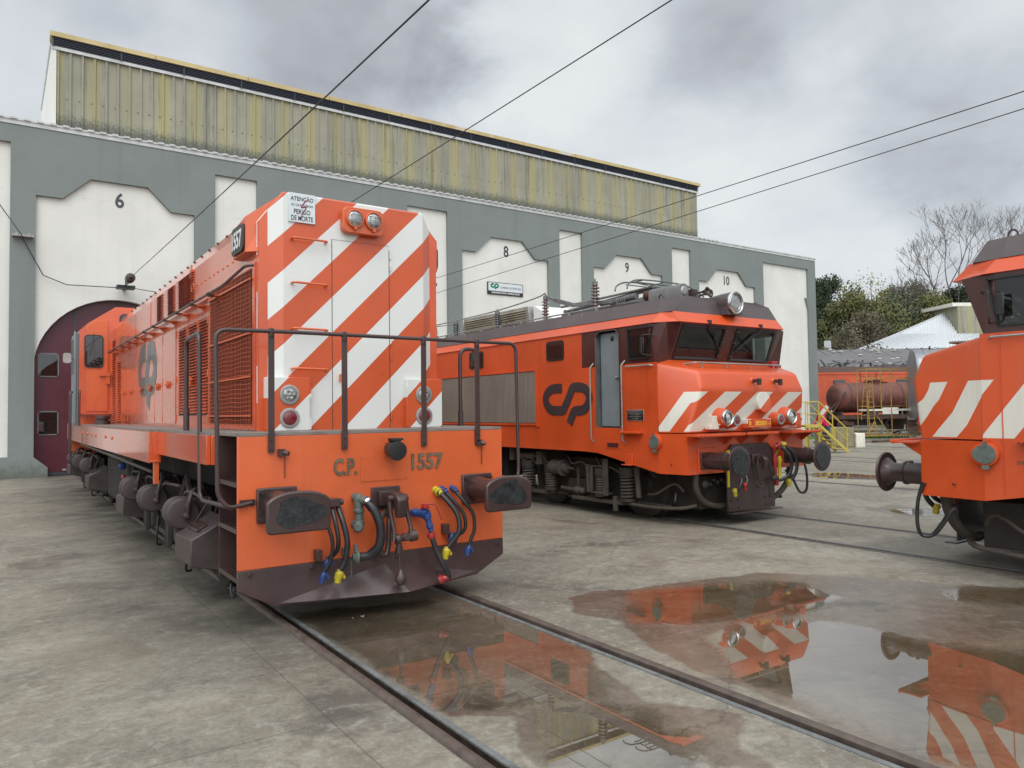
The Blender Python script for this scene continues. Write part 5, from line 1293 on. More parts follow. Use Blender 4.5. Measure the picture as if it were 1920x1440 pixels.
            m.tube([Vector(Wp(s * 0.62, 0.9)) + nrm * 0.03, Vector(Wp(e1, 0.9)) + nrm * 0.03, Vector(Wp(e1, 0.08)) + nrm * 0.03], 0.007, 5)
            for t in (0.12, 0.5, 0.82): m.lathe(Vector(Wp(e1, t)), nrm, [(0, 0.012), (0.05, 0.014)], 6); m.cyl(Vector(Wp(e1, t)) + nrm * 0.045, Vector(Wp(e1 - 0.07 * s, t)) + nrm * 0.045, 0.008)
            m.build('screen_bracket', 'brown', ws)
        # orange visor band round the front, brown roof edge
        m = MB()
        f0 = [F((-1.26, 0.22, 3.06)), F((1.26, 0.22, 3.06))]; f1 = [F((-1.24, 0.34, 3.225)), F((1.24, 0.34, 3.225))]
        m.quad(f0[0], f0[1], f1[1], f1[0])
        for s, i in ((-1, 0), (1, 1)):
            m.add([f0[i], F((1.525 * s, 0.52, 3.055)), F((1.30 * s, 0.56, 3.225)), f1[i]], [(0, 1, 2, 3)])
            m.add([f0[i], F((1.525 * s, 0.52, 3.055)), F((1.5 * s, 0.52, 3.05)), F((1.17 * s, 0.27, 3.05))], [(0, 1, 2, 3)])
        m.add([f0[0], f0[1], F((1.17, 0.27, 3.05)), F((-1.17, 0.27, 3.05))], [(0, 1, 2, 3)])
        m.build('visor', 'orange_old', T, smooth=False)
        # cab interior
        m = MB(); ys = (0.55, 1.26) ; A = F((-1.46, 1.25, 1.5)); B_ = F((1.46, 1.27, 3.04))
        m.box(A[0], B_[0], A[1], B_[1], 1.5, 3.04); A = F((-1.1, 0.50, 2.30)); B_ = F((1.1, 0.80, 2.50)); m.box(A[0], B_[0], A[1], B_[1], 2.30, 2.50)
        A = F((-1.46, 0.45, 3.046)); B_ = F((1.46, 1.25, 3.055)); m.box(A[0], B_[0], A[1], B_[1], 3.043, 3.049)
        m.build('cab_interior', 'interior', T, smooth=False)
        return F, beam, nose, ws
    F, beam, nose, ws = end(False); end(True)
    # ---- roof
    b = MB()
    for s in (-1, 1): b.quad((1.525 * s, 0.52, 3.055), (1.525 * s, L - 0.52, 3.055), (1.30 * s, L - 0.56, 3.225), (1.30 * s, 0.56, 3.225)); b.quad((1.5 * s, 0.52, 3.05), (1.525 * s, 0.52, 3.055), (1.525 * s, L - 0.52, 3.055), (1.5 * s, L - 0.52, 3.05))
    b.build('roof_band', 'orange_old', T, smooth=False)
    b = MB()
    pr = lambda y, h, k: [(-1.30 * h, y, 3.228), (-1.19 * k, y + 0, 3.46), (-0.85 * k, y, 3.52), (0.85 * k, y, 3.52), (1.19 * k, y, 3.46), (1.30 * h, y, 3.228)]
    def ringm(y0_, y1_):
        return [(-1.27, y0_, 3.228), (-1.17, y1_, 3.45), (-0.85, y1_, 3.50), (0.85, y1_, 3.50), (1.17, y1_, 3.45), (1.27, y0_, 3.228)]
    r0 = ringm(0.36, 0.44); r3 = ringm(L - 0.36, L - 0.44)
    r1 = [(-1.31, 0.62, 3.228), (-1.19, 0.62, 3.455), (-0.85, 0.62, 3.505), (0.85, 0.62, 3.505), (1.19, 0.62, 3.455), (1.31, 0.62, 3.228)]
    r2_ = [(x, L - 0.62, z) for x, y, z in r1]
    b.loft([r0, r1, r2_, r3]); roof = b.build('roof', 'brown_roof', T, smooth=False)
    b = MB()
    for s in (-1, 1):
        b.tube([(1.12 * s, 1.9, 3.51), (1.12 * s, L - 1.9, 3.51)], 0.013, 6); y = 2.2
        while y < L - 2: b.box(1.10 * s, 1.14 * s, y, y + 0.05, 3.46, 3.505); y += 0.75
        for y in (2.5, 4.6, 6.5):
            b.box(1.22 * s, 1.235 * s, y, y + 0.006, 3.24, 3.45)
    b.build('roof_rail', 'alu', roof)
    for (x, y) in ((-1.08, 0.75), (1.05, 0.62), (-1.12, 2.95), (-1.12, 5.0), (-1.12, 1.75)):
        b = MB(); b.tube([(x, y + 0.045 * math.cos(k * math.pi / 6), 3.49 + 0.055 * math.sin(k * math.pi / 6)) for k in range(-1, 8)], 0.012, 6); b.build('lifting_eye', 'brown', roof)
    # ---- front fittings
    def barrel(x, y, z, r):
        return r
    for s in (-1, 1):
        b = MB(); b.box(s * 0.99 - 0.19, s * 0.99 + 0.19, -0.018, -0.001, 0.80, 1.17); b.build('buffer_plate', 'orange_old', beam, bevel=0.02)
        b = MB(); b.box(s * 0.99 - 0.15, s * 0.99 + 0.15, -0.045, -0.019, 0.855, 1.105); bf = b.build('buffer', 'brown', T, bevel=0.01)
        b = MB(); b.lathe((s * 0.99, -0.045, 0.98), (0, -1, 0), [(0, 0.125), (0.30, 0.125), (0.305, 0.135), (0.33, 0.135), (0.335, 0.11), (0.45, 0.105), (0.50, 0.12), (0.545, 0.17)], 28); b.build('buffer_tube', 'brown', bf)
        b = MB(); b.lathe((s * 0.99, -0.585, 0.98), (0, -1, 0), [(0, 0.10), (0.003, 0.225), (0.018, 0.232), (0.026, 0.228), (0.034, 0.19), (0.040, 0.10), (0.042, 0)], 40); b.build('buffer_head', 'brown', bf)
        b = MB(); rn = random.Random(5 + s); b.prism([(s * 0.99 + 0.185 * (1 + rn.uniform(-.05, .04)) * math.cos(k * math.pi / 15), 0.98 + 0.185 * (1 + rn.uniform(-.05, .04)) * math.sin(k * math.pi / 15)) for k in range(30)], 'y', -0.6315, -0.618); b.build('grease_patch', 'grease', bf, smooth=False)
        b = MB()
        for dx in (-0.12, 0.12):
            for z in (0.885, 1.075): b.lathe((s * 0.99 + dx, -0.045, z), (0, -1, 0), [(0, 0.022), (0.025, 0.02)], 6)
        b.lathe((s * 0.99 + 0.02, -0.30, 1.09), (0, 0, 1), [(0, 0.03), (0.03, 0.02)], 8)
        b.build('buffer_bolt', 'brown', bf)
        # lamp cluster: big headlamp outside, tail lamp inside, in one orange fairing
        xo, xi = s * 0.77 + 0.0, s * 0.53
        b = MB()
        b.lathe((xo, 0.0, 1.61), (0, -1, 0), [(0, 0.17), (0.10, 0.15), (0.20, 0.125), (0.215, 0.118)], 26); b.lathe((xi, 0.0, 1.565), (0, -1, 0), [(0, 0.13), (0.15, 0.10), (0.195, 0.088)], 22)
        b.bar((xo, -0.10, 1.60), (xi, -0.10, 1.57), 0.19, 0.13, (0, 0, 1)); lc = b.build('lamp_fairing', 'orange_old', T)
        b = MB(); b.lathe((xo, -0.205, 1.61), (0, -1, 0), [(0, 0.118), (0.03, 0.12), (0.05, 0.108), (0.035, 0.095), (0.03, 0.088)], 30, False); b.lathe((xo, -0.235, 1.61), (0, -1, 0), [(0, 0.09), (0.02, 0.086), (0.022, 0.078)], 28, False); b.box(xo - 0.012, xo + 0.012, -0.25, -0.21, 1.485, 1.51); hl = b.build('headlamp', 'chrome', lc)
        b = MB(); b.lathe((xo, -0.215, 1.61), (0, -1, 0), [(0, 0.10), (0.018, 0.085), (0.028, 0.05), (0.03, 0)], 24); b.build('lens', 'reflector', hl)
        b = MB(); b.lathe((xi, -0.19, 1.565), (0, -1, 0), [(0, 0.086), (0.02, 0.086), (0.028, 0.078), (0.026, 0.055)], 26, False); tl = b.build('tail_lamp', 'alu', lc)
        b = MB(); b.lathe((xi, -0.19, 1.565), (0, -1, 0), [(0.012, 0.058), (0.024, 0.05), (0.028, 0.02), (0.029, 0)], 22); b.build('lens', 'red_dark', tl)
    # number plate box, blanked disc, sockets
    b = MB(); b.box(-0.21, 0.36, -0.15, 0.02, 1.44, 1.58); npb = b.build('number_box', 'nose', T, bevel=0.006)
    b = MB(); b.box(-0.20, 0.352, -0.156, -0.1505, 1.45, 1.572); b.build('number_plate', 'plate_orange', npb, smooth=False)
    if detail_front:
        b = MB(); b.text('0   382601-1', (-0.185, -0.157, 1.482), (1, 0, 0), (0, 0, 1), 0.515, 0.07, 0.002, bold=0.02); b.box(-0.185, 0.255, -0.159, -0.1565, 1.463, 1.468); b.build('number', 'yellow_txt', npb, smooth=False)
    b = MB(); b.lathe((0.20, -0.08, 1.835), (0, -1, 0.08), [(-0.04, 0.165), (0.07, 0.165), (0.078, 0.158), (0.079, 0)], 34); b.build('headlight_blank', 'nose', nose)
    b = MB(); b.box(-0.99, -0.86, -0.15, 0.0, 1.44, 1.64); b.box(-1.02, -0.99, -0.12, 0.0, 1.44, 1.50); b.cyl((-0.86, -0.12, 1.56), (-0.80, -0.14, 1.56), 0.03); b.box(-0.87, -0.84, -0.17, -0.10, 1.50, 1.63); b.build('jumper_socket', 'cream', T, bevel=0.006)
    b = MB(); b.box(0.98, 1.14, -0.14, 0.05, 1.46, 1.66); b.cyl((1.14, -0.08, 1.56), (1.22, -0.08, 1.56), 0.035); b.box(1.13, 1.16, -0.13, -0.03, 1.50, 1.62); b.build('jumper_socket', 'orange_old', T, bevel=0.006)
    for x in ((-0.02, 0.50) if detail_front else ()):
        b = MB(); b.lathe((x, -0.09, 2.17), (0, -1, -0.1), [(0, 0.05), (0.04, 0.035)], 12); b.build('bracket_boss', 'orange_old', nose)
        b = MB(); b.box(x - 0.02, x + 0.02, -0.22, -0.12, 2.14, 2.19); b.box(x - 0.01, x + 0.05, -0.24, -0.20, 2.10, 2.20); b.build('flag_bracket', 'grime', nose)
    b = MB(); b.bend([(-1.10, 0.40, 2.42), (-1.06, 0.10, 2.44), (1.02, 0.10, 2.44), (1.10, 0.35, 2.42)], 0.013, 0.08)
    for x in (-0.9, -0.35, 0.25, 0.8): b.cyl((x, 0.10, 2.44), (x, 0.12, 2.34), 0.010)
    b.build('screen_handrail', 'alu', T)
    if detail_front: b = MB(); b.box(0.93, 1.08, 0.22, 0.30, 2.36, 2.52); b.build('marker_box', 'red', T, bevel=0.005)
    # roof headlight, horns, aerial
    b = MB(); b.lathe((0.0, 0.20, 3.42), (0, 1, -0.02), [(0, 0.182), (0.25, 0.175), (0.7, 0.14), (1.25, 0.04)], 26); b.box(-0.17, 0.17, 0.21, 0.7, 3.23, 3.42); hh = b.build('roof_headlight', 'brown_roof', T)
    b = MB(); b.lathe((0, 0.205, 3.42), (0, -1, 0), [(0, 0.184), (0.025, 0.184), (0.033, 0.170), (0.025, 0.148), (0.008, 0.145)], 32, False); b.lathe((0, 0.17, 3.42), (0, -1, 0), [(0, 0.158), (0.010, 0.154)], 32, False); b.build('lamp_rim', 'chrome', hh)
    b = MB(); b.lathe((0, 0.205, 3.42), (0, -1, 0), [(0, 0.150), (0.012, 0.128), (0.02, 0.07), (0.021, 0)], 28); b.build('lens', 'glass_lens', hh)
    for dx, dy in ((-0.42, 0.62), (-0.20, 0.75)):
        b = MB(); b.lathe((dx, dy, 3.60), (0, -1, 0), [(0, 0.012), (0.12, 0.018), (0.20, 0.04), (0.23, 0.07), (0.232, 0.05), (0.18, 0.0)], 16); b.cyl((dx, dy, 3.48), (dx, dy, 3.60), 0.02); b.box(dx - 0.07, dx + 0.03, dy + 0.0, dy + 0.14, 3.52, 3.66) if dx < -0.3 else None
        b.build('horn', 'brown', T)
    b = MB(); b.lathe((0.1, 2.0, 3.5), (0, 0, 1), [(0, 0.05), (0.45, 0.045), (0.46, 0.03)], 12); b.build('aerial', 'white', T)
    # step plates round the buffer beam (ridged edges)
    def plate(x0, x1, y0, y1, nm='step_plate'):
        b = MB(); b.box(x0, x1, y0, y1, 1.345, 1.362)
        n = max(2, int((x1 - x0) / 0.045))
        for i in range(n): xx = x0 + (x1 - x0) * (i + 0.5) / n; b.obox((xx, y0, 1.36), (0.016, 0, 0.012), (0, 0.012, 0), (-0.006, 0, 0.012))
        for xx in (x0 + 0.15, x1 - 0.15): b.prism([(y0 + 0.04, 1.343), (0.0, 1.343), (0.0, 1.20)], 'x', xx - 0.008, xx + 0.008)
        return b.build(nm, 'orange_old', T, smooth=False)
    plate(-1.45, -0.42, -0.26, -0.02); plate(-0.34, 0.42, -0.24, -0.02); plate(0.72, 1.50, -0.26, -0.02)
    for s in (-1, 1):
        b = MB(); b.box(s * 1.502, s * 1.60, 0.78, 1.20, 1.385, 1.40); n = 9
        for i in range(n): b.obox((s * 1.60, 0.80 + i * 0.047, 1.395), (0.012, 0, 0), (0, 0.016, 0.010), (0, -0.006, 0.012))
        b.build('side_step', 'orange_old', T, smooth=False)
        b = MB(); b.lathe((s * 1.502, 0.50, 1.26), (s, -0.02, 0), [(0, 0.115), (0.05, 0.115), (0.055, 0.09)], 26); b.box(s * 1.50, s * 1.56, 0.48, 0.52, 1.36, 1.40); sk_ = b.build('heating_socket', 'orange_old', T)
        b = MB(); b.lathe((s * 1.555, 0.50, 1.26), (s, 0, 0), [(0, 0.098), (0.014, 0.095), (0.016, 0)], 26); b.box(s * 1.55, s * 1.575, 0.485, 0.515, 1.33, 1.39); b.box(s * 1.53, s * 1.575, 0.47, 0.53, 1.11, 1.15); b.build('socket_cap', 'greengrey', sk_)
        b = MB()
        for y in (0.22, 0.36): b.lathe((s * 1.46, y + 0.03, 0.93), (s, -0.3, 0), [(0, 0.012), (0.012, 0.01)], 6)
        b.build('skirt_bolt', 'brown', body)
        # doorway with the grey leaf standing in it
        xi = s * 1.5
        b = MB()
        b.box(xi - s * 0.002, xi - s * 0.30, 1.83, 1.85, 1.46, 3.04); b.box(xi - s * 0.002, xi - s * 0.30, 1.26, 1.28, 1.46, 3.04); b.box(xi - s * 0.002, xi - s * 0.30, 1.28, 1.83, 1.42, 1.459); b.box(xi - s * 0.30, xi - s * 0.32, 1.26, 1.85, 1.42, 3.04); b.build('door_recess', 'interior', T, smooth=False)
        b = MB(); b.box(xi - s * 0.06, xi - s * 0.10, 1.29, 1.80, 1.47, 3.01); dl = b.build('cab_door', 'door_grey', T, bevel=0.02)
        b = MB(); b.lathe((xi - s * 0.058, 1.50, 2.90), (s, 0, 0), [(0, 0.045), (0.004, 0.04), (0.005, 0)], 16); b.build('door_vent', 'black', dl)
        b = MB(); b.box(xi - s * 0.055, xi - s * 0.02, 1.31, 1.40, 2.26, 2.28); b.cyl((xi - s * 0.055, 1.40, 2.27), (xi - s * 0.03, 1.42, 2.27), 0.02); b.build('door_handle', 'alu', dl)
        b = MB()
        for k in range(10): yy0 = 1.28 + 0.055 * k
        b.add([(xi + s * 0.004, 1.28, 3.03), (xi + s * 0.004, 1.28, 2.95), (xi + s * 0.004, 1.36, 3.03)], [(0, 1, 2)]); b.add([(xi + s * 0.004, 1.83, 3.03), (xi + s * 0.004, 1.83, 2.95), (xi + s * 0.004, 1.75, 3.03)], [(0, 1, 2)])
        b.tube([(xi + s * 0.006, 1.27, 1.5), (xi + s * 0.006, 1.27, 2.94), (xi + s * 0.006, 1.36, 3.03), (xi + s * 0.006, 1.75, 3.03), (xi + s * 0.006, 1.84, 2.94), (xi + s * 0.006, 1.84, 1.5)], 0.012, 5); b.build('door_seal', 'red_brown', T, smooth=False)
        for y in (1.18, 1.93):
            b = MB(); b.bend([(s * 1.50, y, 1.22), (s * 1.555, y, 1.27), (s * 1.56, y, 2.45), (s * 1.50, y - 0.03, 2.52)], 0.013, 0.05); b.build('door_handrail', 'alu', T)
        b = MB(); b.box(s * 1.501, s * 1.508, 1.30, 1.62, 1.13, 1.24); b.build('step_recess_frame', 'orange_old', T, smooth=False)
        b = MB(); b.box(s * 1.5085, s * 1.512, 1.33, 1.59, 1.15, 1.22); b.build('step_recess', 'darkred', T, smooth=False)
        b = MB(); b.box(s * 1.504, s * 1.53, 1.0, 1.16, 0.90, 1.06); b.box(s * 1.50, s * 1.60, 0.98, 1.18, 0.885, 0.90); b.build('foot_step', 'orange_old', T, bevel=0.005)
        b = MB(); b.tube([(s * 1.50, 0.55, 2.41), (s * 1.54, 0.58, 2.42), (s * 1.54, 1.10, 2.42), (s * 1.50, 1.12, 2.41)], 0.012, 6); b.build('window_rail', 'alu', T)
        # windows
        b = MB(); pts = [(0.64, 2.53), (1.06, 2.53), (1.07, 3.0), (0.55, 3.0)]
        for i in range(4):
            p0, p1 = pts[i], pts[(i + 1) % 4]; b.bar((s * 1.508, p0[0], p0[1]), (s * 1.508, p1[0], p1[1]), 0.022, 0.03, (1, 0, 0))
        b.build('side_window_frame', 'rubber', T)
        b = MB(); b.quad((s * 1.498, 0.62, 2.53), (s * 1.498, 1.06, 2.53), (s * 1.498, 1.06, 3.0), (s * 1.498, 0.62, 3.0)); b.build('side_window', 'glass', T, smooth=False)
        for ya, yb in ((2.68, 3.18), (5.30, 5.84), (9.0, 9.5), (12.0, 12.5)):
            b = MB(); b.prism(rr_poly(ya, yb, 2.63, 2.98, 0.06), 'x', s * 1.501, s * 1.515); fr_ = b.build('body_window', 'rubber', T, smooth=False)
            b = MB(); b.prism(rr_poly(ya + 0.035, yb - 0.035, 2.665, 2.945, 0.05), 'x', s * 1.5155, s * 1.518); b.build('window_glass', 'glass_dark', fr_, smooth=False)
        # mirror
        b = MB(); b.bend([(s * 1.51, 0.52, 2.86), (s * 1.60, 0.52, 2.87), (s * 1.66, 0.62, 2.87), (s * 1.66, 0.62, 2.58), (s * 1.51, 0.56, 2.56)], 0.009, 0.04); mr_ = b.build('mirror_arm', 'grime', T)
        b = MB(); b.box(s * 1.575, s * 1.595, 0.64, 0.73, 2.62, 2.84); b.build('mirror', 'rubber', mr_, bevel=0.01)
        # radiator grille with vertical ribs
        b = MB(); b.box(s * 1.501, s * 1.506, 3.50, 7.9, 1.52, 2.48); gr = b.build('radiator_grille', 'grime', T, smooth=False)
        b = MB(); y = 3.52
        while y < 7.88: b.box(s * 1.5065, s * 1.522, y, y + 0.026, 1.53, 2.47); y += 0.042
        b.build('grille_rib', 'grille', gr, smooth=False)
        b = MB(); b.box(s * 1.501, s * 1.54, 3.44, 3.495, 1.46, 2.54); b.box(s * 1.501, s * 1.53, 3.50, 7.9, 1.485, 1.519); b.box(s * 1.501, s * 1.53, 3.50, 7.9, 2.481, 2.51); b.build('grille_frame', 'orange_old', gr, smooth=False)
        # emblem and maker's plate
        b = MB()
        if s < 0: logo(b, (s * 1.507, 3.225, 1.52), (0, -1, 0), (0, 0, 1), 1.205, 0.625, 0.165, 0.003)
        else: logo(b, (s * 1.507, 2.02, 1.52), (0, 1, 0), (0, 0, 1), 1.205, 0.625, 0.165, 0.003)
        b.build('emblem', 'logo', body, smooth=False)
        if s > 0: continue
        b = MB(); b.box(s * 1.501, s * 1.510, 0.75, 1.12, 1.575, 1.745); pl_ = b.build('maker_plate', 'alu', T, bevel=0.004)
        b = MB(); b.box(s * 1.5102, s * 1.512, 0.76, 1.11, 1.695, 1.735); b.box(s * 1.5102, s * 1.512, 0.76, 1.11, 1.585, 1.688); b.build('plate_field', 'black', pl_, smooth=False)
        o0, U = ((1.09, (0, -1, 0)) if s < 0 else (0.78, (0, 1, 0)))
        b = MB()
        for t, z, h, w in (('GROUPEMENT 50 Hz', 1.703, 0.024, 0.29), ('AEG TELEFUNKEN', 1.663, 0.015, 0.17), ('ALSTHOM  BROWN-BOVERI', 1.633, 0.015, 0.26), ('MTE  SIEMENS', 1.603, 0.015, 0.15)):
            d = (0.31 - w) / 2; b.text(t, (s * 1.5125, o0 + (-d if s < 0 else d), z), U, (0, 0, 1), w, h, 0.001)
        b.build('plate_lettering', 'alu', pl_, smooth=False)
    for s in (1,):
        b = MB()
        if True:
            b.text('ER2.11.2', (s * 1.507, 0.76, 1.17), (0, 1, 0), (0, 0, 1), 0.30, 0.035, 0.001)
            for k in range(3): b.text(('FREIO AUT', 'REVISTO', 'CONTUMIL')[k], (s * 1.507, 0.82, 1.12 - k * 0.03), (0, 1, 0), (0, 0, 1), 0.2, 0.018, 0.001)
            b.build('revision_lettering', 'brass', T, smooth=False)
    # ---- roof equipment
    def insul(x, y, z0, h, r, mt, n=6):
        b = MB(); pr_ = [(0, r * 0.55)]
        for k in range(n):
            t = 0.05 + k * (h - 0.1) / n; dt = (h - 0.1) / n
            pr_ += [(t, r * 0.5), (t + dt * 0.15, r), (t + dt * 0.4, r * 0.95), (t + dt * 0.55, r * 0.5)]
        pr_ += [(h - 0.05, r * 0.55)]
        b.lathe((x, y, z0), (0, 0, 1), pr_, 20); o_ = b.build('insulator', mt, roof)
        b = MB(); b.lathe((x, y, z0 + h - 0.05), (0, 0, 1), [(0, r * 0.62), (0.07, r * 0.6), (0.075, 0.02), (0.12, 0.015)], 14); b.build('insulator_cap', 'roofgrey', o_)
    insul(-0.85, 4.05, 3.50, 0.46, 0.075, 'insul'); insul(-0.85, 2.58, 3.50, 0.52, 0.085, 'insul', 7)
    insul(-0.85, 5.75, 3.50, 0.36, 0.09, 'insul_black', 5); insul(-0.85, 7.5, 3.50, 0.34, 0.09, 'insul_black', 5); insul(-0.8, 8.6, 3.50, 0.30, 0.08, 'insul_black', 4); insul(-0.8, 9.6, 3.5, 0.28, 0.08, 'insul_black', 4)
    b = MB(); b.tube([(-0.85, 4.05, 4.04), (-0.85, 4.4, 3.98), (-0.85, 5.75, 3.90), (-0.85, 7.5, 3.87), (-0.85, 10.5, 3.85)], 0.014, 6, 4); b.tube([(-0.85, 7.5, 3.78), (-0.82, 8.6, 3.84), (-0.8, 9.6, 3.80), (-0.6, 11, 3.80)], 0.01, 6); b.build('roof_busbar', 'alu', roof)
    b = MB(); b.prism([(4.95, 3.51), (7.75, 3.51), (7.65, 3.93), (5.05, 3.93)], 'x', -0.55, 0.55); lb = b.build('louvre_box', 'alu', roof, bevel=0.01)
    b = MB()
    for ya, yb in ((5.12, 6.30), (6.38, 7.58)):
        for k in range(7): b.obox((-0.56, (ya + yb) / 2, 3.56 + k * 0.05), (0.014, 0, 0.014), (0, (yb - ya) / 2, 0), (-0.003, 0, 0.003))
    b.build('louvre_slats', 'louvre', lb, smooth=False)
    b = MB(); b.prism([(4.1, 3.51), (4.94, 3.51), (4.94, 3.90), (4.86, 3.92)], 'x', -0.5, 0.5); b.build('air_duct', 'white', roof, bevel=0.02)
    # folded pantograph: base frame, arms, collector head
    b = MB()
    for x in (-0.55, 0.55): b.bar((x, 1.3, 3.60), (x, 3.9, 3.60), 0.06, 0.07)
    for y in (1.4, 2.6, 3.8): b.bar((-0.55, y, 3.60), (0.55, y, 3.60), 0.06, 0.06)
    pb = b.build('pantograph_frame', 'roofgrey', roof, bevel=0.005)
    b = MB()
    b.tube([(-0.45, 3.9, 3.68), (-0.2, 1.7, 3.86)], 0.035, 8); b.tube([(0.45, 3.9, 3.68), (0.2, 1.7, 3.86)], 0.035, 8); b.tube([(-0.25, 1.7, 3.88), (-0.5, 4.0, 3.78)], 0.022, 8); b.tube([(0.25, 1.7, 3.88), (0.5, 4.0, 3.78)], 0.022, 8)
    b.tube([(-0.5, 3.9, 3.68), (0.5, 3.9, 3.68)], 0.04, 8); b.tube([(-0.3, 1.7, 3.87), (0.3, 1.7, 3.87)], 0.03, 8); b.build('pantograph_arm', 'roofgrey', pb)
    b = MB(); b.bar((-0.85, 3.75, 3.86), (-0.85, 3.2, 3.70), 0.05, 0.08); b.bar((-0.85, 3.2, 3.70), (-0.60, 2.4, 3.68), 0.05, 0.07); b.bar((-0.85, 4.05, 3.98), (-0.85, 3.75, 3.86), 0.04, 0.05); b.build('busbar_strap', 'roofgrey', roof, bevel=0.004)
    b = MB()
    for y in (1.75, 2.05):
        b.tube([(-0.95, y - 0.1, 3.78), (-0.8, y, 3.90), (-0.5, y, 3.98), (0.5, y, 3.98), (0.8, y, 3.90), (0.95, y - 0.1, 3.78)], 0.014, 6, 4)
        b.tube([(-0.6, y, 3.93), (0.6, y, 3.93)], 0.01, 6)
    for x in (-0.5, 0, 0.5): b.tube([(x, 1.75, 3.97), (x, 2.05, 3.97)], 0.01, 5); b.tube([(x * 0.4, 1.7, 3.86), (x, 1.9, 3.95)], 0.01, 5)
    b.build('pantograph_head', 'greengrey', pb)
    b = MB(); b.lathe((-0.3, 3.0, 3.72), (0, -1, 0.05), [(0, 0.05), (0.3, 0.05), (0.31, 0.06), (0.9, 0.06)], 12)
    for k in range(14): b.lathe((-0.32, 3.0 - k * 0.05, 3.72), (0, -1, 0.05), [(0, 0.05), (0.005, 0.065), (0.02, 0.065), (0.025, 0.05)], 12, False)
    b.build('pantograph_spring', 'roofgrey', pb)
    b = MB(); pr_ = []
    for k in range(6): pr_ += [(k * 0.035, 0.045), (k * 0.035 + 0.008, 0.08), (k * 0.035 + 0.02, 0.08), (k * 0.035 + 0.028, 0.045)]
    b.lathe((-0.62, 1.55, 3.66), (0, -1, 0), pr_, 16); b.build('insulator', 'insul', roof)
    b = MB(); b.prism([(-0.71, 3.53), (-0.71, 3.68), (-0.68, 3.73), (-0.62, 3.755), (-0.56, 3.755), (-0.50, 3.73), (-0.47, 3.68), (-0.47, 3.53)], 'y', 0.72, 1.40); dg = b.build('duct_cover', 'roofgrey', roof, bevel=0.004)
    b = MB(); b.lathe((-0.59, 0.719, 3.64), (0, -1, 0), [(0, 0.08), (0.02, 0.06), (0.025, 0)], 20); b.build('duct_end', 'alu', dg)
    b = MB()
    for k in range(9):
        yy = 1.5 + k * 0.27; b.tube([(-0.7, yy, 3.53), (-0.5 + 0.1 * (k % 3), yy + 0.15, 3.58 + 0.04 * (k % 2)), (0.3, yy - 0.1, 3.56)], 0.012, 5)
    b.box(-0.9, -0.5, 1.5, 2.4, 3.505, 3.54); b.build('roof_cabling', 'grime2', roof)
    # ---- coupler plate, hook, hoses
    b = MB(); b.prism([(-0.58, 0.60), (-0.58, 1.08), (-0.44, 1.20), (0.40, 1.20), (0.55, 1.08), (0.55, 0.60)], 'y', -0.045, -0.005); b.box(-0.58, 0.55, -0.045, -0.02, 0.20, 0.60); b.box(-0.60, 0.60, -0.16, -0.02, 0.165, 0.18); b.box(-0.57, 0.54, -0.055, -0.046, 0.19, 0.30)
    cpn = b.build('coupler_plate', 'brown', T, bevel=0.004)
    b = MB()
    for x in (-0.5, -0.35, 0.3, 0.45):
        for z in (0.24, 0.36): b.lathe((x, -0.056, z), (0, -1, 0), [(0, 0.014), (0.012, 0.012)], 6)
    for x in (0.0, 0.3): b.lathe((x, -0.045, 1.12), (0, -1, 0), [(0, 0.014), (0.012, 0.012)], 6)
    b.build('plate_bolt', 'brown', cpn)
    b = MB(); b.box(-0.09, 0.09, -0.14, -0.045, 0.88, 1.04); b.add([(dx, -y, 0.97 + z) for dx in (-0.035, 0.035) for y, z in ((0.14, 0.05), (0.26, 0.05), (0.33, 0.0), (0.32, -0.09), (0.27, -0.17), (0.24, -0.15), (0.235, -0.06), (0.14, -0.05))], [tuple(range(8)), tuple(range(15, 7, -1))] + [(i, (i + 1) % 8, (i + 1) % 8 + 8, i + 8) for i in range(8)])
    cpl = b.build('coupling', 'brown', T, bevel=0.012)
    b = MB()
    b.cyl((-0.08, -0.20, 0.98), (0.14, -0.20, 0.98), 0.028); b.tube([(-0.06, -0.20, 0.97), (-0.08, -0.22, 0.8), (-0.07, -0.22, 0.62)], 0.02, 8, 3); b.tube([(0.0, -0.20, 0.98), (0.12, -0.24, 0.90), (0.22, -0.26, 0.72), (0.26, -0.26, 0.66)], 0.018, 8, 3); b.tube([(0.14, -0.20, 0.98), (0.22, -0.22, 0.88), (0.30, -0.24, 0.72)], 0.018, 8, 3)
    b.lathe((0.18, -0.26, 0.66), (1, 0, 0), [(0, 0.03), (0.04, 0.04), (0.14, 0.04), (0.16, 0.025)], 12); b.tube([(-0.09, -0.2, 0.64), (-0.09, -0.21, 0.55), (0.0, -0.21, 0.55), (0.0, -0.2, 0.62)], 0.02, 8, 3)
    for i in range(9): b.obox((0.20 + 0.004 * (i % 2), -0.20, 0.58 - i * 0.026), (0.007, 0, 0), (0, 0.007, 0), (0, 0, 0.014))
    b.build('screw_link', 'grime', cpl)
    def hose(pts, r, mt='rubber', ends=None):
        b = MB(); b.tube(pts, r, 9, 5); h = b.build('air_hose', mt, T)
        if ends:
            for p, mm in ((Vector(pts[0]), ends[0]), (Vector(pts[-1]), ends[1])):
                if mm: b = MB(); b.lathe(p + Vector((0, 0, 0.05)), (0.1, 0, -1), [(0, r * 1.2), (0.02, r * 1.7), (0.05, r * 1.7), (0.06, r * 1.2), (0.10, r * 1.3), (0.12, r)], 10); b.build('hose_union', mm, h)
    hose([(0.58, -0.12, 1.15), (0.66, -0.22, 1.03), (0.70, -0.26, 0.86), (0.66, -0.24, 0.70), (0.56, -0.18, 0.62), (0.46, -0.14, 0.60)], 0.028, ends=('red', 'red'))
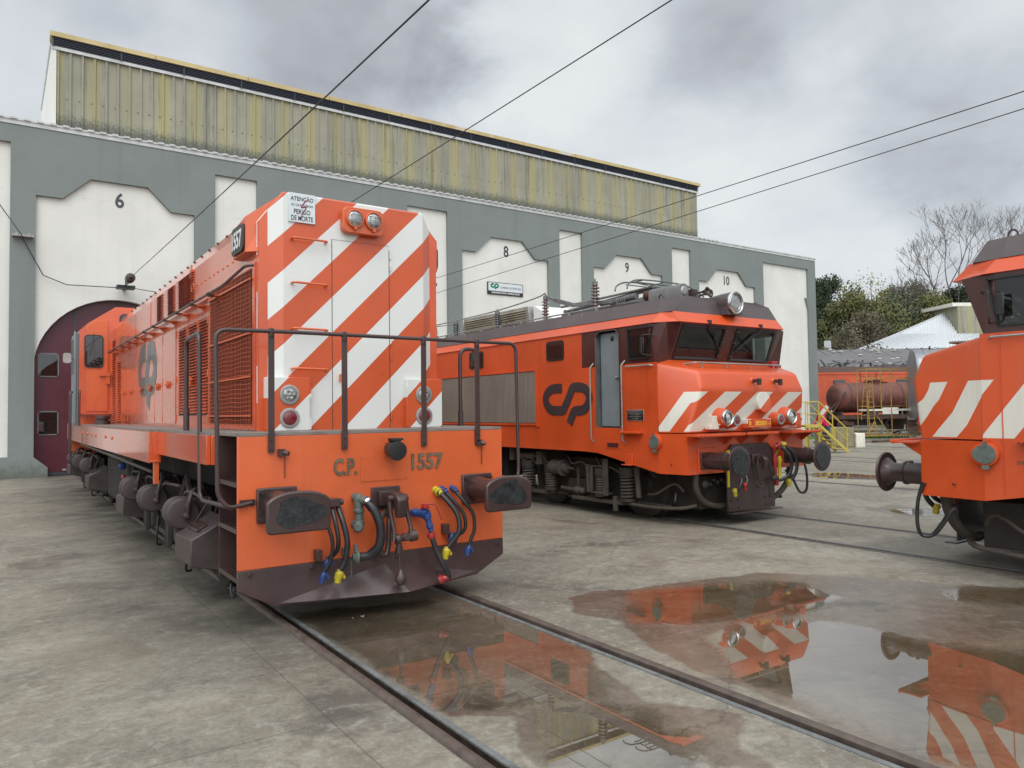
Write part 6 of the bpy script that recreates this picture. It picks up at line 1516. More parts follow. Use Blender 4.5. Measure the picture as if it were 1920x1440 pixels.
    hose([(0.70, -0.12, 1.15), (0.80, -0.22, 1.03), (0.84, -0.26, 0.86), (0.80, -0.24, 0.68), (0.72, -0.18, 0.57)], 0.028, ends=('yellow', 'yellow'))
    hose([(-0.42, -0.12, 0.80), (-0.45, -0.2, 0.66), (-0.52, -0.2, 0.55), (-0.56, -0.16, 0.50)], 0.024, ends=(None, 'yellow')); hose([(-0.30, -0.12, 0.80), (-0.32, -0.2, 0.66), (-0.38, -0.2, 0.58)], 0.022, ends=(None, 'red'))
    b = MB(); b.tube([(0.52, -0.05, 1.06), (0.52, -0.09, 1.12), (0.58, -0.12, 1.16)], 0.03, 8, 3); b.lathe((0.54, -0.07, 1.02), (0, 0, -1), [(0, 0.03), (0.1, 0.045), (0.2, 0.03), (0.42, 0.028)], 10); b.build('air_cock', 'red', T)
    b = MB(); b.tube([(0.62, -0.03, 1.0), (0.66, -0.09, 1.17), (0.70, -0.12, 1.17)], 0.026, 8, 3); b.lathe((0.64, -0.08, 0.98), (0, 0, -1), [(0, 0.028), (0.06, 0.045), (0.12, 0.03), (0.3, 0.026), (0.34, 0.04)], 10); b.lathe((-0.60, -0.08, 1.12), (0, 0, -1), [(0, 0.03), (0.1, 0.04), (0.2, 0.024), (0.55, 0.022)], 10); b.build('air_cock', 'yellow', T)
    for s in (-1, 1):
        b = MB(); b.tube([(s * 1.12, 0.08, 0.80), (s * 1.12, 0.10, 0.62), (s * 1.02, 0.12, 0.45), (s * 0.85, 0.14, 0.33), (s * 0.62, 0.12, 0.27), (s * 0.40, 0.1, 0.27)], 0.045, 10, 5); b.build('sand_pipe', 'grime2', T)
        if s < 0: continue
        b = MB(); b.tube([(s * 1.40, 0.02, 0.92), (s * 1.40, -0.04, 0.70), (s * 1.40, -0.05, 0.46), (s * 1.37, -0.02, 0.35), (s * 1.33, 0.05, 0.36), (s * 1.31, 0.12, 0.50), (s * 1.28, 0.18, 0.66), (s * 1.18, 0.2, 0.70)], 0.020, 8, 5); b.build('hanging_cable', 'rubber', T)
    b = MB(); b.box(-0.85, 0.85, 0.25, 0.75, 0.22, 0.72); b.lathe((-0.95, 0.1, 0.62), (0, -1, 0), [(0, 0.05), (0.04, 0.07), (0.07, 0.04)], 10)
    for k in range(5): b.lathe((-0.80 + k * 0.09, 0.15, 0.62 + 0.05 * (k % 2)), (0.2, -1, 0.3 * (k % 3) - 0.3), [(0, 0.03), (0.05, 0.035), (0.07, 0.02)], 8)
    b.build('front_equipment', 'grime', T, bevel=0.02)
    # ---- underframe and bogies
    b = MB(); b.box(-1.38, 1.38, 0.8, L - 0.8, 1.07, 1.2); b.box(-1.15, 1.15, 5.0, L - 5.0, 0.45, 1.06); b.box(-0.55, 0.55, 0.8, L - 0.8, 0.45, 1.05); b.build('underframe', 'under', T, smooth=False)
    b = MB()
    for s in (-1, 1):
        b.box(s * 1.36, s * 1.12, 5.1, 6.3, 0.55, 1.03); b.box(s * 1.36, s * 1.12, 6.5, 8.6, 0.45, 1.0); b.box(s * 1.36, s * 1.15, 8.9, 10.2, 0.5, 1.02)
    b.build('equipment_case', 'grime', T, bevel=0.03)
    for y0, k in ((2.55, 1), (L - 2.55, -1)):
        b = MB()
        for s in (-1, 1):
            X_ = lambda v: s * v
            b.prism([(y0 - 0.9, 0.30), (y0 - 0.75, 0.85), (y0 - 0.35, 0.93), (y0 + 0.35, 0.93), (y0 + 0.8, 0.85), (y0 + 0.95, 0.30), (y0 + 0.4, 0.22), (y0 - 0.4, 0.22)], 'x', X_(1.0), X_(1.10))
            b.box(X_(1.06), X_(1.2), y0 - 0.02, y0 + 0.45, 0.20, 0.55)
            b.box(X_(1.14), X_(1.20), y0 - 2.0, y0 + 2.0, 0.235, 0.285)
        bg = b.build('bogie', 'grime', T, bevel=0.015)
        for s in (-1, 1):
            for yy, r_, z0_, z1_ in ((y0 - 1.17, 0.115, 0.33, 0.70), (y0 - 0.55, 0.10, 0.36, 0.66), (y0 + 0.85, 0.10, 0.36, 0.66), (y0 + 1.55, 0.115, 0.33, 0.70)):
                b = MB(); n = 7; pts = [(s * 1.26 + r_ * math.cos(t * 2 * math.pi / 10), yy + r_ * math.sin(t * 2 * math.pi / 10), z0_ + (z1_ - z0_) * t / (10 * n)) for t in range(10 * n + 1)]
                b.tube(pts, 0.020, 6); sp_ = b.build('coil_spring', 'grime2', bg)
                b = MB(); b.cyl((s * 1.26, yy, z0_ - 0.05), (s * 1.26, yy, z0_), r_ + 0.03); b.cyl((s * 1.26, yy, z1_), (s * 1.26, yy, z1_ + 0.12), r_ + 0.03); b.cyl((s * 1.26, yy, z0_), (s * 1.26, yy, z1_), 0.05); b.build('spring_seat', 'grime', sp_)
            b = MB()
            # damper brackets
            yb = y0 - 0.78
            b.box(s * 1.24, s * 1.38, yb, yb + 0.42, 0.80, 0.82); b.box(s * 1.24, s * 1.38, yb - 0.02, yb + 0.42, 0.36, 0.38); b.box(s * 1.36, s * 1.385, yb - 0.03, yb + 0.10, 0.34, 0.95); b.box(s * 1.36, s * 1.38, yb + 0.36, yb + 0.42, 0.38, 0.80)
            b.build('damper_bracket', 'grime2', bg, bevel=0.005)
            b = MB(); b.cyl((s * 1.30, y0 - 1.45, 0.36), (s * 1.30, y0 - 1.40, 0.90), 0.045); b.cyl((s * 1.30, y0 - 0.25, 0.36), (s * 1.28, y0 - 0.2, 0.82), 0.045); b.build('damper', 'grime2', bg)
            b = MB(); b.lathe((s * 1.28, y0 + 0.78, 0.73), (0, -1, 0.0), [(0, 0.03), (0.01, 0.135), (0.28, 0.135), (0.30, 0.15), (0.33, 0.15), (0.34, 0.10), (0.42, 0.09), (0.44, 0.03), (0.60, 0.025)], 20); b.bar((s * 1.28, y0 + 0.95, 0.70), (s * 1.28, y0 + 0.80, 0.25), 0.05, 0.12); b.build('brake_cylinder', 'grime2', bg)
            b = MB(); b.lathe((s * 1.28, y0 + 1.75, 0.90), (0, -1, 0.02), [(0, 0.02), (0.01, 0.075), (0.40, 0.075), (0.42, 0.03), (0.52, 0.03)], 14); b.box(s * 1.22, s * 1.34, y0 + 1.05, y0 + 1.22, 0.76, 1.0); b.box(s * 1.2, s * 1.34, y0 + 1.95, y0 + 2.1, 0.8, 1.04); b.build('traction_rod', 'grime2', bg, bevel=0.004)
            b = MB(); b.tube([(s * 1.26, y0 + 0.55, 0.37), (s * 1.27, y0 - 0.05, 0.36)], 0.035, 8); b.lathe((s * 1.27, y0 + 0.15, 0.36), (0, -1, 0), [(0, 0.05), (0.03, 0.07), (0.10, 0.07), (0.13, 0.05), (0.2, 0.06), (0.24, 0.03)], 12); b.box(s * 1.25, s * 1.29, y0 + 0.06, y0 + 0.09, 0.2, 0.75); b.build('brake_linkage', 'grime2', bg)
            b = MB(); b.bar((s * 1.28, y0 + 2.0, 0.26), (s * 1.28, y0 + 0.9, 0.25), 0.03, 0.06); b.bar((s * 1.30, y0 + 0.2, 0.24), (s * 1.30, y0 - 1.1, 0.24), 0.04, 0.06); b.tube([(s * 1.30, y0 - 1.1, 0.25), (s * 1.30, y0 - 1.7, 0.24), (s * 1.2, y0 - 2.2, 0.26), (s * 1.0, y0 - 2.35, 0.30)], 0.028, 8, 4); b.box(s * 1.28, s * 1.33, y0 - 0.95, y0 - 0.87, 0.10, 0.34); b.build('guard_rod', 'grime2', bg, bevel=0.004)
            b = MB()
            for j in range(5):
                yy = y0 + 1.8 - j * 0.75; b.tube([(s * 1.32, yy, 0.96), (s * 1.34, yy - 0.15, 0.82), (s * 1.33, yy - 0.4, 0.86 - 0.06 * (j % 2)), (s * 1.28, yy - 0.6, 0.7)], 0.011, 6, 3)
            b.tube([(s * 1.2, y0 - 1.55, 0.42), (s * 1.26, y0 - 1.8, 0.45), (s * 1.2, y0 - 2.1, 0.62), (s * 1.1, y0 - 2.2, 0.5)], 0.02, 6, 3)
            b.build('brake_pipe', 'grime2', bg)
        for yy in (y0 - 1.2, y0 + 1.2):
            b = MB(); b.cyl((-GA, yy, 0.55), (GA, yy, 0.55), 0.09)
            for s in (-1, 1): b.lathe((s * (GA - 0.03), yy, 0.55), (s, 0, 0), [(0, 0.575), (0.022, 0.575), (0.03, 0.55), (0.13, 0.545), (0.135, 0.46), (0.10, 0.44), (0.11, 0.16), (0.17, 0.14)], 40)
            b.build('wheelset', 'grime', bg)
        b = MB(); b.box(-0.7, 0.7, y0 - 0.6, y0 + 0.6, 0.25, 0.95); b.build('traction_motor', 'under', bg, bevel=0.05)
    return T
EL1 = make_electric((9.64, 7.53, 0), 0.0, 'orange electric locomotive with striped snub nose, open cab door and black emblem, facing the camera')
YM[0] = lambda y: y + 0.22 * min(1, max(0, y / 0.46))
EL2 = make_electric((9.64, 4.20, 0), math.pi, 'orange electric locomotive with its striped nose pointing away from the camera, cut by the frame', detail_front=False)
YM[0] = None
# ================================================================ BACKGROUND YARD
ORG[0] = Vector((0, 0, 0))
M['rust_tank'] = MAT('rusty_red_tank', (0.135, 0.040, 0.028), 0.6, var=0.45, scale=1.6, dirt=0.5, dirtc=(0.075, 0.05, 0.04), streak=0.5, streakc=(0.26, 0.15, 0.11), bump=0.2, bscale=12)
M['rust'] = MAT('rusty_iron', (0.075, 0.038, 0.026), 0.7, var=0.4, scale=5)
M['yellow_old'] = MAT('worn_yellow_paint', (0.34, 0.21, 0.05), 0.5, var=0.3, scale=6, dirt=0.7, dirtc=(0.14, 0.07, 0.03))
M['yellow_rail'] = MAT('yellow_handrail_paint', (0.45, 0.35, 0.05), 0.45, var=0.12, scale=5, dirt=0.2, dirtc=(0.25, 0.18, 0.05))
M['orange_faded'] = MAT('faded_orange_paint', (0.52, 0.085, 0.03), 0.5, var=0.15, dirt=0.4, dirtc=(0.25, 0.07, 0.04))
M['silver'] = MAT('dull_silver_panels', (0.25, 0.26, 0.27), 0.35, metal=0.5, var=0.15, streak=0.5, streakc=(0.40, 0.41, 0.42))
M['tin_white'] = MAT('white_profiled_sheet', (0.50, 0.52, 0.53), 0.5, var=0.05, streak=0.15, streakc=(0.5, 0.5, 0.5))
M['tin_green'] = MAT('grey_green_wall', (0.20, 0.235, 0.23), 0.7, var=0.08)
M['old_roof'] = MAT('grey_old_fibre_roof', (0.125, 0.12, 0.125), 0.8, var=0.25, scale=1.0, dirt=0.3, dirtc=(0.07, 0.07, 0.07))
M['block'] = MAT('dull_yellow_grey_block', (0.22, 0.19, 0.10), 0.7, var=0.3, dirt=0.4)
M['plank'] = MAT('weathered_timber', (0.17, 0.14, 0.10), 0.8, var=0.4, scale=4)
M['skin'] = MAT('skin', (0.45, 0.24, 0.17), 0.5, var=0.05)
M['shirt'] = MAT('crimson_shirt', (0.52, 0.02, 0.07), 0.8, var=0.15)
M['jeans'] = MAT('dark_jeans', (0.035, 0.045, 0.075), 0.8, var=0.2)
M['hair'] = MAT('grey_brown_hair', (0.07, 0.055, 0.045), 0.6, var=0.3)
ax_ = Vector((1.0, -0.55, 0)).normalized(); ay_ = Vector((0.55, 1.0, 0)).normalized()
def frame(org, u=ax_, v=ay_):
    org = Vector(org); return lambda a, d, z: org + u * a + v * d + Vector((0, 0, z))

# tank wagon, along the line of sight's cross direction
Tk = empty('tank_wagon', (43.2, 24.9, 0), 'rusty red-brown tank wagon with ladders standing behind the yellow scaffold', 'wagon')
ORG[0] = Vector((43.2, 24.9, 0)); P = frame((43.2, 24.9, 0))
b = MB(); a0, a1 = P(-2.5, 0, 2.28), P(2.75, 0, 2.28); d = (a1 - a0)
b.lathe(a0, d, [(0, 0.0), (0.02, 0.35), (0.10, 0.62), (0.28, 0.82), (0.5, 0.90), (d.length - 0.5, 0.90), (d.length - 0.28, 0.82), (d.length - 0.10, 0.62), (d.length - 0.02, 0.35), (d.length, 0.0)], 36)
tank = b.build('tank', 'rust_tank', Tk)
b = MB(); b.lathe(P(0.3, 0, 3.10), (0, 0, 1), [(0, 0.42), (0.16, 0.42), (0.17, 0.50), (0.22, 0.50), (0.26, 0.3), (0.28, 0)], 20); b.bar(P(-0.4, 0, 3.2), P(1.1, 0, 3.2), 0.5, 0.03); b.build('tank_dome', 'rust_tank', Tk)
b = MB()
for a in (-1.6, 1.6): b.bar(P(a, -0.01, 2.28), P(a, 0.01, 2.28), 0.02, 0.02); b.lathe(P(a - 0.05, 0, 2.28), ax_, [(0, 0.905), (0.1, 0.905)], 36, False)
b.build('tank_strap', 'rust', Tk)
b = MB(); b.bar(P(-3.1, -0.9, 1.12), P(3.3, -0.9, 1.12), 0.08, 0.22); b.bar(P(-3.1, 0.9, 1.12), P(3.3, 0.9, 1.12), 0.08, 0.22); b.bar(P(-3.1, 0, 1.15), P(3.3, 0, 1.15), 1.75, 0.10)
for a in (-2.2, 0, 2.2): b.bar(P(a, -0.8, 1.3), P(a, 0.8, 1.3), 0.12, 0.30)
b.bar(P(-3.1, -0.5, 1.2), P(-2.1, -0.5, 2.3), 0.08, 0.08); b.bar(P(-3.0, -0.9, 1.2), P(-2.0, -0.9, 2.6), 0.06, 0.06); b.bar(P(-3.0, -0.9, 1.9), P(-3.0, -0.9, 1.1), 0.06, 0.06); b.build('frame', 'rust', Tk)
for a in (-2.1, 2.2):
    b = MB()
    for s in (-1, 1): b.lathe(P(a, s * 0.83, 0.48), ay_, [(-0.06, 0.46), (0.06, 0.46)], 24); b.bar(P(a - 0.5, s * 0.92, 0.75), P(a + 0.5, s * 0.92, 0.75), 0.08, 0.2)
    b.build('wheelset', 'rust', Tk)
def ladder(P, a, dd, z0, z1, w, lean, nm, parent, mt='rust'):
    b = MB(); p0 = P(a - w / 2, dd, z0); q0 = P(a - w / 2 + lean, dd + 0.05, z1); p1 = P(a + w / 2, dd, z0); q1 = P(a + w / 2 + lean, dd + 0.05, z1)
    b.bar(p0, q0, 0.035, 0.035); b.bar(p1, q1, 0.035, 0.035); n = int((z1 - z0) / 0.27)
    for i in range(1, n): t = i / n; b.bar(p0.lerp(q0, t), p1.lerp(q1, t), 0.025, 0.025)
    return b.build(nm, mt, parent, smooth=False)
ladder(P, -0.95, -1.0, 0.95, 3.15, 0.38, 0.25, 'ladder', Tk, 'yellow_old')
b = MB(); b.bar(P(-0.9, -0.6, 3.2), P(-0.9, -0.6, 3.75), 0.04, 0.04); b.bar(P(0.1, -0.6, 3.2), P(0.1, -0.6, 3.75), 0.04, 0.04); b.bar(P(-0.9, -0.6, 3.5), P(0.1, -0.6, 3.5), 0.03, 0.03); b.build('top_railing', 'rust', Tk)
b = MB(); b.bar(P(0.2, -0.95, 1.45), P(1.2, -0.95, 1.45), 0.05, 0.42); b.build('side_case', 'cream', Tk, bevel=0.03)
ORG[0] = Vector((0, 0, 0))

# scaffold in front of the tank
SO = Vector((0.62, -0.42, 0))
Sc = empty('scaffold', (38.2, 21.6, 0), 'rusty yellow scaffold with a pale walkway in front of the tank wagon', 'scaffold')
ORG[0] = Vector((38.2, 21.6, 0)); P = frame(Vector((38.2, 21.6, 0)) + SO)
b = MB()
for a in (-1.35, 0.0, 1.45):
    for dd in (0, 0.9): b.bar(P(a, dd, 0.15), P(a, dd, 3.72), 0.036, 0.036)
for z in (3.72, 3.25, 1.75):
    b.bar(P(-1.35, 0, z), P(1.6, 0, z), 0.026, 0.026); b.bar(P(-1.35, 0.9, z), P(1.6, 0.9, z), 0.026, 0.026)
b.bar(P(-1.35, 0, 3.72), P(-1.35, 0.9, 3.72), 0.04, 0.04); b.bar(P(1.45, 0, 3.72), P(1.45, 0.9, 3.72), 0.04, 0.04)
b.bar(P(-0.8, 0, 1.2), P(-0.1, 0, 0.2), 0.04, 0.04); b.bar(P(1.45, 0, 0.2), P(2.2, 0, 1.1), 0.03, 0.03); b.bar(P(-2.2, 0, 0.22), P(2.6, 0, 0.22), 0.08, 0.08)
b.build('scaffold_frame', 'yellow_old', Sc, smooth=False)
b = MB(); b.bar(P(-1.3, 0.45, 1.55), P(1.6, 0.45, 1.55), 0.9, 0.10); b.build('walkway', 'cream', Sc)
b = MB(); b.bar(P(-1.3, 0.45, 1.30), P(1.6, 0.45, 1.30), 0.06, 0.05); b.bar(P(-0.9, 0, 1.3), P(-0.9, 0, 1.5), 0.04, 0.04); b.bar(P(0.6, 0, 1.3), P(0.6, 0, 1.5), 0.04, 0.04); b.build('walkway_beam', 'alu', Sc)
ladder(P, -1.15, -0.1, 0.25, 3.4, 0.30, -0.08, 'ladder', Sc, 'yellow_old')
b = MB(); b.bar(P(-1.05, -0.1, 0.95), P(-1.42, -0.1, 0.22), 0.036, 0.036); b.bar(P(-1.0, -0.1, 0.95), P(-0.82, -0.1, 0.22), 0.036, 0.036); b.build('ladder_foot', 'yellow_old', Sc)
ORG[0] = Vector((0, 0, 0))

# stored orange locomotive behind the tank
So = empty('stored_locomotive', (48.5, 29.9, 0), 'faded orange locomotive with a littered grey roof, mostly hidden behind the tank wagon', 'locomotive')
ORG[0] = Vector((48.5, 29.9, 0)); P = frame((48.5, 29.9, 0))
b = MB(); b.loft([[P(a, -1.4, 0.95), P(a, -1.4, 4.05), P(a, 1.4, 4.05), P(a, 1.4, 0.95)] for a in (-4.5, 6.5)]); body_ = b.build('body', 'orange_faded', So, smooth=False)
b = MB(); b.loft([[P(a, -1.42, 4.06), P(a, -1.15, 4.45), P(a, 1.15, 4.45), P(a, 1.42, 4.06)] for a in (-4.6, 6.6)]); b.build('roof', 'rust', So, smooth=False)
b = MB(); b.bar(P(-4.6, -1.42, 4.0), P(6.5, -1.42, 4.0), 0.04, 0.14); b.build('cornice', 'orange_old', So, smooth=False)
for a in (-1.0, 3.5): 
    b = MB(); b.bar(P(a - 0.42, -1.41, 3.35), P(a + 0.42, -1.41, 3.35), 0.02, 0.42); b.build('window', 'glass_dark', body_, smooth=False)
b = MB(); b.bar(P(-1.9, -1.42, 1.0), P(-1.2, -1.42, 1.8), 0.01, 0.28, (0, 0, 1)); b.bar(P(-2.6, -1.42, 1.0), P(-1.9, -1.42, 1.8), 0.01, 0.28); b.build('stripe', 'cream', body_, smooth=False)
b = MB(); rn = random.Random(3)
for k in range(46):
    a = rn.uniform(-3.0, 5.5); p0 = P(a, rn.uniform(-0.9, 0.9), 4.5 + rn.uniform(0, .25)); p1 = P(a + rn.uniform(-1, 1.2), rn.uniform(-0.9, 0.9), 4.5 + rn.uniform(0, .55)); b.bar(p0, p1, rn.uniform(0.04, 0.12), rn.uniform(0.04, 0.10))
for k in range(5): b.lathe(P(-2 + k * 1.6, -0.5, 4.46), (0, 0, 1), [(0, .05), (.05, .12), (.1, .06), (.15, .12), (.2, .06), (.25, .12), (.32, .04)], 10)
b.build('roof_gear', 'roofgrey', So, smooth=False)
b = MB()
for a in (-3.2, -1.5, 3.0, 4.8):
    b.lathe(P(a, -0.85, 0.5), ay_, [(-0.06, 0.5), (0.06, 0.5)], 20)
b.bar(P(-4.3, 0, 0.7), P(6.3, 0, 0.7), 1.6, 0.5); b.build('running_gear', 'under', So)
ORG[0] = Vector((0, 0, 0))

# silver coach standing behind the right-hand locomotive
Sv = empty('silver_coach', (40.4, 19.2, 0), 'dull silver coach end with rounded roof between the scaffold and the right-hand orange nose', 'coach')
ORG[0] = Vector((40.4, 19.2, 0)); P = frame((40.25, 18.85, 0), Vector((0.60, -0.80, 0)), Vector((0.80, 0.60, 0)))
prf = [(-1.39, 1.1), (-1.40, 2.2), (-1.395, 3.6), (-1.28, 4.05), (-1.0, 4.35), (-0.5, 4.58), (0.0, 4.64), (0.5, 4.58), (1.0, 4.35), (1.28, 4.05), (1.395, 3.6), (1.40, 2.2), (1.39, 1.1)]
b = MB(); sc = lambda k, a: [P(a, dd * k, 1.1 + (z - 1.1) * (0.97 + 0.03 * k)) for dd, z in prf]
b.loft([sc(0.97, -1.75), sc(0.995, -1.7), sc(1.0, -1.6), sc(1.0, 9)]); cb_ = b.build('coach_body', 'silver', Sv, ang=30)
b = MB()
for z in (1.9, 2.2, 2.5, 3.75): b.bar(P(-1.5, -1.405, z), P(9, -1.405, z), 0.015, 0.03)
for a in (-1.3, 0.4): b.tube([P(a, dd * 1.008, z * 1.003) for dd, z in prf], 0.012, 5)
b.build('body_rib', 'alu', cb_)
b = MB(); b.tube([P(-0.9, 0.12 * math.cos(k * math.pi / 6), 4.64 + 0.16 * math.sin(k * math.pi / 6)) for k in range(7)], 0.035, 6); b.build('roof_ring', 'brown', Sv)
b = MB(); b.lathe(P(-2.05, -0.9, 1.05), Vector((-0.60, 0.80, 0)), [(-0.35, 0.09), (0.1, 0.09), (0.11, 0.24), (0.15, 0.24)], 20); b.bar(P(-1.8, 0, 0.95), P(9, 0, 0.95), 1.8, 0.3); b.build('buffer', 'brown', Sv)
b = MB()
for a in (0.2, 2.4):
    for s in (-1, 1): b.lathe(P(a, s * 0.85, 0.46), Vector((0.80, 0.60, 0)), [(-0.06, 0.46), (0.06, 0.46)], 20)
b.build('wheelset', 'under', Sv)
ORG[0] = Vector((0, 0, 0))

# yellow access stairs with platform
St = empty('access_stairs', (26.7, 16.8, 0), 'yellow steel access stairs with handrails and small landing beside the workshop corner', 'stairs')
ORG[0] = Vector((26.6, 16.9, 0)); uu = Vector((0.88, -0.47, 0)).normalized(); vv = Vector((0.47, 0.88, 0)).normalized(); P = frame((26.12, 16.52, 0), uu, vv)
b = MB()
for dd in (0, 0.85):
    b.bar(P(-0.72, dd, 1.08), P(0.42, dd, 0.03), 0.04, 0.09); b.bar(P(-0.72, dd, 1.02), P(-1.25, dd, 1.02), 0.05, 0.08)
    b.bar(P(-1.25, dd, 0), P(-1.25, dd, 1.0), 0.06, 0.06) ; b.bar(P(-0.72, dd, 0), P(-0.72, dd, 1.0), 0.05, 0.05)
sf = b.build('stringer', 'yellow_rail', St, smooth=False)
for k in range(6):
    t = (k + 0.5) / 6; b = MB(); p = P(-0.72 + 1.14 * t, 0.42, 1.08 - 1.05 * t); b.obox(p, uu * 0.10, vv * 0.42, (0, 0, 0.012)); b.build('tread', 'yellow_rail', St, smooth=False)
b = MB(); b.obox(P(-1.0, 0.42, 1.06), uu * 0.3, vv * 0.45, (0, 0, 0.015)); b.build('landing', 'yellow_rail', St, smooth=False)
for dd in (0, 0.85):
    b = MB()
    b.tube([P(-1.25, dd, 1.05), P(-1.25, dd, 1.95)], 0.022, 6); b.tube([P(-0.72, dd, 1.05), P(-0.72, dd, 1.95)], 0.022, 6); b.tube([P(0.38, dd, 0.1), P(0.38, dd, 0.92)], 0.022, 6); b.tube([P(-0.18, dd, 0.6), P(-0.18, dd, 1.42)], 0.022, 6)
    b.tube([P(-1.25, dd, 1.95), P(-0.72, dd, 1.95), P(0.38, dd, 0.92)], 0.024, 6); b.tube([P(-1.25, dd, 1.5), P(-0.72, dd, 1.5), P(0.38, dd, 0.48)], 0.018, 6)
    b.build('handrail', 'yellow_rail', St)
ORG[0] = Vector((0, 0, 0))
# concrete-grey storage blocks / cabinets behind the stairs
P = frame((29.9, 18.6, 0), uu, vv)
for k, (a, dd, w, h, mt, lb) in enumerate(((-0.1, 0.3, 1.25, 0.86, 'block', 'low yellowish block with panelled side behind the yellow stairs'), (0.75, 0.2, 0.40, 0.60, 'cream', 'small grey-white block right of the yellowish block'))):
    b = MB(); b.obox(P(a, dd, h / 2), uu * w / 2, vv * 0.5, (0, 0, h / 2))
    for j in range(3): b.obox(P(a - w / 2 + w * (j + 0.5) / 3, dd - 0.51, h / 2), uu * (w / 6 - 0.03), vv * 0.01, (0, 0, h / 2 - 0.05))
    single('loading_block', P(a, dd, 0), b, mt, lb, 'block', bevel=0.01)
P = frame((34.5, 20.4, 0))
rn = random.Random(9)
for k in range(7):
    a = -2.4 + k * 0.95; w = rn.uniform(0.8, 1.5); b = MB()
    b.bar(P(a, rn.uniform(-0.4, 0.5), 0.06), P(a + w, rn.uniform(-0.4, 0.5), 0.07), 0.22, 0.08)
    single('timber_plank', P(a, 0, 0), b, ('plank', 'rust')[k % 2], 'weathered plank lying on the ground below the scaffold and tank wagon', 'plank', 'planks lying below the tank wagon', smooth=False)
b = MB(); P = frame((39.9, 20.9, 0))
for k in range(6): b.bar(P(-1.8 + k * 0.5, 0.2 * (k % 2), 0.25), P(-1.2 + k * 0.6, 0.3 - 0.2 * (k % 2), 0.45), 0.06, 0.05)
b.bar(P(-1.8, 0, 0.48), P(1.6, 0, 0.50), 0.06, 0.05); b.bar(P(-1.6, 0.3, 0.22), P(1.7, 0.3, 0.24), 0.06, 0.05)
single('steel_frame', P(0, 0, 0), b, 'alu', 'pale grey welded steel frame lying under the scaffold walkway', 'frame', smooth=False)
# weeds
b = MB(); rn = random.Random(4)
for k in range(900):
    p = Vector((39.2, 23.1, 0)) + ax_ * rn.gauss(0, 1.3) + ay_ * rn.gauss(0, 0.3); h = rn.uniform(0.08, 0.30); a = rn.uniform(0, 6.28); d = Vector((math.cos(a), math.sin(a), 0))
    b.add([p - d * 0.03, p + d * 0.03, p + d * rn.uniform(-.08, .08) + Vector((0, 0, h))], [(0, 1, 2)])
M['weed'] = MAT('bright_weeds', (0.07, 0.16, 0.03), 0.7, var=0.4)
o_ = b.build('weeds', 'weed', None, smooth=False); struct(o_, 'stuff', 'low green weeds growing below the tank wagon', 'weeds')

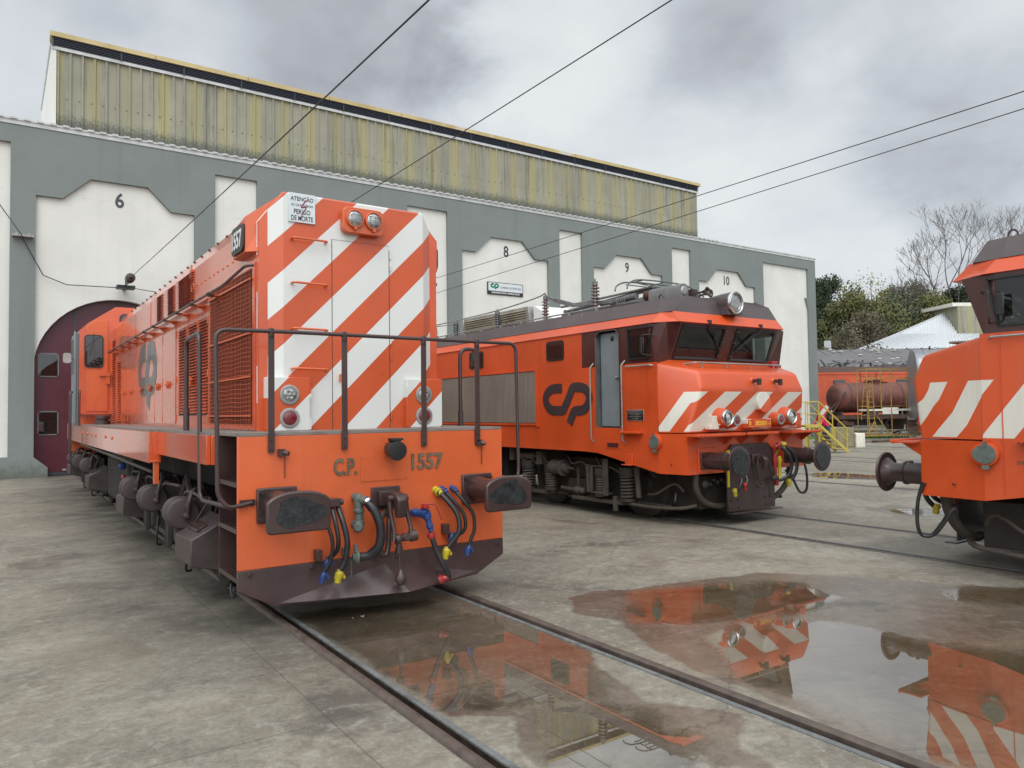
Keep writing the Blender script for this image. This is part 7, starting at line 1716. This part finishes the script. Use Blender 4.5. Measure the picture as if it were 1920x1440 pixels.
# person bending on the far side of the stairs: skinned body
def person(loc, rz):
    t = empty('person', loc, 'person in crimson top and dark jeans bending forward behind the yellow stairs', 'person', rz=rz)
    ORG[0] = Vector((0, 0, 0))
    V = {'pelvis': (0, 0, 0.92), 'spine': (0, -0.10, 1.10), 'chest': (0, -0.26, 1.28), 'neck': (0, -0.36, 1.42), 'head': (0, -0.42, 1.52), 'top': (0, -0.44, 1.62),
         'hl': (-0.09, 0.02, 0.88), 'kl': (-0.11, -0.06, 0.49), 'al': (-0.11, 0.03, 0.09), 'tl': (-0.12, -0.13, 0.035), 'hr': (0.09, 0.02, 0.88), 'kr': (0.12, -0.02, 0.49), 'ar': (0.12, 0.10, 0.09), 'tr': (0.13, -0.06, 0.035),
         'sl': (-0.18, -0.27, 1.34), 'el': (-0.23, -0.36, 1.08), 'wl': (-0.17, -0.55, 0.98), 'fl': (-0.15, -0.63, 0.96), 'sr': (0.18, -0.27, 1.34), 'er': (0.24, -0.38, 1.08), 'wr': (0.17, -0.58, 1.0), 'fr': (0.15, -0.66, 0.98)}
    E_ = [('pelvis', 'spine'), ('spine', 'chest'), ('chest', 'neck'), ('neck', 'head'), ('head', 'top'), ('pelvis', 'hl'), ('hl', 'kl'), ('kl', 'al'), ('al', 'tl'), ('pelvis', 'hr'), ('hr', 'kr'), ('kr', 'ar'), ('ar', 'tr'),
          ('chest', 'sl'), ('sl', 'el'), ('el', 'wl'), ('wl', 'fl'), ('chest', 'sr'), ('sr', 'er'), ('er', 'wr'), ('wr', 'fr')]
    Rd = {'pelvis': .14, 'spine': .13, 'chest': .15, 'neck': .055, 'head': .095, 'top': .07, 'hl': .10, 'kl': .065, 'al': .045, 'tl': .035, 'hr': .10, 'kr': .065, 'ar': .045, 'tr': .035, 'sl': .07, 'el': .05, 'wl': .032, 'fl': .03, 'sr': .07, 'er': .05, 'wr': .032, 'fr': .03}
    ks = list(V); me = bpy.data.meshes.new('body'); me.from_pydata([V[k] for k in ks], [(ks.index(a), ks.index(c_)) for a, c_ in E_], [])
    tmp = bpy.data.objects.new('body', me); col.objects.link(tmp)
    tmp.modifiers.new('skin', 'SKIN'); sd_ = tmp.modifiers.new('sub', 'SUBSURF'); sd_.levels = 2; sd_.render_levels = 2
    if not me.skin_vertices:
        bm_ = bmesh.new(); bm_.from_mesh(me); bm_.verts.layers.skin.verify(); bm_.to_mesh(me); bm_.free()
    for i, k in enumerate(ks):
        me.skin_vertices[0].data[i].radius = (Rd[k], Rd[k]); me.skin_vertices[0].data[i].use_root = (i == 0)
    bpy.context.view_layer.update()
    ev = tmp.evaluated_get(bpy.context.evaluated_depsgraph_get()); m2 = bpy.data.meshes.new_from_object(ev)
    bpy.data.objects.remove(tmp)
    for mm in ('skin', 'shirt', 'jeans', 'black'): m2.materials.append(M[mm])
    for p in m2.polygons:
        q = p.center; mi = 2 if q.z < 0.95 and not (q.y < -0.3) else 1
        if q.z > 1.40 and abs(q.x) < 0.13 and q.y < -0.30: mi = 0
        if q.y < -0.52: mi = 0
        if q.z < 0.09: mi = 3
        p.material_index = mi; p.use_smooth = True
    o = bpy.data.objects.new('body', m2); col.objects.link(o); o.parent = t
    b = MB(); b.lathe((0, -0.40, 1.54), (0, -0.1, 1), [(-0.06, 0.085), (0.0, 0.108), (0.06, 0.10), (0.10, 0.06), (0.115, 0.0)], 16); b.build('hair', 'hair', t)
    b = MB(); b.lathe((0, -0.515, 1.525), (0, -1, -0.1), [(0, 0.018), (0.02, 0.012)], 8); b.obox((-0.035, -0.512, 1.545), (0.012, 0, 0), (0, 0.004, 0), (0, 0, 0.005)); b.obox((0.035, -0.512, 1.545), (0.012, 0, 0), (0, 0.004, 0), (0, 0, 0.005)); b.obox((0, -0.51, 1.485), (0.02, 0, 0), (0, 0.004, 0), (0, 0, 0.004)); b.build('face', 'skin', t)
    return t
person((29.15, 18.75, 0), R(250))

# grey-roofed long shed behind
Gs = empty('old_shed', (58, 35, 0), 'long low shed with weathered grey fibre-cement roof behind the faded orange locomotive', 'building')
ORG[0] = Vector((58, 35, 0)); P = frame((56, 34.5, 0))
b = MB(); b.add([P(-8, 0, 4.4), P(22, 0, 4.4), P(22, 7, 7.15), P(-8, 7, 6.7)], [(0, 1, 2, 3)]); b.add([P(-8, 0, 4.32), P(22, 0, 4.32), P(22, 7, 7.07), P(-8, 7, 6.62)], [(3, 2, 1, 0)]); b.build('roof', 'old_roof', Gs, smooth=False)
b = MB()
for k in range(22): b.bar(P(-8 + k * 1.4, 0, 4.44), P(-8 + k * 1.4, 7, 6.75 + 0.45 * k / 22), 0.12, 0.05)
b.build('roof_seam', 'roofgrey', Gs, smooth=False)
rn = random.Random(2); b = MB()
for k in range(50): a = rn.uniform(-7, 20); dd = rn.uniform(0.4, 6.5); b.obox(P(a, dd, 4.4 + dd * 0.38 + 0.06), ax_ * 0.15, ay_ * 0.10, (0, 0, 0.03))
b.build('roof_patch', 'cream', Gs, smooth=False)
b = MB(); b.loft([[P(a, 0.3, 0), P(a, 0.3, 4.3), P(a, 6.8, 6.5), P(a, 6.8, 0)] for a in (-7.8, 21.8)]); b.build('wall', 'wall_grey', Gs, smooth=False)
ORG[0] = Vector((0, 0, 0))
# white-roofed shed
Ws = empty('white_roof_shed', (82, 42, 0), 'large shed with white profiled metal roof and a beige ridge clerestory', 'building')
ORG[0] = Vector((82, 42, 0))
def sheet(m, A, B_, C_, D_, n, rib=0.09):
    for i in range(n):
        t0, t1 = i / n, (i + 1) / n
        m.add([A.lerp(B_, t0), A.lerp(B_, t1), D_.lerp(C_, t1), D_.lerp(C_, t0)], [(0, 1, 2, 3)])
        m.bar(A.lerp(B_, t1) + Vector((0, 0, rib / 2)), D_.lerp(C_, t1) + Vector((0, 0, rib / 2)), rib, rib)
EL_, ER_ = Vector((73.4, 44.2, 7.35)), Vector((86.2, 34.9, 7.35))          # eaves of the hipped end
ML, MM, MR = Vector((81.0, 43.3, 9.60)), Vector((85.6, 41.1, 10.15)), Vector((89.6, 38.9, 9.60))
b = MB(); sheet(b, EL_, ER_, MR, ML, 34); b.build('lower_roof', 'tin_white', Ws, smooth=False)
V2, V3 = Vector((88.85, 40.57, 9.62)), Vector((92.95, 42.41, 13.18))
b = MB(); sheet(b, ML, V2, V3, ML, 26); b.build('upper_roof', 'tin_white', Ws, smooth=False)
b = MB(); b.add([ML, V3, V3 + Vector((10, 8, -3)), ML + Vector((16, 10, 0))], [(0, 1, 2, 3)]); b.bar(EL_, ML, 0.15, 0.2); b.bar(ML, V3, 0.15, 0.2); b.build('side_roof', 'tin_white', Ws, smooth=False)
b = MB(); b.add([EL_ - Vector((0, 0, 7.3)), ER_ - Vector((0, 0, 7.3)), ER_, EL_], [(0, 1, 2, 3)]); b.add([ER_, MR, MR + Vector((2, 10, 0)), ER_ + Vector((2, 20, 0))], [(0, 1, 2, 3)]); b.build('wall', 'tin_green', Ws, smooth=False)
b = MB(); c0, c1 = Vector((88.85, 40.57, 0)), Vector((92.1, 38.4, 0)); dv = Vector((3, 5, 0))
b.add([p + Vector((0, 0, z)) for z in (9.5, 12.85) for p in (c0, c1, c1 + dv, c0 + dv)], [(0, 1, 5, 4), (1, 2, 6, 5), (2, 3, 7, 6), (3, 0, 4, 7), (4, 5, 6, 7)]); b.build('clerestory', 'corr', Ws, smooth=False)
b = MB(); c0 -= Vector((0.5, -0.3, 0)); c1 += Vector((0.2, -0.1, 0)); b.add([p + Vector((0, 0, z)) for z in (12.86, 13.25) for p in (c0, c1, c1 + dv, c0 + dv)], [(0, 3, 2, 1), (0, 1, 5, 4), (1, 2, 6, 5), (2, 3, 7, 6), (3, 0, 4, 7), (4, 5, 6, 7)]); b.build('clerestory_roof', 'cream', Ws, smooth=False)
ORG[0] = Vector((0, 0, 0))
b = MB(); P = frame((72.0, 48.5, 0)); b.add([P(-3, 0, 7.0), P(2.4, 0, 7.3), P(2.4, 3, 8.4), P(-1.5, 3, 8.4)], [(0, 1, 2, 3)]); b.obox(P(-0.3, 0.2, 3.5), ax_ * 2.6, ay_ * 0.1, (0, 0, 3.5)); b.bar(P(2.5, 0, 7.0), P(2.5, 0, 8.9), 0.5, 0.5)
single('small_white_shed', (72, 48.5, 0), b, 'tin_white', 'small white-roofed outbuilding left of the large white shed', 'building', smooth=False)

# ---------------------------------------------------------------- hill and trees
b = MB(); nx_, ny_ = 40, 22; vs = []; fs = []
for i in range(nx_):
    for j in range(ny_):
        a = -70 + i * 5.2; d = j * 5.5; p = Vector((104, 66, 0)) + Vector((0.78, -0.63, 0)) * a + Vector((0.63, 0.78, 0)) * d
        hgt = 15.0 * (1 - math.exp(-d / 26)) * (1 + 0.18 * math.sin(a * 0.045 + 0.6)) + 1.2 * noise.noise(p * 0.05)
        if j == 0: hgt = -0.2
        vs.append(p + Vector((0, 0, hgt)))
for i in range(nx_ - 1):
    for j in range(ny_ - 1): k = i * ny_ + j; fs.append((k, k + ny_, k + ny_ + 1, k + 1))
b.add(vs, fs); M['hillside'] = MAT('wooded_hillside', (0.040, 0.042, 0.022), 0.9, var=0.4, scale=0.2)
struct(b.build('hill', 'hillside', None))
def leafmat(nm, c, c2):
    m, nt, bb = principled(nm); oi = nt.nodes.new('ShaderNodeObjectInfo'); n = add_noise(nt, 0.55, 4, 0.6); n3 = add_noise(nt, 5.0, 2, 0.5)
    f = maprange(nt, n.outputs[0], 0.35, 0.65, 0, 1); o = mixcol(nt, f, c, c2); o = mixcol(nt, maprange(nt, n3.outputs[0], 0.4, 0.7, 0, 0.5), o, tuple(v * 1.7 for v in c2))
    nt.links.new(o, bb.inputs['Base Color']); bb.inputs['Roughness'].default_value = 0.7; bb.inputs['Specular IOR Level'].default_value = 0.2
    return m
M['leaf_dark'] = leafmat('dark_evergreen_leaves', (0.026, 0.037, 0.020), (0.044, 0.058, 0.032))
M['leaf_olive'] = leafmat('olive_leaves', (0.085, 0.090, 0.036), (0.135, 0.135, 0.055))
M['leaf_yellow'] = leafmat('yellowing_leaves', (0.16, 0.15, 0.045), (0.23, 0.21, 0.07))
M['leaf_brown'] = leafmat('brownish_twigs', (0.095, 0.085, 0.055), (0.14, 0.12, 0.08))
M['leaf_grey'] = leafmat('grey_green_leaves', (0.085, 0.095, 0.06), (0.13, 0.14, 0.09))
M['bark'] = MAT('grey_bark', (0.105, 0.088, 0.072), 0.8, var=0.3, scale=3)
def branchy(m, p, d, L, r, lev, rn, tips, spread=0.5, minr=0.018, up=0.12):
    seg = 3; q = [p]; dd = d.normalized()
    for k in range(seg):
        dd = (dd + Vector((rn.gauss(0, .10), rn.gauss(0, .10), rn.gauss(0, .06) + up * 0.3))).normalized(); q.append(q[-1] + dd * L / seg)
    m.tube(q, r, 5 if lev > 2 else 4, 0, max(minr, r * 0.55))
    if lev == 0: tips.append(q[-1]); return
    for k in range(rn.choice((2, 3, 3)) if lev > 1 else 2):
        at = q[rn.choice((2, 3, 3))] if k else q[-1]
        nd = (dd + Vector((rn.gauss(0, spread), rn.gauss(0, spread), rn.gauss(0, spread * 0.5) + up))).normalized()
        branchy(m, at, nd, L * rn.uniform(0.62, 0.82), max(minr, r * 0.58), lev - 1, rn, tips, spread, minr, up)
def leafy_tree(x, y, z0, H, Wd, mt, seed, label, group='trees on the hillside', dens=1.0, leaf=0.30, trunk_h=0.3):
    rn = random.Random(seed); t = empty('tree', (x, y, z0), label, 'tree', group); ORG[0] = Vector((0, 0, 0))
    m = MB(); m.tube([(0, 0, -0.5), (rn.uniform(-.3, .3), rn.uniform(-.3, .3), H * trunk_h), (rn.uniform(-.5, .5), rn.uniform(-.5, .5), H * 0.75)], Wd * 0.045 + 0.1, 7, 3, 0.08)
    cl = []
    for k in range(int(24 * dens) + 6):
        a = rn.uniform(0, 6.28); h = rn.uniform(trunk_h, 1.0); rr = Wd * 0.5 * math.sin(math.pi * min(1, (h - trunk_h * 0.6) / (1 - trunk_h * 0.6)) ** 0.8) * rn.uniform(0.35, 1.0)
        p = Vector((rr * math.cos(a), rr * math.sin(a), H * h * rn.uniform(0.93, 1.02))); cl.append((p, rn.uniform(0.10, 0.20) * Wd))
        m.tube([(0, 0, H * max(trunk_h * 0.7, h * 0.6)), p * 0.6 + Vector((0, 0, H * h * 0.25)), p], 0.09, 4, 0, 0.03)
    m.build('trunk', 'bark', t)
    vs = []; fs = []
    for p, r in cl:
        n = int(330 * dens * (0.6 + rn.random()))
        for i in range(n):
            v = Vector((rn.gauss(0, 1), rn.gauss(0, 1), rn.gauss(0, 0.8))); v = v.normalized() * (r * rn.random() ** 0.45); c_ = p + v
            s = leaf * rn.uniform(0.5, 1.3); u = Vector((rn.gauss(0, 1), rn.gauss(0, 1), rn.gauss(0, .7))).normalized(); w = u.orthogonal().normalized(); w = Matrix.Rotation(rn.uniform(0, 6.28), 3, u) @ w; k = len(vs); x2 = u.cross(w)
            vs += [c_ + w * s, c_ + x2 * s * 0.5, c_ - w * s * 0.8, c_ - x2 * s * 0.5]; fs.append((k, k + 1, k + 2, k + 3))
    m = MB(); m.v = vs; m.f = fs; m.mi = [0] * len(fs); m.build('crown', mt, t, smooth=False)
    return t
M['leaf'] = M['leaf_olive']
f2 = Vector((math.sin(yaw), math.cos(yaw), 0)); r_h = Vector((math.cos(yaw), -math.sin(yaw), 0))
def at(px, d):      # a real position on the ground at depth d along bearing px
    u = (px - 960) / 1404.3; return f2 * d + r_h * (u * d)
trees = [
 # bearing, depth, base z, height, width, material, label
 (1542, 98, 5, 14.5, 6.5, 'leaf_dark', 'dark evergreen tree standing highest just right of the workshop corner'),
 (1566, 92, 3, 12.0, 8.5, 'leaf_dark', 'dark bushy evergreen low beside the workshop corner, in front of the tallest dark one'),
 (1560, 112, 9, 12.5, 9, 'leaf_dark', 'dark dense tree on the slope behind the tall evergreen'),
 (1598, 90, 3, 13.4, 9.5, 'leaf_olive', 'olive green tree with a broad crown left of the yellowing one'),
 (1590, 76, 1, 9.0, 7.5, 'leaf_brown', 'brownish twiggy tree low above the small white shed'),
 (1640, 100, 5, 14.5, 11, 'leaf_yellow', 'tall loose yellowing tree standing above the others in the middle'),
 (1655, 88, 3, 12.0, 9, 'leaf_olive', 'olive tree below the tall yellowing one'),
 (1625, 84, 2, 10.6, 8, 'leaf_brown', 'brown half-bare tree below the yellowing one'),
 (1690, 92, 4, 12.6, 9.5, 'leaf_grey', 'grey-green tree left of the bare poplars'),
 (1722, 96, 6, 11.8, 9, 'leaf_brown', 'brown twiggy tree at the foot of the bare poplars'),
 (1752, 90, 5, 11.0, 8.5, 'leaf_olive', 'olive tree behind the white roof below the bare poplars'),
 (1790, 98, 6, 11.5, 9, 'leaf_dark', 'dark tree behind the ridge of the white roof'),
 (1825, 96, 6, 11.5, 9, 'leaf_dark', 'dark tree beside the cab roof of the right-hand locomotive'),
 (1675, 112, 9, 11.0, 10, 'leaf_olive', 'olive tree far back between the yellowing and grey-green ones'),
 (1735, 114, 9, 10.5, 10, 'leaf_grey', 'grey-green tree far back behind the bare poplars'),
 (1870, 100, 6, 11.5, 10, 'leaf_olive', 'olive tree hidden behind the right-hand locomotive cab'),
 (1510, 104, 5, 13, 10, 'leaf_olive', 'olive tree hidden behind the workshop corner'),
]
for k, (px, d, z0, H, Wd, mt, lb) in enumerate(trees):
    p = at(px, d); leafy_tree(p.x, p.y, z0, H * 0.93, Wd * 1.05, mt, 100 + k, lb, dens=(0.45 if mt == 'leaf_yellow' else 1.0), leaf=(0.15 if mt in ('leaf_yellow', 'leaf_brown') else 0.19), trunk_h=0.22)
def bare_tree(px, d, z0, L, seed, label, lean, spread=0.42, lev=5):
    M['bark2'] = M.get('bark2') or MAT('pale_grey_bark', (0.095, 0.082, 0.072), 0.8, var=0.25, scale=3)
    rn = random.Random(seed); p = at(px, d); t = empty('bare_tree', (p.x, p.y, z0), label, 'tree', 'bare trees above the white roof'); ORG[0] = Vector((0, 0, 0))
    m = MB(); tips = []; base = Vector((0, 0, -1)); top = base + Vector((0, 0, 3)) + lean * 2
    m.tube([base, base.lerp(top, 0.5), top], 0.32, 8, 0, 0.26); m.build('trunk', 'bark', t)
    m = MB()
    for k in range(4):
        dd = (lean * 0.45 + Vector((rn.gauss(0, .25), rn.gauss(0, .25), 1.0))).normalized()
        branchy(m, top - Vector((0, 0, 0.4 * k)), dd, L * rn.uniform(0.85, 1.1), 0.15, lev, rn, tips, spread, 0.013, 0.18)
    m.build('branches', 'bark2', t, smooth=False)
    return t
bare_tree(1797, 96, 9.8, 5.2, 21, 'tall bare leafless tree with a wide fine crown above the white roof', r_h * 0.1, 0.46, 6)
bare_tree(1760, 92, 8.5, 2.7, 22, 'smaller bare leafless tree leaning left beside the tall one', r_h * -0.75, 0.38)
# distant tree line so the horizon beyond the yard is closed
b = MB(); rn = random.Random(77)
for k in range(15000):
    a = rn.uniform(-140, 170); p = Vector((112, 74, 0)) + Vector((0.78, -0.63, 0)) * a + Vector((0.63, 0.78, 0)) * rn.uniform(4, 30)
    top = 17.0 + 2.5 * noise.noise(Vector((a * 0.08, 0, 0))); z = rn.uniform(4, top)
    u = Vector((rn.gauss(0, 1), rn.gauss(0, 1), rn.gauss(0, .7))).normalized(); w = u.orthogonal().normalized(); x2 = u.cross(w); s = rn.uniform(0.5, 1.1)
    b.add([p + w * s + Vector((0, 0, z)), p + x2 * s * .6 + Vector((0, 0, z)), p - w * s + Vector((0, 0, z)), p - x2 * s * .6 + Vector((0, 0, z))], [(0, 1, 2, 3)])
o_ = b.build('distant_wood', 'leaf_dark', None, smooth=False); struct(o_, 'stuff', 'far wooded ridge closing the yard behind the single trees', 'wood')
# power lines far away and fire box on the workshop wall
bpy.context.view_layer.update()
